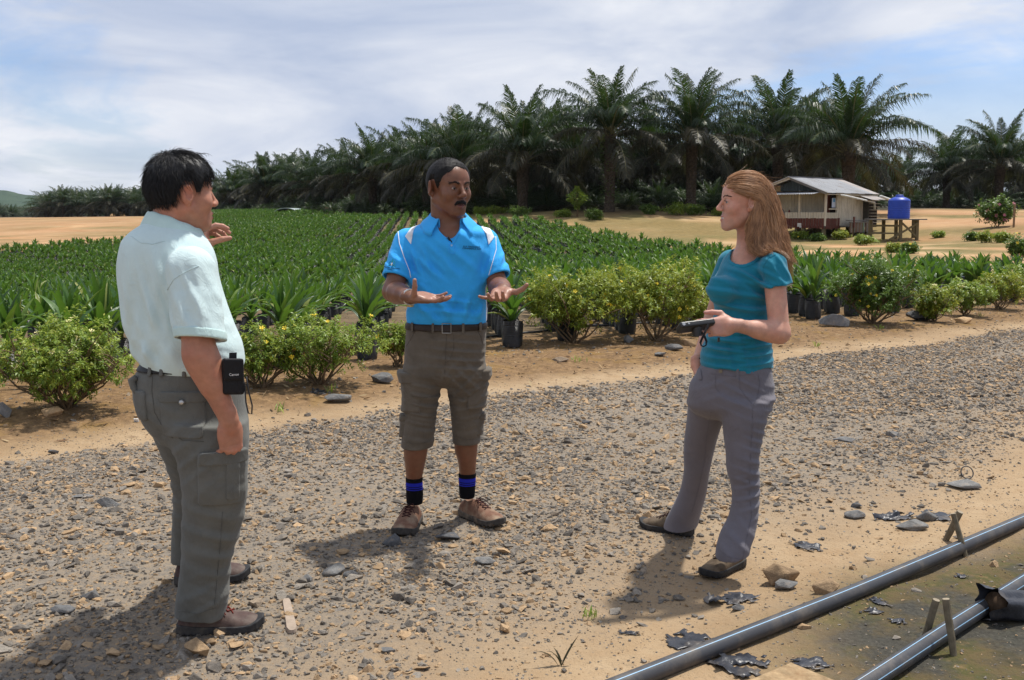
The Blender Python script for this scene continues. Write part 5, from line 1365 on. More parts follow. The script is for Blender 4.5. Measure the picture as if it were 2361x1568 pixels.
def surface_nets(D, lo, res):
    n = D.shape; S = D > 0
    acc = {}; cellid = np.full((n[0]-1, n[1]-1, n[2]-1), -1, np.int64)
    m = np.zeros_like(cellid, bool); a0 = S[:-1, :-1, :-1]
    for dx in (0, 1):
        for dy in (0, 1):
            for dz in (0, 1): m |= S[dx:n[0]-1+dx, dy:n[1]-1+dy, dz:n[2]-1+dz] != a0
    cells = np.argwhere(m); cellid[m] = np.arange(len(cells)); sumv = np.zeros((len(cells), 3)); cnt = np.zeros(len(cells))
    F = []
    for ax in range(3):
        sl0 = [slice(None)]*3; sl1 = [slice(None)]*3; sl0[ax] = slice(0, -1); sl1[ax] = slice(1, None)
        E = np.argwhere(S[tuple(sl0)] != S[tuple(sl1)])
        e1 = E.copy(); e1[:, ax] += 1
        v0 = D[E[:, 0], E[:, 1], E[:, 2]]; v1 = D[e1[:, 0], e1[:, 1], e1[:, 2]]; t = v0/(v0-v1)
        p = E.astype(float); p[:, ax] += t
        b, c = [(1, 2), (2, 0), (0, 1)][ax]; ids = []
        for db, dc in ((0, 0), (-1, 0), (-1, -1), (0, -1)):
            q = E.copy(); q[:, b] += db; q[:, c] += dc
            ok = (q >= 0).all(1) & (q < np.array(cellid.shape)).all(1); i = np.full(len(E), -1)
            i[ok] = cellid[q[ok, 0], q[ok, 1], q[ok, 2]]; ids.append(i)
            g = i >= 0; np.add.at(sumv, i[g], p[g]); np.add.at(cnt, i[g], 1)
        Q = np.stack(ids, 1); ok = (Q >= 0).all(1); Q = Q[ok]; fl = (v0[ok] > v1[ok])
        Q[fl] = Q[fl][:, ::-1]; F.append(Q)
    V = lo+sumv/np.maximum(cnt, 1)[:, None]*res
    return V, np.concatenate(F)
def skin(name, f, lo, hi, res, mat, parent, vcol=None, mats=None, fmat=None):
    V, F = mesh_sdf(f, lo, hi, res)
    me = mesh(name, V, F, mat, True, vcol=vcol(V) if vcol else None, mats=mats, fmat=fmat(V[F].mean(1)) if fmat else None)
    return obj(name, me, parent)
def patches(name, f, boxes, mat, parent, vcol=None):
    """several boxes of one solid, each meshed at its own fineness, joined into one mesh"""
    Vs, Fs, n = [], [], 0
    for lo, hi, res in boxes:
        V, F = mesh_sdf(f, lo, hi, res); Vs.append(V); Fs.append(F+n); n += len(V)
    V = np.concatenate(Vs); F = np.concatenate(Fs)
    return obj(name, mesh(name, V, F, mat, True, vcol=vcol(V) if vcol else None), parent)
def hit(f, U, V_, y0=2.0, y1=7.0):
    """where a sight line meets a solid"""
    d = np.array(ray(U, V_)); d /= np.linalg.norm(d); o = A3(0, 0, CAM_Z); t = y0
    for _ in range(140):
        p = o+d*t; v = float(f(p[None])[0])
        if v < 4e-4 or t > y1: break
        t += max(v*0.7, 3e-4)
    return Vector(p)
def grad(f, p, h=0.004):
    p = A3(*p); E = np.eye(3)*h; q = np.concatenate([p+E, p-E]); v = f(q); g = v[:3]-v[3:]
    return Vector(g/np.linalg.norm(g))
def patch(name, g, c, xa, za, hw, hh, t, mat, parent, res=0.0035, depth=0.07, rnd=0.012, sink=0.006, extra=None):
    """a piece of cloth of thickness t lying on solid g inside a rounded rectangle"""
    c = A3(*c); x, y, z = frame(xa, Vector(xa).cross(Vector(za)))      # x across, z outward-ish
    X = A3(*x); N = A3(*z); Z = np.cross(N, X)
    if Z @ A3(*za) < 0: Z = -Z
    def f(P):
        q = P-c; u = np.abs(q @ X)-hw+rnd; w = np.abs(q @ Z)-hh+rnd
        rect = np.hypot(np.maximum(u, 0), np.maximum(w, 0))+np.minimum(np.maximum(u, w), 0)-rnd
        gd = g(P); sh = np.maximum(gd-t, -(gd+sink))
        d = smax(smax(sh, rect, 0.003), np.abs(q @ N)-depth, 0.004)
        if extra is not None: d = np.maximum(d, extra(P))
        return d
    ext = np.abs(X)*hw+np.abs(Z)*hh+np.abs(N)*depth+0.006
    return skin(name, f, c-ext, c+ext, res, mat, parent)
def poly_patch(name, g, UVs, Y, t, mat, parent, res=0.003, depth=0.10, sink=0.003):
    """a thin panel on solid g bounded by a polygon drawn across it"""
    q = np.array([(at(u, v, Y).x, at(u, v, Y).z) for u, v in UVs]); n = len(q)
    def pd(P):
        x, z = P[:, 0], P[:, 2]; dm = np.full(len(P), 1e9); ins = np.zeros(len(P), bool)
        for i in range(n):
            a, b = q[i], q[(i+1) % n]; e = b-a; wx, wz = x-a[0], z-a[1]; h = np.clip((wx*e[0]+wz*e[1])/(e @ e), 0, 1)
            dm = np.minimum(dm, np.hypot(wx-e[0]*h, wz-e[1]*h)); ins ^= ((a[1] > z) != (b[1] > z)) & (x < e[0]*(z-a[1])/(e[1]+1e-12)+a[0])
        return np.where(ins, -dm, dm)
    def f(P): d = g(P); return smax(np.maximum(np.maximum(d-t, -(d+sink)), pd(P)), P[:, 1]-Y-depth, .002)
    return skin(name, f, (q[:, 0].min()-.005, Y-.12, q[:, 1].min()-.005), (q[:, 0].max()+.005, Y+depth, q[:, 1].max()+.005), res, mat, parent)
def line_on(name, g, UVs, r, mat, parent, off=0.0, n=6, yr=(2.0, 7.0), sub=5):
    """a cord laid on a solid along sight lines"""
    UV = []
    for (a, b) in zip(UVs, UVs[1:]):
        for k in range(sub): t = k/sub; UV.append((a[0]+(b[0]-a[0])*t, a[1]+(b[1]-a[1])*t))
    UV.append(UVs[-1]); D = np.array([np.array(ray(*q))/np.linalg.norm(np.array(ray(*q))) for q in UV]); o = A3(0, 0, CAM_Z); t = np.full(len(D), float(yr[0]))
    for _ in range(110):
        v = g(o+D*t[:, None]); t = np.minimum(t+np.where(v > 4e-4, np.maximum(v*0.7, 3e-4), 0), yr[1])
    pts = [Vector(p) for p in o+D*t[:, None]]
    if off: pts = [p+grad(g, p)*off for p in pts]
    m = MB(); m.tube(pts, r, n); return m.obj(name, mat, parent, True)
def lettering(name, body, size, loc, xdir, ydir, mat, parent, align='CENTER', g=None, lift=0.0016):
    cu = bpy.data.curves.new(name, 'FONT'); cu.body = body; cu.size = size; cu.align_x = align; cu.align_y = 'CENTER'; cu.extrude = 0.0004
    t = bpy.data.objects.new(name, cu); COL.objects.link(t); dg = bpy.context.evaluated_depsgraph_get()
    me = bpy.data.meshes.new_from_object(t.evaluated_get(dg)); COL.objects.unlink(t); bpy.data.objects.remove(t)
    x = Vector(xdir).normalized(); y = Vector(ydir); y = (y-x*y.dot(x)).normalized(); z = x.cross(y)
    co = np.empty(len(me.vertices)*3); me.vertices.foreach_get('co', co); co = co.reshape(-1, 3); zz = A3(*z)
    P = A3(*loc)+co[:, :1]*A3(*x)+co[:, 1:2]*A3(*y)
    if g is not None:
        for _ in range(4): P = P-zz*g(P)[:, None]*0.9
        P = P+zz*lift
    me.vertices.foreach_set('co', (P+zz*co[:, 2:]).ravel())
    me.materials.clear(); me.materials.append(mat)
    return obj(name, me, parent)

# ------------------------------------------------------------------ figure materials
def skin_mat(name, rough=0.5, sss=0.12, spec=0.4):
    M = NM(name); c = M.coord(); col = M.attr('Col', 'Color')
    v = M.ramp(M.noise(c, 45, 5, 0.6), [(0.3, 0.88), (0.7, 1.1)])
    col = M.mix(1.0, col, v, 'MULTIPLY')
    col = M.mix(M.ramp(M.noise(c, 16, 4, 0.6), [(0.45, 0), (0.7, 0.35)]), col, M.mix(1.0, col, (1.18, 0.80, 0.72), 'MULTIPLY'))
    b = M.bump(M.noise(c, 420, 3, 0.6), 0.25, 0.0012)
    b = M.bump(M.noise(c, 110, 4, 0.6), 0.15, 0.002, b)
    rough = M.ramp(M.noise(c, 30, 4), [(0.3, rough-.08), (0.7, rough+.12)])
    return M.done(M.pbsdf(col, rough, spec, b, sss=sss, sssr=(1.0, 0.35, 0.2)))
def cloth(name, col, rough=0.85, weave=900, var=0.10, sheen=0.15, fade=None, bump=0.2, useattr=False):
    M = NM(name); c = M.coord()
    base = M.attr('Col', 'Color') if useattr else M.mix(0, col, col)
    cc = M.mix(1.0, base, M.ramp(M.noise(c, 14, 6, 0.65), [(0.3, 1-var), (0.7, 1+var)]), 'MULTIPLY')
    if fade: cc = M.mix(M.ramp(M.noise(c, 5, 6, 0.7), [(0.45, 0), (0.75, 0.6)]), cc, fade)
    b = M.bump(M.noise(c, weave, 2, 0.5), bump, 0.0008)
    b = M.bump(M.noise(c, 38, 4, 0.6), 0.22, 0.006, b)
    b = M.bump(M.ramp(M.noise(M.map(c, (1, 1, .55), (0.3, 0.5, 0.2)), 17, 3, 0.5, 1.2), [(0.42, 0), (0.5, 1), (0.58, 0)]), 0.12, 0.008, b)
    return M.done(M.pbsdf(cc, rough, 0.2, b, sheen=sheen))
def hair_mat(name, lo, hi, rough=0.38, spec=0.5):
    M = NM(name); r = M.attr('rnd'); c = M.coord()
    col = M.mix(0.35, M.ramp(r, [(0, lo), (1, hi)]), M.ramp(M.noise(c, 26, 3), [(0.3, lo), (0.7, hi)]))
    return M.done(M.pbsdf(col, rough, spec))
def strands(name, paths, rad0, mat, parent, taper=0.3):
    """hair drawn as thin three-sided threads; paths: list of (n,3) arrays"""
    V, F, R = [], [], []; n = 0; rs = np.random.RandomState(3); by = {}
    for P in paths: by.setdefault(len(P), []).append(np.asarray(P, float))
    for k, Ls in by.items():
        P = np.stack(Ls); m = len(P); T = np.gradient(P, axis=1); T /= np.linalg.norm(T, axis=2)[..., None]+1e-9
        a = np.cross(T, [0.31, 0.77, 0.55]); a /= np.linalg.norm(a, axis=2)[..., None]+1e-9; b = np.cross(T, a)
        r = rad0*(1-(1-taper)*np.linspace(0, 1, k)**2)[None, :, None]
        ring = np.stack([P+r*(a*math.cos(q)+b*math.sin(q)) for q in (0, 2.094, 4.189)], 2).reshape(-1, 3)
        i = (np.arange(k-1)[:, None]*3+np.arange(3)[None]).ravel(); j = (np.arange(k-1)[:, None]*3+(np.arange(3)[None]+1) % 3).ravel()
        q4 = np.stack([i, j, j+3, i+3], 1); F.append((q4[None]+np.arange(m)[:, None, None]*3*k).reshape(-1, 4)+n); V.append(ring); n += 3*k*m; R.append(np.repeat(rs.rand(m), 3*(k-1)))
    return obj(name, mesh(name, np.concatenate(V), np.concatenate(F), mat, True, fattr={'rnd': np.concatenate(R)}), parent)

# ------------------------------------------------------------------ anatomy
class Head:
    """local frame: y forward, z up, x to the person's right"""
    def __init__(s, c, fwd, up=(0, 0, 1), scale=1.0, jaw=1.0, cheek=0.0, brow=1.0, nose=1.0, neck=None, nr=0.052, smile=False, small_ear=False, wide=1.0, nrad=1.0, lip=1.0):
        s.c = A3(*c); y = Vector(fwd).normalized(); z = Vector(up); z = (z-y*z.dot(y)).normalized(); x = y.cross(z)
        s.R = np.array([x, y, z]).T; s.s = scale; j = jaw; w = wide
        D = []
        D += [ell((0, -.012, .028), (.076*w, .096, .090)), ell((0, .035, .036), (.062*w, .053, .058)), ell((0, .026, -.035), (.058*w*(1+cheek*.15), .058, .080))]
        for q in (-1, 1):
            D += [cone((q*.050*j*w, -.005, -.050), (q*.018*j, .060, -.098), .020+.006*cheek, .017), ell((q*.040*w, .056, -.026), (.023+.008*cheek, .021+.006*cheek, .022+.010*cheek))]
        D += [ell((0, .070, -.103), (.022*j, .019, .017)), ell((0, .066, -.070), (.032, .024, .025))]
        base = union(D, .022)
        br = union([cone((q*.046, .062, .020), (q*.012, .084, .019), .0095*brow, .0085*brow) for q in (-1, 1)], .008)
        sock = [ell((q*.032, .097, .001), (.017, .014, .012)) for q in (-1, 1)]
        lids = [ell((q*.032, .0715, .0005), (.0158, .0152, .0132)) for q in (-1, 1)]
        slit = [ell((q*.032, .087, -.0005), (.0148, .0155, .0037)) for q in (-1, 1)]
        ns = union([cone((0, .083, .016), (0, .108*nose, -.024), .0072*nrad, .0100*nrad), ell((0, .1075*nose, -.029), (.0120*nrad, .0115*nrad, .0105*nrad)), ell((.0125*nrad, .097, -.033), (.0078*nrad, .0100*nrad, .0078*nrad)), ell((-.0125*nrad, .097, -.033), (.0078*nrad, .0100*nrad, .0078*nrad))], .009)
        nost = [ell((q*.0065, .103, -.0405), (.0038, .0052, .0040)) for q in (-1, 1)]
        cz = .007 if smile else 0.0
        up_l = union([cone((q*.023, .079, -.066+cz), (q*.006, .0925*(1-.02*(1-lip)), -.0625), .0036*lip, .0052*lip) for q in (-1, 1)], .004)
        lo_l = union([cone((q*.020, .080, -.0715+cz*.7), (0, .0915, -.0765), .0040*lip, .0064*lip) for q in (-1, 1)], .004)
        gro = ell((0, .098, -.0695+cz*.3), (.023, .014, .0030 if smile else .0013))
        ears = []
        for q in (-1, 1):
            a = rad(38)*q; t = rad(10)
            Rz = np.array([[math.cos(a), math.sin(a), 0], [-math.sin(a), math.cos(a), 0], [0, 0, 1]]); Rx = np.array([[1, 0, 0], [0, math.cos(t), -math.sin(t)], [0, math.sin(t), math.cos(t)]])
            RR = Rz @ Rx
            e = ell((q*.086*w, -.013, -.002), (.0095, .0230, .0335), RR); e2 = ell((q*.079*w, -.006, -.028), (.008, .011, .012), RR)
            con = ell((q*.0965*w, -.008, .001), (.0090, .0135, .0220), RR)
            ears.append((e, e2, con))
        s.lips = (up_l, lo_l)
        nk = None
        if neck is not None:
            nb = (A3(*neck)-s.c) @ s.R/scale; nk = union([cone((0, -.022, -.045), nb, nr, nr*1.06), cone((0, -.030, -.02), nb+A3(0, -.012, 0), nr*.86, nr)], .02)
        def loc(P):
            d = base(P); d = smin(d, br(P), .010)
            for f in sock: d = smax(d, -f(P), .010)
            for f in lids: d = smin(d, f(P), .004)
            for f in slit: d = smax(d, -f(P), .002)
            d = smin(d, ns(P), .008)
            for f in nost: d = smax(d, -f(P), .003)
            d = smin(d, up_l(P), .005); d = smin(d, lo_l(P), .005); d = smax(d, -gro(P), .0018)
            for e, e2, con in ears:
                q = smin(e(P), e2(P), .008); q = smax(q, -con(P), .004); d = smin(d, q, .005)
            if nk is not None: d = smin(d, nk(P), .020)
            return d
        s.local = loc
        s.cran = union(D[:2], .02); s.skull = base
    def proj(s, p, off=.0006):
        p = A3(*p); E = np.eye(3)*.002
        for _ in range(4):
            g = s.local(np.concatenate([p+E, p-E])); g = g[:3]-g[3:]; g /= np.linalg.norm(g)+1e-9; p = p-g*(float(s.local(p[None])[0])-off)
        return Vector(p)
    def to(s, P): return ((P-s.c) @ s.R)/s.s
    def w(s, p): return Vector(s.c+s.R @ (A3(*p)*s.s))
    def f(s, P): return s.local(s.to(P))*s.s
    def box(s, m=.03):
        r = .15*s.s+m; return s.c-r, s.c+r
class Hand:
    """local frame: x along the fingers, z out of the back of the hand, y to the thumb"""
    F = [((.094, .027, .000), (.042, .025, .021), .0092), ((.099, .008, .002), (.046, .029, .022), .0094), ((.095, -.012, .001), (.042, .027, .021), .0090), ((.085, -.030, -.002), (.033, .020, .019), .0080)]
    def __init__(s, wrist, fdir, back, right, scale=1.0, bends=((.3, .4, .2),)*4, spread=(.10, .02, -.07, -.16), thumb=((.5, .8, -.2), (.75, .6, -.1), (.85, .45, -.1)), fist=False):
        x, _, z = frame(fdir, back); y = z.cross(x)*(1 if right else -1)
        s.R = np.array([x, y, z]).T; s.o = A3(*wrist); s.s = scale; fs = []
        for (b, L, r), bd, sp in zip(Hand.F, bends, spread):
            p = A3(*b); a = 0; pts = [p]; rs = [r*1.08]
            for l, q in zip(L, bd):
                a += q; d = A3(math.cos(a)*math.cos(sp), math.cos(a)*math.sin(sp), -math.sin(a)); p = p+d*l; pts.append(p); rs.append(r*(1.0, .90, .78)[len(pts)-2])
            fs.append(chain(pts, rs, .003)); s.tip = pts[-1]
        palm = union([ell((.050, 0, 0), (.062, .043, .0155)), ell((.038, .026, -.010), (.036, .020, .017)), ell((.040, -.028, -.006), (.038, .016, .015))]+[cone((.005, b[1]*.45, 0), b, .014, .0108) for b, _, _ in Hand.F]+[cone((-.03, 0, 0), (.02, 0, 0), .024, .026)], .012)
        t0 = A3(.022, .024, -.008); pts = [t0]; 
        for v, l in zip(thumb, (.045, .036, .029)): v = A3(*v); pts.append(pts[-1]+v/np.linalg.norm(v)*l)
        th = chain(pts, [.0150, .0125, .0108, .0088], .004)
        s.pts_thumb = pts
        def loc(P):
            d = palm(P); d = smin(d, th(P), .010); e = fs[0](P)
            for g in fs[1:]: e = smin(e, g(P), .0022)
            return smin(d, e, .006)
        s.local = loc
    def f(s, P): return s.local(((P-s.o) @ s.R)/s.s)*s.s
    def w(s, p): return Vector(s.o+s.R @ (A3(*p)*s.s))
    def box(s): return s.o-.215*s.s+s.R @ A3(.08, 0, 0)*s.s*1.0, s.o+.215*s.s+s.R @ A3(.08, 0, 0)*s.s
def eyeballs(head, parent, iris=(.03, .015, .008), gaze=0.0):
    M = NM('eyeball'); c = M.coord(); sp = M.N.new('ShaderNodeSeparateXYZ'); M.lk(c, sp.inputs[0])
    d = M.math('POWER', M.math('ADD', M.math('POWER', sp.outputs[0], 2.0), M.math('POWER', sp.outputs[2], 2.0)), 0.5)
    col = M.ramp(d, [(0.0, (0.004, 0.004, 0.004)), (0.20, (0.004, 0.004, 0.004)), (0.24, iris), (0.44, iris), (0.50, (0.36, 0.31, 0.28)), (1, (0.3, 0.25, 0.23))])
    mat = M.done(M.pbsdf(col, 0.12, 0.5))
    bm = bmesh.new(); bmesh.ops.create_uvsphere(bm, u_segments=20, v_segments=14, radius=1.0); me = bpy.data.meshes.new('eye'); bm.to_mesh(me); bm.free(); me.materials.append(mat)
    for p in me.polygons: p.use_smooth = True
    for q in (-1, 1):
        o = obj('eye', me, parent, head.w((q*.032, .0725, 0))); o.rotation_euler = (Matrix(head.R) @ Matrix.Rotation(gaze, 3, 'Z')).to_euler(); o.scale = (.0127*head.s,)*3
def shoe(name, heel, yaw, mats, parent, L=.29, W=1.0, H_=1.0, tilt=0.0, laces=True, open_top=True, lug=.004):
    """heel: point on the ground under the heel; yaw: where the toe points"""
    e = empty(name, heel, parent); e.rotation_euler = (0, tilt, yaw); k = L/.29
    sec = [(0.0, .026, .050), (.010, .032, .068), (.045, .037, .090), (.085, .037, .096), (.125, .039, .090), (.165, .044, .074), (.205, .048, .060), (.245, .045, .050), (.272, .035, .040), (.290, .016, .026)]
    S = np.array(sec)*k; X = S[:, 0]
    def upper(P):
        x = np.clip(P[:, 0], X[0], X[-1]); w = np.interp(x, X, S[:, 1])*W; h = np.interp(x, X, S[:, 2])*H_; cy = .010*k*np.sin(np.clip(x/L, 0, 1)*PI)*0
        zc = .020*k; qz = (P[:, 2]-zc)/(h-zc); qy = (P[:, 1]-cy)/w
        qz = np.where(qz < 0, qz*0.8, qz)
        kk = (np.abs(qy)**2.6+np.abs(qz)**2.2)**(1/2.4); rho = np.hypot(P[:, 1], P[:, 2]-zc)+1e-6
        d = rho*(1-1/(kk+1e-3)); d = np.maximum(d, -.03)
        d = smax(d, np.maximum(X[0]-P[:, 0], P[:, 0]-X[-1]), .012)
        d = smax(d, .012*k-P[:, 2], .004)
        if open_top: d = smax(d, -ell((.060*k, 0, .105*k*H_), (.045*k, .026*k*W, .040*k))(P), .006)
        return d+.0012*wob(P, 70, 5)
    o = skin('upper', upper, A3(-.02, -.06, 0)*k, A3(.31, .06, .125)*k, .0035, mats[0], e)
    def sole(P):
        x = np.clip(P[:, 0], X[0], X[-1]); w = np.interp(x, X, S[:, 1])*W+.005*k
        d = np.abs(P[:, 1])-w; d = smax(d, np.maximum(X[0]-.004-P[:, 0], P[:, 0]-X[-1]-.006), .016*k)
        toe = .018*k*np.clip((P[:, 0]-.22*k)/(.07*k), 0, 1)**2
        top = .030*k+.008*k*np.exp(-((P[:, 0]-.01)/.05)**2)+toe
        g = (np.sin(P[:, 0]*2*PI/.022) > 0.35)*(np.abs(P[:, 1]) > w*.55)
        d = smax(d, P[:, 2]-top, .004); return smax(d, toe*.8+lug*g-P[:, 2], .002)
    skin('sole', sole, A3(-.02, -.07, -.01)*k, A3(.31, .07, .075)*k, .0035, mats[1], e)
    if laces:
        m = MB(); 
        for i in range(4):
            x = (.125+.019*i)*k; w = .020*k
            for q in (-1, 1):
                pts = []
                for t in np.linspace(-1, 1, 5):
                    p = np.array([[x+q*t*.009*k, w*t, .125]]); zz = .13*k
                    while float(upper(np.array([[p[0, 0], p[0, 1], zz]]))[0]) > .001 and zz > 0: zz -= .002
                    pts.append((p[0, 0], p[0, 1], zz+.0025))
                m.tube(pts, .0024*k, 5)
        b = Vector((.118*k, 0, .098*k*H_))
        for q in (-1, 1):
            m.tube([b, b+Vector((.012, q*.02, .012))*k, b+Vector((.03, q*.034, .002))*k, b+Vector((.022, q*.02, -.004))*k, b], .0022*k, 5)
            m.tube([b, b+Vector((.02, q*.015, .002))*k, b+Vector((.05, q*.040, -.030))*k], .0020*k, 5)
        m.obj('laces', mats[2], e, True)
    return e

# ================================================================== the man in the bright blue polo shirt
def row(V_, UL, UR, Y, ry, n=None):
    """level section of a body from its left and right edges on survey row V_"""
    a, b = at(UL, V_, Y), at(UR, V_, Y); c = (a+b)/2
    return (c.z, c.x, c.y, abs(b.x-a.x)/2, ry)
def collar(name, c, rx, ry, zb, zf, gap, mat, parent, stand=.034, fall=.052, tip=.022, yaw=0.0, flare=.030, n=64, tilt=(0, 0)):
    """turned-down collar round point c, open at the front (local -y) by angle gap each side"""
    V, F = [], []; prof = [(0, -.012, 0), (.001, stand*.55, 0), (.004, stand*.96, 0), (.008, stand*1.02, 0), (.012, stand*.95, 0), (.022, stand*.50, .3), (flare*.85, stand-fall*.7, .7), (flare, stand-fall, 1)]
    cy, sy = math.cos(yaw), math.sin(yaw)
    for i in range(n+1):
        u = i/n; a = -PI/2+gap+(2*PI-2*gap)*u            # from front round the back to front
        fr = 0.5+0.5*math.cos(2*PI*u)                   # 1 at the front ends
        z0 = zb+(zf-zb)*fr**1.3; e = max(0, fr-.82)/.18
        for (dr, dz, tp) in prof:
            x = (rx+dr)*math.cos(a)+0.0; y = (ry+dr)*math.sin(a)
            z = z0+dz-tp*tip*e; x += tp*(.010*e)*math.copysign(1, math.cos(a))
            z += .0015*math.sin(9*a+dr*200)
            X, Y = x*cy-y*sy, x*sy+y*cy
            V.append((c[0]+X+tilt[0]*z, c[1]+Y+tilt[1]*z, c[2]+z))
    k = len(prof)
    F = [(i*k+j, i*k+j+1, (i+1)*k+j+1, (i+1)*k+j) for i in range(n) for j in range(k-1)]
    o = obj(name, mesh(name, V, F, mat, True), parent)
    md = o.modifiers.new('thick', 'SOLIDIFY'); md.thickness = .003; md.offset = 0
    return o
def build_man_blue():
    t0 = time.time(); Y = 4.80
    SKIN = skin_mat('brown_skin', 0.42, 0.06, 0.45); SHIRT = cloth('bright_blue_knit', (.035, .36, .80), 0.75, 1100, .05, .1, useattr=True)
    SHORT = cloth('brown_canvas', (.118, .098, .076), 0.9, 800, .16, .1, fade=(.17, .148, .12), bump=.3)
    e = empty('person', (at(1030, 1215, 4.8).x, 4.80, Hs(-.3, 4.8)))
    root = e.location.copy()
    par = empty  # parts are placed in world space below, then re-hung on the empty
    kids = []
    SK = A3(.185, .078, .042)
    hd = Head(at(1036, 433, 4.76), (math.sin(rad(38)), -math.cos(rad(38)), -.05), scale=1.06, jaw=1.14, cheek=.55, brow=1.15, neck=at(1034, 548, 4.80), nr=.064, wide=1.05)
    # arms and hands
    sR, eR, wR = at(938, 556, 4.82), at(906, 672, 4.72), at(946, 685, 4.49)
    sL, eL, wL = at(1118, 556, 4.84), at(1150, 664, 4.74), at(1160, 670, 4.50)
    hR = Hand(wR+(wR-eR).normalized()*.012, (.93, -.36, -.04), (-.10, .30, -.94), True, .98, bends=((.10, .32, .25), (.02, .26, .2), (-.02, .24, .2), (.0, .3, .2)), spread=(.14, .03, -.08, -.2), thumb=((.50, .62, -.75), (.30, .22, -1.0), (.10, .05, -1.0)))
    hL = Hand(wL+(wL-eL).normalized()*.010, (-.20, -.94, -.28), (.05, .52, -.85), False, .98, bends=((.35, .55, .3), (.30, .6, .3), (.22, .5, .3), (.05, .25, .2)), spread=(.05, -.05, -.28, -.75), thumb=((.35, .95, -.1), (.2, .95, -.6), (.15, .8, -1.0)))
    arms = union([chain([sR, eR], [.050, .044], .01), cone(eR, wR, .047, .029), cone(eR.lerp(wR, .3), eR.lerp(wR, .55), .050, .040), chain([sL, eL], [.050, .044], .01), cone(eL, wL, .047, .030), cone(eL.lerp(wL, .25), eL.lerp(wL, .5), .050, .042)], .02)
    sh_secs = [row(748, 940, 1120, Y, .118), row(734, 937, 1123, Y, .130), row(716, 937, 1124, Y, .133), row(690, 942, 1122, Y, .128), row(650, 945, 1122, Y, .122), row(610, 945, 1123, Y, .124), row(575, 944, 1124, Y, .127), row(550, 944, 1122, Y, .120), row(532, 944, 1119, Y, .106), row(520, 962, 1104, Y+.01, .088), row(506, 992, 1078, Y+.015, .068)]
    core = loft([(z, x, y, rx*.89, ry*.82) for z, x, y, rx, ry in sh_secs], 2.3)
    legs_s = []
    lg = [(1160, 939, 973, 4.83, .036), (1140, 938, 974, 4.82, .036), (1105, 937, 973, 4.80, .039), (1075, 934, 979, 4.79, .050), (1045, 931, 985, 4.78, .058), (1010, 932, 990, 4.78, .058), (960, 935, 1000, 4.78, .068), (900, 936, 1016, 4.79, .085)]
    rg = [(1146, 1061, 1093, 4.92, .036), (1128, 1060, 1094, 4.91, .036), (1095, 1059, 1096, 4.90, .039), (1065, 1056, 1098, 4.88, .050), (1035, 1048, 1101, 4.87, .058), (1000, 1048, 1103, 4.86, .058), (950, 1044, 1110, 4.84, .068), (900, 1030, 1114, 4.82, .085)]
    legL, legR = loft([row(*q) for q in lg]), loft([row(*q) for q in rg])
    HF = ball(hd.f, hd.c+A3(0, 0, -.03), .27)
    F_hR = ball(hR.f, hR.w((.08, 0, 0)), .17)
    F_hL = ball(hL.f, hL.w((.08, 0, 0)), .17)
    def body(P):
        d = core(P); d = smin(d, HF(P), .03); d = smin(d, arms(P), .03)
        d = smin(d, F_hR(P), .012); d = smin(d, F_hL(P), .012)
        return np.minimum(d, np.minimum(legL(P), legR(P)))
    def colour(V):
        q = hd.to(V); c = np.tile(SK, (len(V), 1)); inh = (np.abs(q) < .16).all(1)
        lip = np.exp(-(np.maximum(np.minimum(hd.lips[0](q), hd.lips[1](q)), 0)/.0022)**2)*inh
        c = c*(1-lip[:, None])+A3(.20, .070, .058)*lip[:, None]
        st = np.exp(-((q[:, 0])/.05)**2-((q[:, 1]-.075)/.04)**2-((q[:, 2]+.085)/.035)**2)*.40*inh; c = c*(1-st[:, None])+A3(.06, .030, .022)*st[:, None]
        ey = sum(np.exp(-((q[:, 0]-k*.032)/.017)**2-((q[:, 2]-.002)/.011)**2-((q[:, 1]-.085)/.02)**2) for k in (-1, 1))*.45*inh; c = c*(1-ey[:, None])+A3(.06, .028, .018)*ey[:, None]
        for h in (hR, hL):                      # lighter palms
            w = ((V-h.o) @ h.R)/h.s; m = ((w[:, 0] > .0) & (np.abs(w) < .21).all(1))*np.clip((-w[:, 2]+.002)/.010, 0, 1)*np.clip(w[:, 0]/.03, 0, 1)
            c = c*(1-.75*m[:, None])+A3(.40, .205, .14)*.75*m[:, None]
        return c
    B = [(hd.c-.165, hd.c+.165, .0028)]
    for h in (hR, hL):
        lo, hi = h.box(); B.append((lo+.05, hi-.05, .003))
    # the rest of the body at a coarser step, all of the same solid
    B.append(((-.62, 4.40, root.z+.02), (.22, 5.05, 1.46), .006))
    o = patches('body', body, B, SKIN, e, colour); eyeballs(hd, e)
    # hair, brows, moustache
    HAIR = hair_mat('black_hair', (.006, .005, .005), (.020, .018, .017), .62, .22)
    def hair(P):
        q = hd.to(P);         fr = (q[:, 1]-.058)*.80+(-(q[:, 2]-.070))*.42+.004*np.sin(q[:, 0]*110)-np.abs(q[:, 0])*.10+.002*wob(q, 300, 7)
        low = -q[:, 2]+np.interp(q[:, 1], [-.12, -.045, -.036, -.020, .010, .018, .032, .042], [-.062, -.055, -.010, .034, .034, -.012, -.010, .030])
        ed = np.maximum(fr, low); d = hd.cran(q)-.0010-.0085*np.clip(-ed/.022, 0, 1)-.0014*wob(q, 320, 2)
        return smax(d, ed, .002)*hd.s
    skin('hair', hair, hd.c-.15, hd.c+.15, .0026, HAIR, e)
    rr = random.Random(5); nr = np.random.RandomState(5); P = nr.normal(size=(9000, 3)); P /= np.linalg.norm(P, axis=1)[:, None]; P = A3(0, -.012, .03)+P*A3(.085, .104, .098)
    W = hd.c+(P*hd.s) @ hd.R.T; k = np.abs(hair(W)) < .006; W = W[k][:3200]; q = hd.to(W)
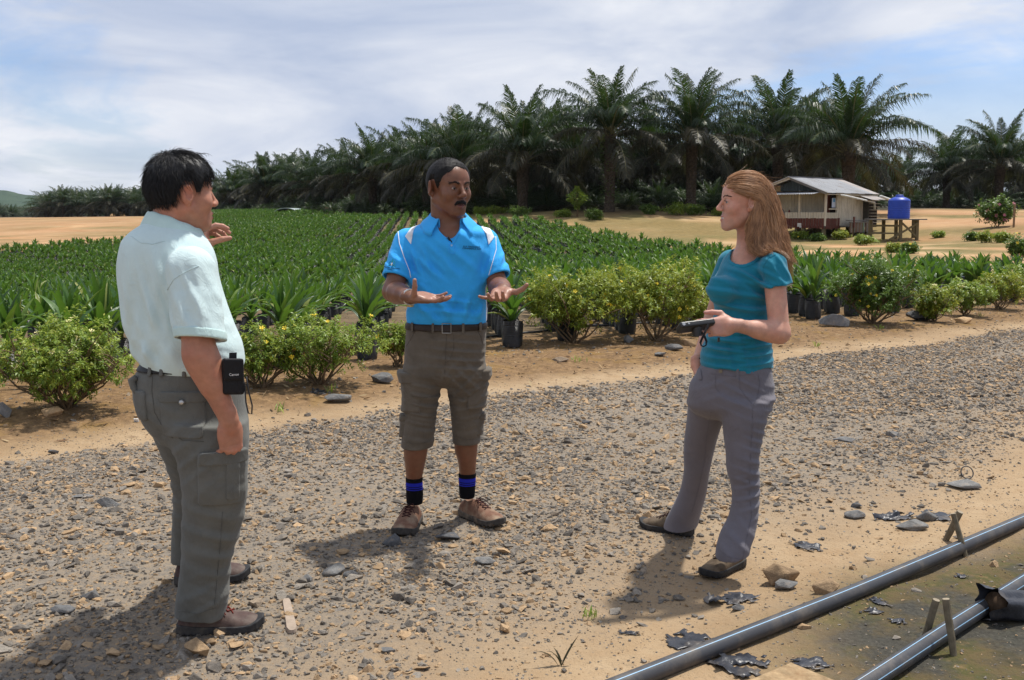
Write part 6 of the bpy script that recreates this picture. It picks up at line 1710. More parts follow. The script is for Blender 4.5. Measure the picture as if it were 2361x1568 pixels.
    nrm = (q-A3(0, -.012, .028))/np.linalg.norm(q-A3(0, -.012, .028), axis=1)[:, None]; dirl = nrm*.35+A3(0, .25, -.15)+nr.normal(0, .35, q.shape); dw = dirl @ hd.R.T
    strands('hair_fuzz', [np.stack([W[i]-dw[i]*.003, W[i]+dw[i]*.003, W[i]+dw[i]*.006]) for i in range(len(W))], .00045, HAIR, e)
    def tuft(name, pts, n, ln, r, dirf):
        pa = []
        for _ in range(n):
            u = rr.random()*(len(pts)-1); i = min(int(u), len(pts)-2); p = Vector(pts[i]).lerp(Vector(pts[i+1]), u-i)+Vector((rr.gauss(0, .0015), rr.gauss(0, .0008), rr.gauss(0, .0022)))
            p = hd.proj(p); d = Vector(dirf(p, rr)).normalized()*ln*rr.uniform(.6, 1.1); pa.append(np.array([hd.w(p), hd.w(p+d*.5), hd.w(p+d)]))
        strands(name, pa, r, HAIR, e, .4)
    for q in (-1, 1): tuft('eyebrow', [(q*.011, .0925, .0195), (q*.028, .089, .0245), (q*.050, .067, .0205)], 95, .008, .0006, lambda p, r: (q*.9, -.25, .25+r.uniform(-.2, .2)))
    def mous(P):
        q = hd.to(P); d = union([cone((k*.004, .0985, -.0535), (k*.020, .0905, -.0585), .0056, .0052) for k in (-1, 1)]+[cone((k*.020, .0905, -.0585), (k*.027, .0820, -.0670), .0052, .0028) for k in (-1, 1)], .003)(q); return (d+.0012*wob(q, 500, 4))*hd.s
    c = A3(*hd.w((0, .088, -.06))); skin('moustache', mous, c-.05, c+.05, .0022, HAIR, e)
    tuft('moustache_hair', [(-.027, .084, -.066), (-.018, .096, -.058), (0, .1035, -.0545), (.018, .096, -.058), (.027, .084, -.066)], 260, .007, .0007, lambda p, r: (p.x*18, .25, -1.0))
    # shirt
    slR = union([cone(at(940, 560, 4.82), at(911, 648, 4.74), .068, .066)], .01); slL = cone(at(1117, 560, 4.84), at(1151, 646, 4.758), .068, .061)
    torso = loft(sh_secs, 2.3)
    fd = folds([((-.37, 4.68, 1.13), (.72, 0, .69), .075, .011, .15), ((-.10, 4.68, 1.13), (-.85, 0, .5), .075, .008, .12), ((-.24, 4.67, .97), (.10, 0, 1), .060, .006, .13), ((-.33, 4.67, .93), (1, 0, .25), .070, .009, .12), ((-.13, 4.67, .97), (1, 0, -.22), .075, .010, .16), ((-.25, 4.67, 1.05), (1, 0, .1), .13, .005, .2), ((-.24, 4.67, 1.30), (.6, 0, .8), .09, .004, .12),
                ((-.53, 4.74, 1.17), (.5, 0, .85), .050, .006, .09), ((.03, 4.74, 1.17), (-.5, 0, .85), .050, .006, .09), ((-.42, 4.70, 1.24), (.9, 0, .3), .050, .006, .08), ((-.04, 4.72, 1.24), (.9, 0, -.3), .050, .006, .08), ((-.24, 4.67, .905), (.05, 0, 1), .045, .006, .16)])
    nkc = at(1035, 512, 4.775)
    vn = union([cone(at(1035, 512, 4.70), at(1042, 564, 4.668), .056, .006), cone(at(1035, 490, 4.80), at(1035, 522, 4.72), .066, .046)], .02)
    endR = half(at(911, 641, 4.74), (at(911, 648, 4.74)-at(936, 566, 4.82))); endL = half(at(1151, 637, 4.758), (at(1151, 646, 4.758)-at(1122, 566, 4.84)))
    armR = cone(at(940, 560, 4.82), at(905, 668, 4.728), .058, .057); armL = cone(at(1117, 560, 4.84), at(1157, 666, 4.74), .057, .051)
    zhem = at(1030, 742, 4.68).z
    def shirt0(P):
        s1 = smax(slR(P), endR(P), .006); s2 = smax(slL(P), endL(P), .006)
        d = smin(smin(torso(P), s1, .028), s2, .028); calm = np.clip(np.abs(endR(P))/.06, 0, 1)*np.clip(np.abs(endL(P))/.06, 0, 1)*np.clip((P[:, 2]-zhem)/.05, 0, 1); d = d+fd(P)*1.3*calm+.0012*wob(P, 26, 8)
        return d
    def shirt(P):
        d = shirt0(P); d = smax(d, -smax(armR(P), -endR(P)-.03, .004), .003); d = smax(d, -smax(armL(P), -endL(P)-.03, .004), .003)
        return smax(d, -vn(P), .005)
    z_of = lambda V_: at(1035, V_, 4.7).z; x_of = lambda U: at(U, 600, 4.7).x
    polyL = [(965, 507), (949, 520), (933, 545), (948, 564), (954, 530)]; polyR = [(1098, 509), (1118, 516), (1131, 530), (1140, 547), (1126, 565), (1121, 540)]
    def inpoly(x, z, poly):
        pts = [(at(u, v, 4.72).x, at(u, v, 4.72).z) for u, v in poly]; r = np.zeros(len(x), bool)
        for (xa, za), (xb, zb) in zip(pts, pts[1:]+pts[:1]): r ^= ((za > z) != (zb > z)) & (x < (xb-xa)*(z-za)/(zb-za+1e-12)+xa)
        return r
    def scol(V):
        c = np.tile(A3(.035, .39, .86), (len(V), 1)); side = (np.abs(V[:, 0]-torso_c(V[:, 2])) > .168) & (V[:, 2] < 1.16) & (V[:, 2] > .98) & (V[:, 1] < 4.80) & (V[:, 1] > 4.77); c[side] = (.70, .72, .80); return c
    zs = sorted(sh_secs); torso_c = lambda z: np.interp(z, [q[0] for q in zs], [q[1] for q in zs])
    sh = skin('polo_shirt', shirt, (-.62, 4.58, .82), (.16, 5.02, 1.48), .0042, SHIRT, e, scol)
    SB = cloth('bright_blue_rib', (.035, .39, .86), .8, 700, .04); WH = cloth('white_piping', (.75, .77, .82), .8)
    collar('collar', at(1035, 516, 4.785), .076, .070, .034, -.006, rad(36), SB, sh, stand=.028, fall=.048, tip=.026, flare=.056, yaw=rad(8))
    for pl in (polyL, polyR): poly_patch('shoulder_panel', shirt0, pl, 4.74, .0032, WH, sh, res=.0026)
    line_on('piping', shirt0, [(918, 534), (921, 562), (934, 600), (944, 625), (947, 640)], .0022, WH, sh, .0005); line_on('piping', shirt0, [(1143, 545), (1144, 575), (1134, 610), (1127, 635)], .0020, WH, sh, .0005)
    line_on('placket_edge', shirt, [(1024, 530), (1034, 552), (1042, 563)], .0022, SB, sh, .001); line_on('placket_edge', shirt, [(1062, 530), (1052, 552), (1045, 563)], .0022, SB, sh, .001)
    line_on('placket_edge', shirt, [(1035, 563), (1035, 583), (1048, 586), (1049, 566)], .0016, SB, sh, .001)
    BTN = plain('shirt_button', (.30, .50, .72), .4)
    for (U, V_) in ((1014, 530), (1028, 545), (1041, 566)):
        p = hit(shirt, U, V_); n = grad(shirt, p); m = MB(); m.tube([p, p+n*.003], .0048, 12); m.obj('button', BTN, sh)
    p = hit(shirt, 1037, 553); m = MB(); m.tube([p+Vector((-.008, -.006, .012)), p+Vector((.010, -.006, -.014))], .0045, 8); m.obj('clip_microphone', plain('black_plastic', (.012, .012, .013), .4), e, True)
    INK = plain('dark_print', (.006, .05, .11), .7)
    p = hit(shirt, 1087.5, 569); lettering('chest_lettering', 'KLK MANAGERS', .0105, p, (1, 0, -.06), (0, 0, 1), INK, sh, g=shirt); p = hit(shirt, 1088, 573.5); lettering('chest_lettering', 'CONFERENCE 2009', .0098, p, (1, 0, -.06), (0, 0, 1), INK, sh, g=shirt)
    p = hit(shirt0, 899, 617.5); xd = Vector((1, -.25, -.10)); lettering('sleeve_lettering', 'KUALA LUMPUR KEPONG', .0078, p, xd, (0, 0, 1), INK, sh, g=shirt0); p = hit(shirt0, 899, 621.5); lettering('sleeve_lettering', 'BERHAD', .0070, p, xd, (0, 0, 1), INK, sh, g=shirt0)
    EMB = plain('green_embroidery', (.012, .22, .16), .75)
    p = hit(shirt0, 904, 609); nn = grad(shirt0, p); bx = Vector(xd).normalized(); bx = (bx-nn*bx.dot(nn)).normalized(); bz = nn.cross(bx); bz = bz if bz.z > 0 else -bz
    em = empty('sleeve_emblem', (0, 0, 0), sh); E3 = lambda a, b: p+nn*.0022+bx*a+bz*b
    for k in range(3):
        a0 = PI/2+k*2*PI/3; m = MB(); m.tube([E3(.0165*math.cos(a), .0165*math.sin(a)) for a in np.linspace(a0+.35, a0+1.75, 9)], .0011, 5); m.obj('arc', EMB, em)
        m = MB(); m.tube([E3(.004*math.cos(a0), .004*math.sin(a0)), E3(.028*math.cos(a0), .028*math.sin(a0))], [.0026, .0006], 5); m.obj('ray', EMB, em)
    m = MB(); V = [E3(0, 0)+nn*.001]+[E3(.005*math.cos(a), .0085*math.sin(a))+nn*.0008 for a in np.linspace(0, 2*PI, 16, endpoint=False)]; m.add(V, [(0, 1+i, 1+(i+1) % 16) for i in range(16)]); m.obj('seed', WH, em)
    # shorts
    pel = [row(745, 938, 1121, Y, .121), row(770, 936, 1121, Y, .126), row(800, 934, 1120, Y, .130), row(840, 932, 1119, Y, .132), row(866, 931, 1119, Y, .122), row(880, 946, 1106, Y, .090), row(892, 985, 1068, Y, .045)]
    lL = loft([row(1040, 924, 998, 4.785, .083), row(1010, 926, 1001, 4.785, .084), row(970, 930, 1005, 4.79, .087), row(916, 935, 1013, 4.79, .100), row(872, 932, 1023, 4.80, .118), row(840, 932, 1028, 4.80, .122)], 2.3); lR = loft([row(1030, 1044, 1107, 4.855, .080), row(1000, 1043, 1108, 4.85, .082), row(960, 1040, 1111, 4.84, .087), row(916, 1034, 1115, 4.83, .100), row(872, 1026, 1118, 4.81, .118), row(840, 1024, 1119, 4.80, .122)], 2.3)
    pf = loft(pel, 2.4); fs = folds([((-.24, 4.68, .82), (.1, 0, 1), .040, .004, .12), ((-.36, 4.70, .60), (.2, 0, 1), .045, .005, .12), ((-.10, 4.74, .60), (-.2, 0, 1), .045, .005, .12), ((-.24, 4.68, .70), (.7, 0, .7), .05, .005, .10), ((-.22, 4.68, .70), (-.7, 0, .7), .05, .004, .10), ((-.36, 4.72, .48), (.2, 0, 1), .05, .004, .1), ((-.08, 4.77, .48), (-.2, 0, 1), .05, .004, .1)])
    hl = half(at(960, 1030, 4.785), (.0, 0, -1)); hr = half(at(1075, 1020, 4.85), (0, 0, -1))
    holeL = cone(at(961, 1000, 4.785), at(960, 1060, 4.785), .062, .068); holeR = cone(at(1076, 990, 4.85), at(1075, 1050, 4.85), .058, .060)
    def shorts0(P):
        a = smax(lL(P), hl(P), .006); b = smax(lR(P), hr(P), .006); d = smin(smin(pf(P), a, .015), b, .015); d = np.where(P[:, 2] < at(1024, 893, 4.8).z, np.minimum(a, b), d)
        return d+fs(P)*1.3+.0012*wob(P, 30, 4)
    def shorts(P): d = shorts0(P); return smax(smax(d, -holeL(P), .004), -holeR(P), .004)
    so = skin('cargo_shorts', shorts, (-.56, 4.58, .36), (.16, 5.02, .99), .0045, SHORT, e)
    SEAM = cloth('brown_seam', (.080, .065, .050), .9)
    # side cargo pockets with flaps, fly, seams
    for s_, (U, V_, U2, V2) in ((-1, (934, 905, 930, 982)), (1, (1117, 898, 1112, 978))):
        c = A3(*at(U, V_, 4.77 if s_ < 0 else 4.80)); xa = (s_*.25, -.97, 0) if s_ < 0 else (s_*.25, -.97, 0)
        patch('cargo_pocket', shorts0, c, xa, (0, 0, 1), .060, .085, .018, SHORT, so, depth=.09, rnd=.015); patch('pocket_flap', shorts0, c+A3(0, 0, .075), xa, (0, 0, 1), .066, .026, .026, SHORT, so, depth=.10, rnd=.010)
        c = A3(*at(U2, V2, 4.775 if s_ < 0 else 4.83)); patch('small_pocket', shorts0, c, xa, (0, 0, 1), .034, .050, .014, SHORT, so, depth=.08); patch('pocket_flap', shorts0, c+A3(0, 0, .042), xa, (0, 0, 1), .038, .016, .020, SHORT, so, depth=.08)
    for ln in ([(1030, 768), (1028, 800), (1027, 835), (1024, 880)], [(1046, 770), (1046, 805), (1036, 832), (1027, 836)], [(943, 912), (975, 917), (1016, 911)], [(1035, 913), (1070, 920), (1100, 917)], [(960, 760), (945, 785), (936, 800)], [(1098, 758), (1108, 775), (1114, 795)], [(960, 758), (997, 764)], [(961, 762), (997, 768)], [(929, 1018), (960, 1024), (995, 1017)], [(1047, 1003), (1075, 1014), (1103, 1012)]):
        line_on('seam', shorts0, ln, .0011, SEAM, so, .0002)
    # belt
    BELT = plain('brown_leather', (.022, .012, .008), .5, .4, var=.3, scale=30)
    zb = at(1030, 755, 4.68).z
    def belt(P): d = shorts0(P); return smax(smax(d-.006, -(d+.004), .001), np.abs(P[:, 2]-zb-.02*(P[:, 1]-4.68))-.019, .002)
    bo = skin('belt', belt, (-.50, 4.58, zb-.04), (.06, 5.0, zb+.04), .004, BELT, e)
    p = hit(belt, 1031, 757); m = MB(); m.tube([p+Vector((a*.022, -.004, b*.022)) for a, b in ((-1, -1), (-1, 1), (.8, 1), (.8, -1), (-1, -1))], .0028, 6); m.obj('buckle', plain('dull_steel', (.35, .33, .30), .35, .5, .9), bo)
    for U in (998, 1068, 950, 1108): p = hit(belt, U, 757); patch('belt_loop', belt, p, (1, 0, 0), (0, 0, 1), .006, .028, .006, SHORT, so, sink=.002, depth=.04, rnd=.003)
    # socks and shoes
    M = NM('striped_sock'); c = M.coord(); sp = M.N.new('ShaderNodeSeparateXYZ'); M.lk(c, sp.inputs[0])
    def sock(leg, lo_, ztop, name):
        zt = ztop
        Mt = NM(name); sp = Mt.N.new('ShaderNodeSeparateXYZ'); Mt.lk(Mt.coord(), sp.inputs[0]); h = Mt.math('MULTIPLY', Mt.math('SUBTRACT', zt, sp.outputs[2]), 10.0)
        K = (.008, .008, .010); Bc = (.022, .030, .42)
        col = Mt.ramp(h, [(0, K), (.215, Bc), (.40, K), (.44, Bc), (.50, K), (.54, Bc), (.60, K)], 'CONSTANT'); mt = Mt.done(Mt.pbsdf(col, .9, .1, Mt.bump(Mt.noise(Mt.coord(), 500, 2), .3, .001)))
        f = lambda P: smax(leg(P)-.0035-.0008*np.sin(P[:, 2]*900)*0, P[:, 2]-zt, .003); x0 = at(lo_, 1130, 4.85); return skin('sock', f, (x0.x-.09, 4.7, .02), (x0.x+.09, 5.02, zt+.02), .004, mt, e)
    sock(legL, 955, at(955, 1105, 4.76).z, 'sock_knit'); sock(legR, 1077, at(1077, 1095, 4.86).z, 'sock_knit')
    LE = plain('brown_nubuck', (.175, .090, .058), .8, .2, var=.25, scale=30, bump=.3, bscale=160, dirt=(.30, .22, .15)); SO = plain('grey_rubber', (.055, .05, .046), .85, .2, var=.3, scale=40, dirt=(.22, .17, .12)); LA = plain('dark_red_lace', (.045, .012, .012), .8)
    zg = Hs(-.40, 4.75)
    g1 = at(953, 1195, 4.90); shoe('shoe', (g1.x+.005, 4.915, zg+.004), rad(-97), [LE, SO, LA], e, L=.285, W=1.22, H_=1.08, lug=.007); g2 = at(1070, 1180, 4.98)
    shoe('shoe', (g2.x-.005, 4.985, Hs(-.15, 4.9)+.004), rad(-48), [LE, SO, LA], e, L=.285, W=1.18, H_=1.08, lug=.007)
    # wristwatch
    ax = (hR.w((.03, 0, 0))-eR).normalized(); wc = wR-ax*.002; x_, y_, z_ = frame(ax, (0, 0, 1)); ST = plain('watch_steel', (.62, .60, .55), .28, .5, .9)
    w = empty('wristwatch', (0, 0, 0), e); m = MB()
    for k in range(18): a = 2*PI*k/18; c = wc+(y_*math.cos(a)+z_*math.sin(a))*.0335; m.box((0, 0, 0), (.0075, .0062, .0022), Matrix.Translation(c) @ Matrix((ax, (z_*math.cos(a)-y_*math.sin(a)), (y_*math.cos(a)+z_*math.sin(a)))).transposed().to_4x4())
    m.obj('band', ST, w); m = MB(); c = wc-z_*.034; m.tube([c, c-z_*.008], .016, 18); m.obj('case', plain('watch_gold', (.55, .40, .18), .3, .5, .9), w)
    # hang every part on the empty without moving it
    for ch in list(e.children): ch.matrix_parent_inverse = Matrix.Translation(root).inverted()
    tag(e, 'man in bright blue polo shirt and brown cargo shorts gesturing with open hands', 'person')
    print('man blue', round(time.time()-t0, 1))
build_man_blue()

# ================================================================== the man in the pale green polo shirt, seen from behind
def build_man_pale():
    t0 = time.time(); Y = 3.55
    SKIN = skin_mat('tanned_skin', 0.5, 0.10, 0.35); SHIRT = cloth('pale_aqua_pique', (.55, .68, .68), 0.85, 1000, .04, .12)
    PANT = cloth('grey_green_twill', (.115, .117, .107), 0.9, 800, .14, .1, fade=(.155, .157, .147), bump=.3)
    g0 = at(470, 1440, 3.58); e = empty('person', (g0.x, 3.60, Hs(g0.x, 3.6))); root = e.location.copy()
    SK = A3(.42, .195, .125)
    hd = Head(at(422, 447, 3.56), (.84, .54, -.02), scale=1.03, jaw=1.12, cheek=1.0, brow=.9, nose=.96, neck=at(392, 545, 3.56), nr=.059, wide=1.03)
    sR, eR, wR = at(440, 622, 3.40), at(460, 815, 3.34), at(527, 966, 3.36)
    sL, eL, wL = at(430, 612, 3.78), at(445, 735, 3.98), at(464, 588, 3.93)
    hR = Hand(wR+(wR-eR).normalized()*.008, (.02, .12, -1.0), (.72, -.69, 0), True, 1.0, bends=((.55, 1.0, .6), (.65, 1.1, .6), (.75, 1.15, .6), (.85, 1.1, .6)), spread=(.04, .0, -.04, -.08), thumb=((.75, .55, -.45), (.9, .2, -.5), (.95, 0, -.4)))
    hL = Hand(wL, (.16, .12, .97), (-.93, -.25, .22), False, 1.0, bends=((.95, .55, .35), (1.15, .6, .4), (1.35, .55, .35), (1.45, .5, .3)), spread=(.05, .0, -.05, -.10), thumb=((.70, .45, -.55), (.45, .15, -.90), (.35, -.1, -.95)))
    up = cone(sR, eR, .060, .051); fo = union([cone(eR, wR, .052, .030), cone(eR.lerp(wR, .15), eR.lerp(wR, .45), .056, .044)], .02)
    arms = union([up, fo, cone(sL, eL, .06, .05), cone(eL, wL, .050, .031)], .02)
    S = [row(856, 338, 556, Y, .165), row(838, 328, 563, Y, .178), row(815, 312, 562, Y, .182), row(793, 304, 558, Y, .182), row(746, 288, 539, Y, .176), row(690, 278, 518, Y, .172), row(635, 272, 503, Y, .168), row(600, 272, 498, Y, .163), row(575, 276, 490, Y, .155), row(552, 284, 476, Y, .140), row(534, 302, 462, Y, .118), row(518, 326, 446, Y, .092), row(506, 346, 438, Y, .074)]
    S = [(z, x+.002, y, rx*.965, ry*.92) for z, x, y, rx, ry in S]
    core = loft([(z, x, y, rx*.92, ry*.90) for z, x, y, rx, ry in S], 2.2)
    HF = ball(hd.f, hd.c+A3(0, 0, -.03), .27)
    F_hR = ball(hR.f, hR.w((.08, 0, 0)), .17)
    F_hL = ball(hL.f, hL.w((.08, 0, 0)), .17)
    def body(P):
        d = core(P); d = smin(d, HF(P), .03); d = smin(d, arms(P), .03); d = smin(d, F_hR(P), .012); return smin(d, F_hL(P), .012)
    def colour(V):
        q = hd.to(V); c = np.tile(SK, (len(V), 1)); inh = (np.abs(q) < .16).all(1)
        red = sum(np.exp(-((q[:, 0]-k*.08)/.02)**2-((q[:, 1]+.01)/.025)**2-((q[:, 2])/.035)**2) for k in (-1, 1))*inh*.5; c = c*(1-red[:, None])+A3(.50, .18, .12)*red[:, None]
        lip = np.exp(-(np.maximum(np.minimum(hd.lips[0](q), hd.lips[1](q)), 0)/.0022)**2)*inh; c = c*(1-lip[:, None])+A3(.42, .13, .10)*lip[:, None]
        for h in (hR, hL):
            w = ((V-h.o) @ h.R)/h.s; m = ((w[:, 0] > .08) & (np.abs(w) < .21).all(1))*.35; c = c*(1-m[:, None])+A3(.56, .27, .21)*m[:, None]
        kn = np.exp(-((V-A3(*eR+Vector((-.03, -.04, 0))))**2).sum(1)/.035**2)*.35; c = c*(1-kn[:, None])+A3(.28, .11, .075)*kn[:, None]
        return c
    B = [(hd.c-.17, hd.c+.17, .003)]
    for h in (hR, hL): lo, hi = h.box(); B.append((lo+.06, hi-.06, .0028))
    B.append(((-1.22, 3.24, .70), (-.75, 3.55, 1.44), .005)); B.append(((-1.30, 3.55, .90), (-.75, 4.10, 1.44), .006))
    patches('body', body, B, SKIN, e, colour); eyeballs(hd, e)
    # hair: thick black cap with loose strands on the crown
    HAIR = hair_mat('thick_black_hair', (.006, .006, .007), (.020, .019, .020), .52, .35)
    def hair(P):
        q = hd.to(P)
        fr = (q[:, 1]-.070)*.85+(-(q[:, 2]-.055))*.30-np.abs(q[:, 0])*.05+.002*wob(q, 200, 7)
        low = -q[:, 2]+np.interp(q[:, 1], [-.12, -.060, -.046, -.036, -.020, .012, .022, .036, .05], [-.066, -.066, -.056, .005, .040, .040, .004, .002, .04])
        ed = np.maximum(fr, low); th = .002+.009*np.clip(-ed/.036, 0, 1)+.010*np.exp(-((q[:, 2]-.10)/.05)**2)
        return smax(hd.cran(q)-th-.0022*wob(q, 150, 2, (1.6, 1, .5)), ed, .004)*hd.s
    skin('hair', hair, hd.c-.165, hd.c+.165, .003, HAIR, e)
    nr = np.random.RandomState(8); P = nr.normal(size=(30000, 3)); P /= np.linalg.norm(P, axis=1)[:, None]; P = A3(0, -.012, .03)+P*A3(.094, .115, .110)
    W = hd.c+(P*hd.s) @ hd.R.T; k = np.abs(hair(W)) < .010; W = W[k][:5200]; q = hd.to(W); top = A3(0, -.045, .125)
    nrm = q-A3(0, -.012, .028); nrm /= np.linalg.norm(nrm, axis=1)[:, None]; fl = q-top; fl -= nrm*(fl*nrm).sum(1)[:, None]; fl /= np.linalg.norm(fl, axis=1)[:, None]+1e-6
    pa = []
    for i in range(len(W)):
        d = fl[i]+nr.normal(0, .18, 3); ln = nr.uniform(.02, .034); crown = q[i, 2] > .095; lift = .16 if not crown else nr.uniform(.2, .7)
        if q[i, 1] > .03 and q[i, 2] < .06: ln *= .5
        p = q[i]-nrm[i]*.004; L = [p]
        for t in range(4): L.append(L[-1]+(d+nrm[i]*lift*(1-.55*t))*ln/4)
        pa.append(np.array(L)*hd.s @ hd.R.T+hd.c)
    for i in range(70):                         # fly-away wisps
        p = A3(nr.uniform(-.05, .05), nr.uniform(-.07, .06), .128); d = A3(nr.normal(0, .4), nr.normal(-.1, .6), 1.0); L = [p]
        for t in range(6): d = d*.8+A3(nr.normal(0, .25), nr.normal(.05, .3), -.25); L.append(L[-1]+d/np.linalg.norm(d)*nr.uniform(.005, .008))
        pa.append(np.array(L)*hd.s @ hd.R.T+hd.c)
    strands('hair_strands', pa, .00075, HAIR, e)
    for kx in (-1, 1):
        rr = random.Random(4); L = []
        for _ in range(90): u = rr.random(); p = Vector((kx*(.012+.036*u), .0905-.024*u*u, .021+.004*math.sin(PI*u)+rr.gauss(0, .0016))); L.append(np.array([hd.w(p), hd.w(p+Vector((kx*.004, -.001, .001))), hd.w(p+Vector((kx*.008, -.003, .001)))]))
        strands('eyebrow', L, .0009, HAIR, e)
    # shirt
    sl0, sl1 = at(440, 626, 3.40), at(463, 780, 3.345); sleeve = union([cone(sl0, sl1, .083, .077), cone(at(452, 700, 3.37), sl1, .080, .077)], .01); sleeveL = cone(sL, sL.lerp(eL, .75), .088, .078)
    endp = half(at(462, 782, 3.345), sl1-sl0+Vector((-.05, 0, 0))); endl = half(sL.lerp(eL, .72), eL-sL); torso = loft(S, 2.2)
    fd = folds([((-1.18, 3.40, 1.02), (.95, -.2, .25), .085, .010, .20), ((-1.10, 3.38, 1.17), (.9, -.2, .35), .070, .010, .14), ((-1.26, 3.40, 1.13), (.95, -.2, -.1), .10, .006, .18), ((-1.00, 3.33, 1.20), (.85, 0, .5), .060, .008, .10), ((-.88, 3.40, 1.00), (.5, 0, .85), .055, .010, .12), ((-.86, 3.42, .92), (.35, 0, .95), .050, .010, .12), ((-1.10, 3.40, .94), (.9, 0, .35), .08, .006, .10), ((-.98, 3.28, 1.13), (1, 0, .15), .055, .005, .12), ((-.98, 3.27, 1.05), (.3, 0, 1), .07, .003, .10), ((-1.2, 3.4, .93), (.8, 0, .5), .06, .005, .10)])
    hole = cone(eR.lerp(sR, .45), eR, .065, .063)
    nk = cone(at(405, 500, 3.58), at(396, 545, 3.56), .074, .070)
    zhem = at(430, 852, 3.40).z
    def shirt0(P):
        s1 = smax(sleeve(P), endp(P), .006); s2 = smax(sleeveL(P), endl(P), .006); calm = np.clip((P[:, 2]-zhem)/.06, 0, 1)*np.clip(np.abs(endp(P))/.05, 0, 1); w_ = fd(P)*calm; d = torso(P)+w_
        d = smin(d, s1+w_*.5, .020); return smin(d, s2, .02)+.001*wob(P, 22, 8)
    def shirt(P): return smax(smax(shirt0(P), -smax(hole(P), -endp(P)-.03, .004), .003), -nk(P), .005)
    sh = skin('polo_shirt', shirt, (-1.40, 3.20, .84), (-.70, 4.02, 1.54), .0048, SHIRT, e)
    RIB = cloth('pale_aqua_rib', (.50, .66, .64), .85, 600, .04)
    yaw = math.atan2(.44, .90)+PI/2; collar('collar', at(402, 535, 3.57), .084, .080, .028, -.030, rad(22), RIB, sh, stand=.040, fall=.064, tip=.030, flare=.036, yaw=yaw, tilt=(.10, .03))
    def cuff(P): return smax(smax(sleeve(P)-.0035, -(sleeve(P)+.004), .001), np.abs(endp(P)+.014)-.015, .002)
    skin('cuff', cuff, A3(*sl1)-.12, A3(*sl1)+.12, .0035, RIB, sh)
    SEAM = cloth('pale_aqua_seam', (.46, .58, .58), .9)
    line_on('seam', shirt0, [(386, 668), (400, 645), (425, 628), (449, 617), (458, 613)], .0012, SEAM, sh, .0002); line_on('seam', shirt0, [(303, 545), (325, 560), (352, 563), (380, 556)], .0009, SEAM, sh, .0002)
    # trousers
    pel = [row(836, 330, 556, Y, .160), row(860, 316, 558, Y, .168), row(886, 311, 560, Y, .172), row(922, 313, 563, Y, .176), row(955, 325, 567, Y, .172), row(985, 342, 570, Y, .155), row(1020, 372, 571, Y, .13)]
    near = loft([row(1432, 406, 512, 3.53, .082), row(1400, 408, 521, 3.53, .086), row(1370, 411, 525, 3.52, .088), row(1336, 416, 527, 3.52, .085), row(1292, 420, 532, 3.51, .084), row(1226, 420, 553, 3.50, .088), row(1160, 423, 567, 3.49, .094), row(1110, 420, 570, 3.48, .100), row(1060, 411, 571, 3.48, .108), row(1015, 398, 572, 3.48, .118), row(970, 385, 570, 3.49, .125)], 2.3)
    far = loft([row(1292, 399, 470, 4.02, .075), row(1250, 399, 485, 4.00, .078), row(1204, 400, 505, 3.96, .080), row(1150, 402, 520, 3.90, .085), row(1110, 398, 530, 3.86, .092), row(1060, 384, 540, 3.80, .105), row(1010, 362, 545, 3.74, .118), row(970, 345, 545, 3.70, .12)], 2.3)
    pel = [(z, x, y, rx*.97, ry*.94) for z, x, y, rx, ry in pel]; pf = loft(pel, 2.3)
    fp = folds([((-1.03, 3.38, .40), (.3, 0, 1), .075, .010, .15), ((-1.0, 3.42, .25), (.35, 0, 1), .07, .010, .13), ((-.92, 3.42, .15), (.5, 0, .9), .055, .012, .10), ((-1.05, 3.42, .14), (-.4, 0, .9), .06, .009, .10), ((-1.08, 3.38, .66), (-.6, 0, .8), .055, .008, .11), ((-.90, 3.40, .55), (.25, 0, 1), .09, .006, .15), ((-1.18, 3.40, .80), (.4, 0, .9), .06, .005, .10), ((-.9, 3.4, .33), (.6, 0, .8), .06, .008, .1), ((-1.22, 3.8, .4), (0, 0, 1), .07, .008, .2)])
    hem = half(at(460, 1418, 3.53), (-.12, 0, -1)); hemf = half(at(430, 1290, 4.02), (0, 0, -1)); holeN = cone(at(463, 1400, 3.53), at(462, 1445, 3.53), .066, .068)
    def pants0(P):
        a = smax(near(P), hem(P), .006); b = smax(far(P), hemf(P), .006); d = smin(pf(P), a, .03); d = smin(d, b, .03); d = np.where(P[:, 2] < .60, np.minimum(np.minimum(a, b), np.maximum(d, 0.004)), d)
        return d+fp(P)*.38+.0035*wob(P, 9, 4, (1.8, 1.8, .5))+.002*wob(P, 19, 9, (1.5, 1.5, .7))+.001*wob(P, 32, 6)
    def pants(P): return smax(pants0(P), -holeN(P), .004)
    pa_ = skin('cargo_trousers', pants, (-1.36, 3.30, .03), (-.66, 4.16, .96), .0052, PANT, e)
    SM = cloth('trouser_seam', (.085, .085, .078), .9); PK = PANT
    n_side = (.35, -.93, 0); xa = (.93, .35, 0)
    def pk(name, U, V_, hw, hh, t, xd=xa, dep=.10, **kw): c = hit(pants0, U, V_); n = grad(pants0, c); x = Vector((0, 0, 1)).cross(n) if abs(n.z) < .9 else Vector(xd); return patch(name, pants0, c, x, (0, 0, 1), hw, hh, t, PK, pa_, depth=dep, **kw)
    pk('back_pocket', 421, 965, .072, .062, .006); pk('pocket_flap', 421, 916, .078, .018, .009); pk('cargo_pocket', 514, 1110, .078, .082, .012); pk('pocket_flap', 520, 1055, .084, .022, .018); pk('cargo_pleat', 534, 1105, .024, .070, .017)
    pk('back_pocket', 324, 935, .030, .05, .008, dep=.08)
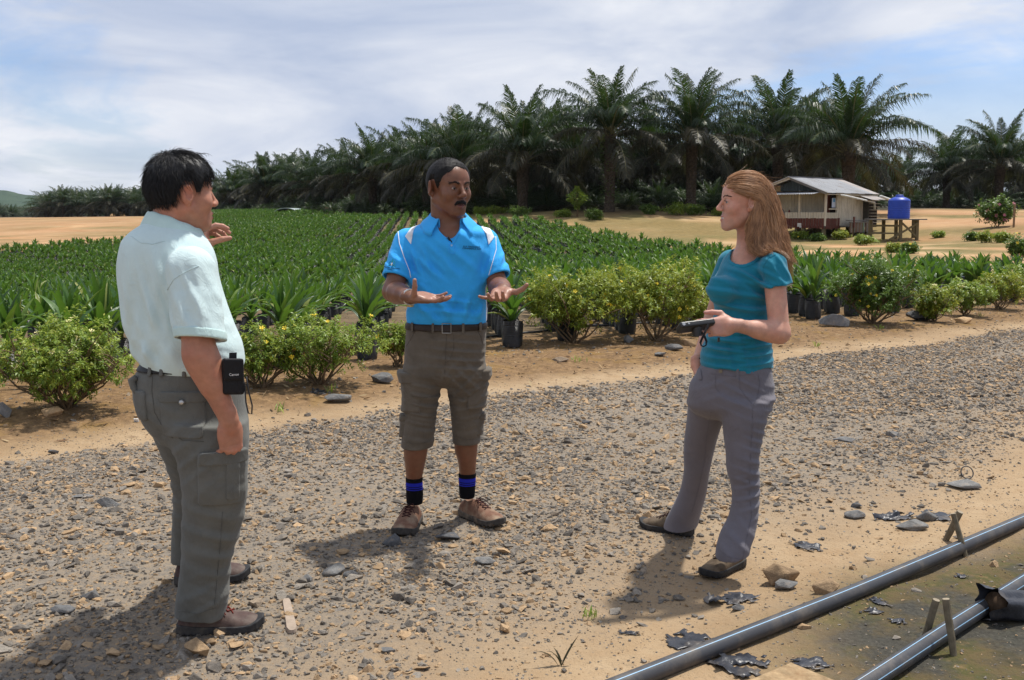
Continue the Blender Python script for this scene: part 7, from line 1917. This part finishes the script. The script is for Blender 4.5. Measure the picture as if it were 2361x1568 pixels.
    c = hit(pants0, 316, 880); m = MB(); m.tube([c+Vector((-.002, 0, .016)), c+Vector((-.018, 0, .004)), c+Vector((-.012, 0, -.02)), c+Vector((.004, -.01, -.045))], [.010, .013, .012, .006], 10); m.obj('pocket_flap', PK, pa_, True)
    for ln in ([(352, 868), (350, 900), (356, 950), (378, 990), (398, 1010)], [(513, 1180), (508, 1260), (500, 1340), (494, 1405)], [(412, 1408), (455, 1415), (500, 1400)], [(418, 935), (424, 1000)], [(372, 925), (375, 985), (420, 1015), (470, 1018)], [(545, 1090), (546, 1150)]): line_on('seam', pants0, ln, .0012, SM, pa_, .0002)
    p = hit(pants0, 422, 926)+Vector((0, -.012, 0)); n = grad(pants0, p); m = MB(); m.tube([p, p+n*.006], .0095, 16); m.tube([p+n*.006, p+n*.008], [.0095, .006], 16); m.obj('button', plain('pewter_button', (.42, .42, .41), .35, .5, .8), pa_, True)
    BLT = plain('dark_belt', (.015, .014, .014), .5, .3); zb = at(430, 852, 3.4).z
    def belt(P): d = pants0(P); return smax(smax(d-.006, -(d+.004), .001), np.abs(P[:, 2]-zb)-.017, .002)
    bo = skin('belt', belt, (-1.36, 3.30, zb-.03), (-.66, 3.85, zb+.03), .005, BLT, e)
    for U in (345, 372, 425): p = hit(belt, U, 856); patch('belt_loop', belt, p, (1, 0, 0), (0, 0, 1), .007, .026, .006, PANT, pa_, sink=.002, depth=.04, rnd=.003)
    # shoes
    LE = plain('dark_brown_leather', (.075, .042, .035), .65, .3, var=.3, scale=30, bump=.2, bscale=120, dirt=(.13, .10, .08)); SO = plain('charcoal_rubber', (.028, .028, .030), .7, .3, var=.3, scale=40, dirt=(.10, .085, .07)); LA = plain('red_black_lace', (.16, .02, .012), .8); TOE = plain('charcoal_toe_cap', (.040, .042, .048), .6, .3, var=.2, dirt=(.11, .10, .09))
    h1 = at(407, 1440, 3.52); s1 = shoe('shoe', (h1.x, 3.54, Hs(h1.x, 3.54)+.004), rad(8), [LE, SO, LA], e, L=.292, W=1.22, H_=1.0); s2 = shoe('shoe', (at(404, 1365, 3.98).x, 3.985, Hs(-1.3, 4.0)+.004), rad(16), [LE, SO, LA], e, L=.285, W=1.18, H_=1.1)
    for ch in list(e.children): ch.matrix_parent_inverse = Matrix.Translation(root).inverted()
    tag(e, 'man in pale aqua polo shirt and grey cargo trousers seen from behind', 'person')
    # camera pouch on the belt
    c = at(537, 868, 3.345); n = Vector((.30, -.95, 0)); x = Vector((.95, .30, 0)); z = Vector((.05, 0, 1)).normalized(); q = empty('camera_pouch', c-Vector((0, 0, .06)))
    BK = cloth('black_nylon', (.010, .010, .012), .6, 600, .1, .05); BK2 = plain('black_piping', (.018, .018, .020), .5)
    R3 = np.array([x, n, z]).T
    def rb(h, r, off=(0, 0, 0)):
        h = A3(*h); off = A3(*off)
        def f(P): w = (P-A3(*c)) @ R3-off; d = np.abs(w)-h+r; return np.linalg.norm(np.maximum(d, 0), axis=1)+np.minimum(d.max(1), 0)-r
        return f
    skin('pouch_body', rb((.034, .020, .058), .010), A3(*c)-.09, A3(*c)+.09, .003, BK, q); fl = rb((.032, .006, .036), .006, (0.002, .020, .026)); skin('pouch_flap', fl, A3(*c)-.1, A3(*c)+.1, .003, BK, q)
    lettering('pouch_lettering', 'Canon', .0115, c+n*.027+z*.010+x*.002, x, z-x*.20, plain('white_print', (.75, .75, .75), .6), q)
    p0 = c+x*.030+z*.005+n*.01; m = MB(); m.tube([p0, p0+Vector((.006, 0, -.04)), p0+Vector((.008, 0, -.09)), p0+Vector((.016, -.005, -.125)), p0+Vector((.027, -.005, -.128)), p0+Vector((.028, 0, -.10)), p0+Vector((.017, 0, -.05)), p0+Vector((.012, 0, -.005))], .0026, 7); m.obj('wrist_cord', BK2, q, True)
    m = MB(); m.box((0, 0, 0), (.012, .004, .045), Matrix.Translation(c-n*.026+z*.03) @ Matrix(R3).to_4x4()); m.obj('belt_clip', BK2, q)
    for ch in q.children: ch.matrix_parent_inverse = Matrix.Translation(q.location).inverted()
    tag(q, 'small black camera pouch clipped to the belt of the pale-shirted man', 'pouch')
    print('man pale', round(time.time()-t0, 1))
build_man_pale()

# ================================================================== the woman in teal holding a compact camera
def build_woman():
    t0 = time.time(); Y = 4.30
    SKIN = skin_mat('fair_skin', 0.5, 0.14, 0.35); TEAL = cloth('teal_jersey', (.010, .185, .275), 0.85, 1200, .07, .2); PANT = cloth('grey_mauve_twill', (.150, .140, .160), 0.85, 900, .07, .12)
    g0 = at(1640, 1290, 4.4); e = empty('person', (g0.x, 4.40, Hs(g0.x, 4.4))); root = e.location.copy(); SK = A3(.56, .300, .215)
    hd = Head(at(1713, 467, 4.30), (-.99, -.10, .02), scale=.95, jaw=.92, cheek=.25, brow=.75, nose=.99, neck=at(1727, 575, 4.34), nr=.047, smile=True, wide=.95, nrad=.84, lip=.8)
    sN, eN, wN = at(1783, 612, 4.17), at(1797, 768, 4.12), at(1694, 750, 4.03)
    sF, eF, wF = at(1685, 606, 4.46), at(1645, 735, 4.54), at(1607, 842, 4.39)
    hN = Hand(wN+(wN-eN).normalized()*.004, (-.97, -.10, -.06), (.05, -.97, .25), False, .90, bends=((.35, .65, .25), (.75, 1.25, .7), (.95, 1.35, .7), (1.05, 1.35, .7)), spread=(.12, .0, -.08, -.14), thumb=((.55, .75, -.20), (.98, .20, -.10), (1.0, .02, -.02)))
    hF = Hand(wF, (.30, -.10, -1.0), (-.8, .55, 0), True, .85)
    arms = union([cone(sN, eN, .044, .040), cone(eN, wN, .041, .024), cone(eN.lerp(wN, .2), eN.lerp(wN, .5), .042, .034), cone(sF, eF, .047, .038), cone(eF, wF, .038, .026)], .02)
    S = [row(856, 1622, 1780, Y, .130), row(838, 1616, 1781, Y, .132), row(815, 1616, 1780, Y, .130), row(788, 1624, 1777, Y, .126), row(755, 1637, 1775, Y, .120), row(725, 1647, 1774, Y, .117), row(700, 1648, 1774, Y, .120), row(672, 1650, 1778, Y, .126), row(640, 1656, 1786, Y, .128), row(612, 1662, 1794, Y+.01, .122), row(592, 1672, 1792, Y+.02, .104), row(577, 1688, 1778, Y+.02, .080), row(566, 1700, 1766, Y+.02, .060)]
    br = [ell(at(1664, 668, 4.20), (.062, .058, .060)), ell(at(1672, 664, 4.33), (.060, .058, .060))]
    core = loft([(z, x, y, rx*.86, ry*.84) for z, x, y, rx, ry in S], 2.1, rot=rad(-14))
    HF = ball(hd.f, hd.c+A3(0, 0, -.03), .27)
    F_hN = ball(hN.f, hN.w((.08, 0, 0)), .17)
    F_hF = ball(hF.f, hF.w((.08, 0, 0)), .17)
    def body(P):
        d = core(P); d = smin(d, HF(P), .028); d = smin(d, arms(P), .03); d = smin(d, F_hN(P), .010); return smin(d, F_hF(P), .012)
    def colour(V):
        q = hd.to(V); c = np.tile(SK, (len(V), 1)); inh = (np.abs(q) < .16).all(1)
        lip = np.exp(-(np.maximum(np.minimum(hd.lips[0](q), hd.lips[1](q)), 0)/.0020)**2)*inh; c = c*(1-lip[:, None])+A3(.47, .19, .155)*lip[:, None]
        tee = ((np.abs(q[:, 0]) < .018) & (np.abs(q[:, 2]+.0675) < .0032) & (q[:, 1] > .072) & (q[:, 1] < .090))*1.0; c = c*(1-tee[:, None])+A3(.75, .72, .66)*tee[:, None]
        ck = sum(np.exp(-((q[:, 0]-k*.045)/.025)**2-((q[:, 1]-.06)/.03)**2-((q[:, 2]+.03)/.025)**2) for k in (-1, 1))*inh*.45; c = c*(1-ck[:, None])+A3(.58, .24, .17)*ck[:, None]
        for h in (hN,):
            w = ((V-h.o) @ h.R)/h.s; m = ((w[:, 0] > .06) & (np.abs(w) < .21).all(1))*.45; c = c*(1-m[:, None])+A3(.62, .31, .25)*m[:, None]
        return c
    B = [(hd.c-.15, hd.c+.15, .0026)]; lo, hi = hN.box(); B.append((lo+.06, hi-.06, .0026)); B.append(((.42, 4.00, .70), (1.36, 4.70, 1.46), .005))
    patches('body', body, B, SKIN, e, colour); eyeballs(hd, e, (.05, .09, .11))
    HAIR = hair_mat('light_brown_hair', (.15, .068, .030), (.60, .33, .165), .34, .5); BROW = hair_mat('brown_brow', (.05, .026, .014), (.10, .05, .03), .6, .3)
    rr = random.Random(9)
    for kx in (-1, 1):
        L = []
        for _ in range(120): u = rr.random(); p = hd.proj((kx*(.012+.036*u), .0905-.024*u*u, .0215+.005*math.sin(PI*u)+rr.gauss(0, .0012))); L.append(np.array([hd.w(p), hd.w(p+Vector((kx*.003, -.002, .0006))), hd.w(p+Vector((kx*.006, -.004, .0004)))]))
        strands('eyebrow', L, .0007, BROW, e)
        L = []
        for _ in range(40): u = rr.random(); p = Vector((kx*(.022+.022*u), .0895-.006*abs(u-.5), .0036)); L.append(np.array([hd.w(p), hd.w(p+Vector((kx*.001, .004, .001))), hd.w(p+Vector((kx*.002, .006, .003)))]))
        strands('eyelash', L, .0010, BROW, e)
    # shirt
    slN = cone(at(1783, 615, 4.17), at(1796, 664, 4.15), .057, .058); slF = cone(sF, at(1664, 652, 4.50), .056, .052)
    eN_ = half(at(1795, 658, 4.15), (.15, -.02, -1)); eF_ = half(at(1665, 650, 4.50), (-.3, .1, -1)); torso = loft(S, 2.1, rot=rad(-14))
    fd = folds([((.86, 4.17, .93), (.08, 0, 1), .036, .006, .12), ((.98, 4.17, .91), (-.12, 0, 1), .036, .006, .12), ((.82, 4.18, .98), (.15, 0, 1), .045, .005, .10), ((.97, 4.17, 1.10), (.05, 0, 1), .050, .006, .10), ((1.00, 4.16, 1.20), (.5, 0, .85), .045, .007, .08), ((.84, 4.17, 1.17), (.1, 0, 1), .045, .004, .09), ((1.08, 4.12, 1.27), (.8, 0, .5), .040, .005, .06), ((.93, 4.17, 1.24), (.35, 0, .9), .06, .005, .10), ((.92, 4.17, 1.04), (.1, 0, 1), .06, .006, .12), ((.90, 4.17, .87), (1, 0, .3), .06, .004, .1)])
    hN_ = cone(at(1787, 630, 4.165), at(1801, 690, 4.14), .048, .050); hF_ = cone(sF, at(1660, 670, 4.51), .042, .042)
    hem = half(at(1700, 857, 4.18), (.02, 0, -1))
    nk = union([ell(at(1712, 572, 4.20), (.060, .075, .062)), cone(at(1722, 560, 4.33), at(1716, 590, 4.26), .062, .058)], .02)
    def shirt0(P):
        d = torso(P); 
        for b in br: d = smin(d, b(P), .035)
        d = smin(d, smax(slN(P), eN_(P), .005), .024); d = smin(d, smax(slF(P), eF_(P), .005), .02); return d+fd(P)+.001*wob(P, 26, 5)
    def shirt(P):
        d = smax(shirt0(P), -smax(hN_(P), -eN_(P)-.022, .003), .003); d = smax(d, -smax(hF_(P), -eF_(P)-.022, .003), .003); d = smax(d, -nk(P), .004)
        return smax(d, hem(P)+.008*np.sin(P[:, 0]*38), .004)
    sh = skin('tee_shirt', shirt, (.66, 4.00, .80), (1.40, 4.66, 1.40), .0042, TEAL, e)
    def neckband(P): n = nk(P); s_ = shirt0(P); return smax(smax(np.abs(n-.006)-.007, s_-.0025, .001), -(s_+.006), .001)
    skin('neckband', neckband, A3(*at(1712, 580, 4.20))-.16, A3(*at(1712, 580, 4.20))+.16, .0034, TEAL, sh)
    TS = cloth('teal_seam', (.008, .155, .235), .9); line_on('seam', shirt0, [(1762, 640), (1760, 615), (1770, 597), (1792, 585)], .0010, TS, sh, .0002); line_on('seam', shirt, [(1764, 653), (1795, 659), (1827, 657)], .0009, TS, sh, .0002)
    # trousers
    pel = [row(840, 1618, 1776, Y, .126), row(862, 1606, 1779, Y, .130), row(885, 1592, 1783, Y, .134), row(917, 1588, 1781, Y, .138), row(940, 1589, 1772, Y, .118), row(954, 1604, 1756, Y, .080), row(968, 1640, 1720, Y, .028)]
    far = loft([row(1240, 1526, 1602, 4.70, .082), row(1215, 1530, 1607, 4.70, .080), row(1175, 1548, 1617, 4.66, .074), row(1138, 1566, 1627, 4.62, .068), row(1083, 1578, 1636, 4.55, .066), row(1046, 1577, 1644, 4.52, .070), row(1009, 1580, 1653, 4.48, .078), row(965, 1585, 1668, 4.43, .090), row(920, 1588, 1690, 4.38, .10)], 2.2)
    near = loft([row(1298, 1649, 1722, 4.15, .078), row(1267, 1652, 1727, 4.15, .078), row(1230, 1662, 1739, 4.17, .074), row(1193, 1680, 1747, 4.19, .070), row(1156, 1688, 1750, 4.20, .066), row(1119, 1686, 1751, 4.21, .068), row(1083, 1677, 1749, 4.21, .072), row(1046, 1675, 1750, 4.21, .076), row(1009, 1670, 1757, 4.22, .084), row(965, 1664, 1767, 4.22, .094), row(920, 1650, 1780, 4.24, .11)], 2.2)
    pf = loft(pel, 2.2, rot=rad(-14))
    fp = folds([((1.02, 4.12, .55), (.35, 0, 1), .040, .007, .07), ((1.00, 4.13, .42), (.3, 0, 1), .045, .007, .08), ((.99, 4.13, .33), (-.3, 0, 1), .045, .007, .08), ((.68, 4.45, .42), (.3, 0, 1), .045, .007, .08), ((.93, 4.16, .76), (.4, 0, .9), .045, .006, .09), ((.80, 4.17, .78), (-.4, 0, .9), .05, .004, .09), ((1.08, 4.2, .68), (.2, 0, 1), .05, .006, .10), ((.92, 4.08, .16), (.7, 0, .7), .06, .006, .08), ((.62, 4.6, .2), (.7, 0, .7), .06, .006, .08)])
    hmN = half(at(1685, 1287, 4.12), (.22, .1, -1)); hmF = half(at(1565, 1222, 4.66), (.18, .1, -1)); hoN = cone(at(1690, 1285, 4.155), at(1686, 1330, 4.155), .050, .052); hoF = cone(at(1569, 1222, 4.70), at(1563, 1262, 4.70), .054, .058)
    zc = at(1660, 972, 4.3).z
    def pants0(P):
        a = smax(near(P), hmN(P), .005); b = smax(far(P), hmF(P), .005); d = smin(smin(pf(P), a, .040), b, .040); d = np.where(P[:, 2] < zc, np.minimum(a, b), d); return d+fp(P)*.6+.0025*wob(P, 11, 4, (1.8, 1.8, .5))+.001*wob(P, 26, 4)
    def pants(P): return smax(smax(pants0(P), -hoN(P), .003), -hoF(P), .003)
    pa = skin('trousers', pants, (.50, 3.98, .02), (1.22, 4.84, .95), .0046, PANT, e); SM = cloth('mauve_seam', (.122, .113, .131), .9)
    for ln in ([(1705, 870), (1706, 895), (1720, 915), (1735, 932)], [(1748, 862), (1752, 885), (1745, 920), (1736, 935)], [(1736, 935), (1734, 990), (1730, 1060), (1728, 1130), (1733, 1190), (1722, 1240), (1712, 1290)], [(1650, 862), (1650, 895), (1660, 905)], [(1640, 950), (1630, 1000), (1625, 1060), (1612, 1120), (1596, 1180)], [(1653, 1262), (1680, 1284), (1712, 1290)], [(1640, 862), (1690, 868), (1745, 862)]): line_on('seam', pants0, ln, .0010, SM, pa, .0002)
    for U in (1700, 1612): p = hit(pants0, U, 862); patch('belt_loop', pants0, p, (1, 0, 0), (0, 0, 1), .006, .022, .005, PANT, pa, depth=.04, rnd=.003)
    p = hit(pants0, 1662, 856); n = grad(pants0, p); m = MB(); m.tube([p, p+n*.004], .008, 14); m.obj('button', plain('bronze_button', (.16, .13, .09), .4, .5, .8), pa)
    # shoes
    LE = plain('olive_brown_suede', (.095, .068, .045), .85, .2, var=.3, scale=35, bump=.3, bscale=120, dirt=(.17, .13, .09)); SO = plain('black_rubber', (.020, .020, .021), .7, .3, var=.3, scale=40, dirt=(.07, .06, .05)); LA = plain('brown_lace', (.05, .025, .018), .8)
    a, b = ground_pt(1592, 1240), ground_pt(1474, 1212); yaw = math.atan2(b.y-a.y, b.x-a.x); shoe('shoe', (a.x+.01, a.y+.02, Hs(a.x, a.y)+.004), yaw+.04, [LE, SO, LA], e, L=.265, W=1.08); a, b = ground_pt(1712, 1305), ground_pt(1622, 1333); yaw = math.atan2(b.y-a.y, b.x-a.x); shoe('shoe', (a.x-.005, a.y+.015, Hs(a.x, a.y)+.004), rad(-137), [LE, SO, LA], e, L=.265, W=1.10)
    # bracelet and ring
    ax = (wF-eF).normalized(); x_, y_, z_ = frame(ax, (0, -1, 0)); c = eF.lerp(wF, .93); m = MB(); m.tube([c+(y_*math.cos(q)+z_*math.sin(q))*.0285 for q in np.linspace(0, 2*PI, 25)], .0032, 6, False); m.obj('bracelet', plain('black_cord', (.012, .012, .012), .6), e, True)
    # hair: combed back from the face, tucked behind the ear, falling on the back
    headE = ell((0, -.012, .028), (.074, .096, .090)); nr = np.random.RandomState(11)
    neckc = cone((0, -.03, -.05), (0, -.055, -.2), .052, .06)
    shl = lambda P: shirt0(P)
    def solid(P):                               # what the hair lies on
        q = hd.to(P); d = np.minimum(headE(q), neckc(q))*hd.s; return np.minimum(d, shirt0(P))
    R = hd.R; fw, upv, rt = R[:, 1], R[:, 2], R[:, 0]
    n_cl, per, steps, stp = 330, 14, 19, .0205; roots = []
    while len(roots) < n_cl:
        v = nr.normal(size=3); v /= np.linalg.norm(v); p = A3(0, .004, .028)+v*A3(.074, .106, .090)
        hl = p[2] > np.interp(p[1], [-.12, -.03, -.012, .020, .045, .070, .085, .10], [-.060, -.040, .018, .028, .036, .050, .064, .074])
        if hl: roots.append(np.array(hd.proj(p, .0)))
    PA = []
    P = hd.c+(np.array(roots)*hd.s) @ R.T; D0 = np.array(roots)-A3(0, -.012, .028); D0 = D0/np.linalg.norm(D0, axis=1)[:, None] @ R.T
    allp, alld, cl = [], [], []
    for i in range(n_cl):
        for j in range(per): allp.append(P[i]+nr.normal(0, .0045, 3)); alld.append(D0[i]); cl.append(i)
    Pp = np.array(allp); N0 = np.array(alld); cl = np.array(cl); lay = nr.uniform(.004, .020, len(Pp)); ph = nr.uniform(0, 6.28, n_cl)[cl]; amp = nr.uniform(.15, .50, n_cl)[cl]; length = (nr.uniform(.72, 1.0, n_cl)[cl]*nr.uniform(.9, 1.03, len(Pp)))
    lat = np.sign(((Pp-hd.c) @ rt)); d = -fw*.75-upv*.25+rt*0; dirs = np.tile(d, (len(Pp), 1))+nr.normal(0, .06, Pp.shape); path = [Pp.copy()]; nrm = N0; bi = nr.uniform(-.03, .16, n_cl)[cl]
    dirs -= nrm*(dirs*nrm).sum(1)[:, None]
    for k in range(steps):
        t = k/steps; g = A3(0, 0, -1)*(.16+.50*min(1, t*2.2)); qk = hd.to(Pp); bk = np.where((qk[:, 2] > -.002) & (qk[:, 1] > -.035), .30, bi); back = (-fw)[None]*bk[:, None]; g = g[None]*np.where((qk[:, 2] > .0) & (qk[:, 1] > -.030), .35, 1.0)[:, None]
        wv = rt[None]*(amp*np.sin(ph+k*.55))[:, None]*.55*min(1, t*2)+(-fw)[None]*(amp*np.cos(ph*1.7+k*.5))[:, None]*.5*min(1, t*2)
        dirs = dirs*.72+g+back+wv*.6; dirs /= np.linalg.norm(dirs, axis=1)[:, None]; Pp = Pp+dirs*(stp*length)[:, None]
        for _ in range(2):
            dd = solid(Pp); E = .004; gr = np.stack([solid(Pp+np.eye(3)[i]*E)-dd for i in range(3)], 1); gr /= np.linalg.norm(gr, axis=1)[:, None]+1e-9; pen = np.maximum(lay-dd, 0); Pp = Pp+gr*pen[:, None]
        path.append(Pp.copy())
    A = np.stack(path, 1)
    keep = []
    for i in range(len(A)):
        q = hd.to(A[i]); 
        if ((q[:, 1] > .034) & (q[:, 2] < .020)).any(): continue           # nothing falls over the face
        keep.append(A[i])
    strands('hair', keep, .00105, HAIR, e, .35)
    # locks on the near side, from above the ear down over the shoulder
    G = [[(1741, 452, 4.235), (1737, 480, 4.222), (1720, 518, 4.225), (1721, 545, 4.22), (1729, 570, 4.21), (1742, 588, 4.20)], [(1746, 440, 4.232), (1742, 480, 4.218), (1733, 520, 4.218), (1733, 555, 4.21), (1742, 580, 4.19), (1758, 592, 4.17)],
         [(1750, 425, 4.235), (1752, 470, 4.218), (1750, 520, 4.215), (1753, 555, 4.20), (1764, 580, 4.17), (1784, 592, 4.14)], [(1762, 415, 4.25), (1772, 460, 4.228), (1779, 510, 4.225), (1786, 550, 4.215), (1798, 580, 4.19), (1815, 600, 4.16)], [(1768, 414, 4.28), (1786, 445, 4.27), (1799, 490, 4.275), (1809, 530, 4.28), (1818, 570, 4.28), (1827, 614, 4.27)]]
    G = np.array([[np.array(at(*q)) for q in g_] for g_ in G]); tt = np.linspace(0, 5, 18); lock = []
    for c_ in range(110):
        gp = 4*nr.uniform(.06, 1)**.85; wa, wp = nr.uniform(.004, .017), nr.uniform(0, 6.28); endk = nr.uniform(.72, 1.04); shade = nr.normal(0, .0015, 3)
        for j in range(13):
            u = np.clip(gp+nr.normal(0, .10), 0, 3.999); i = int(u); g_ = G[i]*(1-u+i)+G[i+1]*(u-i); t = tt*endk*nr.uniform(.95, 1.0)
            q = np.stack([np.interp(t, np.arange(6), g_[:, k]) for k in range(3)], 1); q = q+nr.normal(0, .0022, 3)+shade; s_ = (tt/5)[:, None]
            q = q+rt*(wa*np.sin(wp+tt*1.9))[:, None]*s_*.6+fw*(wa*1.6*np.sin(wp*1.3+tt*1.7))[:, None]*s_+nr.normal(0, .004, 3)*s_
            q[1:-1] = (q[:-2]+2*q[1:-1]+q[2:])/4; q[1:-1] = (q[:-2]+2*q[1:-1]+q[2:])/4; lock.append(q)
    Q = np.array(lock); sh_ = Q.shape; Q = Q.reshape(-1, 3); lay2 = np.repeat(nr.uniform(.004, .016, sh_[0]), sh_[1])
    for _ in range(3):
        dd = solid(Q); gr = np.stack([solid(Q+np.eye(3)[i]*.004)-dd for i in range(3)], 1); gr /= np.linalg.norm(gr, axis=1)[:, None]+1e-9; Q = Q+gr*np.maximum(lay2-dd, 0)[:, None]
    strands('hair_locks', list(Q.reshape(sh_)), .00105, HAIR, e, .35)
    # fine flyaway hairs
    fly = []
    for i in range(320):
        b = keep[nr.randint(len(keep))]; k0 = nr.randint(2, 18); p = b[k0].copy(); dd = b[min(k0+1, len(b)-1)]-b[k0]; dd /= np.linalg.norm(dd)+1e-9; q = [p]
        off = nr.normal(0, .35, 3)-fw*nr.uniform(0, .5)
        for k in range(7): dd = dd+off*.22; dd /= np.linalg.norm(dd); q.append(q[-1]+dd*.013)
        fly.append(np.array(q))
    strands('stray_hair', fly, .0006, HAIR, e)
    # solid underlayer of hair
    def under(P):
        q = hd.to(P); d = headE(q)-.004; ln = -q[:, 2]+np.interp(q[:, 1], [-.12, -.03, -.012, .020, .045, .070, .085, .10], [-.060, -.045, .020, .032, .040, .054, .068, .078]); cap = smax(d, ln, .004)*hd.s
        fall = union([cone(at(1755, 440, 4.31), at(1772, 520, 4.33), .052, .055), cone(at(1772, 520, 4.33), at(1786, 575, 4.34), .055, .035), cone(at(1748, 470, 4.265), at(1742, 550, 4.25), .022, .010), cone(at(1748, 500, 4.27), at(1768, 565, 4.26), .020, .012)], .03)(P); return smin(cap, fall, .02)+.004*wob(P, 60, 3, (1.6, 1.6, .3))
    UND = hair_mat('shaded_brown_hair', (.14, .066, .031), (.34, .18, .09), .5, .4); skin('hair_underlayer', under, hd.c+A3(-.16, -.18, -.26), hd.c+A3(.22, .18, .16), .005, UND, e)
    for ch in list(e.children): ch.matrix_parent_inverse = Matrix.Translation(root).inverted()
    tag(e, 'woman with long light brown hair in a teal tee shirt and grey trousers', 'person')
    # the camera in her hand
    a, b = at(1567, 756, 3.985), at(1640, 747, 4.02); x, y, z = frame(b-a, (0, -.85, .52)); c = a.lerp(b, .5); q = empty('compact_camera', c); BK = plain('black_camera_body', (.012, .012, .013), .38, .5, var=.2); SV_ = plain('camera_silver', (.30, .31, .32), .35, .5, .6)
    R3 = np.array([x, y, z]).T; hx = (b-a).length/2+.006
    def rbx(h, r, off=(0, 0, 0)):
        h = A3(*h); off = A3(*off)
        def f(P): w = (P-A3(*c)) @ R3-off; d = np.abs(w)-h+r; return np.linalg.norm(np.maximum(d, 0), axis=1)+np.minimum(d.max(1), 0)-r
        return f
    skin('camera_body', rbx((hx, .0125, .030), .007), A3(*c)-.11, A3(*c)+.11, .0026, BK, q)
    L0 = c+x*.004-y*0; ld = Vector((.10, -.10, -1)).normalized(); m = MB(); m.tube([L0, L0+ld*.026], .021, 22); m.tube([L0+ld*.022, L0+ld*.040], .018, 22); m.obj('lens_barrel', BK, q, True); smooth_by_angle(q.children[-1].data, 40)
    d0 = c-x*(hx-.013)+z*.030; m = MB(); m.tube([d0, d0+z*.002], .0065, 18); m.obj('mode_dial', SV_, q); d1 = c-x*(hx-.034)+z*.030; m = MB(); m.tube([d1, d1+z*.002], .004, 14); m.obj('shutter_button', SV_, q)
    p = at(1634, 737, 4.0); pts = [at(U, V_, Yq) for U, V_, Yq in ((1631, 737, 4.005), (1634, 744, 3.985), (1632, 752, 3.98), (1626, 765, 3.97), (1619, 780, 3.97), (1615, 790, 3.97), (1617, 797, 3.97), (1622, 799, 3.97), (1628, 796, 3.975), (1629, 787, 3.98), (1624, 775, 3.985), (1618, 766, 3.99), (1615, 756, 4.0))]
    V, F = [], []
    for i, p in enumerate(pts):
        t = (pts[min(i+1, len(pts)-1)]-pts[max(i-1, 0)]).normalized(); sd = t.cross(Vector((0, 1, 0))).normalized()*.0042
        if 5 < i < 9: sd = sd*.6
        V += [p-sd, p+sd, p+sd+Vector((0, .0016, 0)), p-sd+Vector((0, .0016, 0))]
    for i in range(len(pts)-1):
        for k in range(4): F.append((i*4+k, i*4+(k+1) % 4, (i+1)*4+(k+1) % 4, (i+1)*4+k))
    obj('wrist_strap', mesh('wrist_strap', V, F, cloth('black_strap', (.014, .014, .016), .8)), q)
    m = MB(); m.box((0, 0, 0), (.004, .004, .009), Matrix.Translation(at(1657, 783, 4.02))); m.obj('strap_end', BK, q)
    for ch in q.children: ch.matrix_parent_inverse = Matrix.Translation(q.location).inverted()
    tag(q, 'black compact camera with wrist strap held by the woman', 'camera')
    print('woman', round(time.time()-t0, 1))
build_woman()

# ================================================================== the humid air
def build_haze():
    m = MB(); m.box((0, 3000, 60), (4400, 3300, 82)); M = NM('humid_air')
    v = M.N.new('ShaderNodeVolumePrincipled'); v.inputs['Color'].default_value = (0.80, 0.89, 1.0, 1); v.inputs['Density'].default_value = 0.00005; v.inputs['Anisotropy'].default_value = 0.2
    M.lk(v.outputs[0], M.out.inputs['Volume']); o = m.obj('haze', M.mat); tag(o, 'thin bluish humid haze in the air over the valley', kind='stuff')
build_haze()
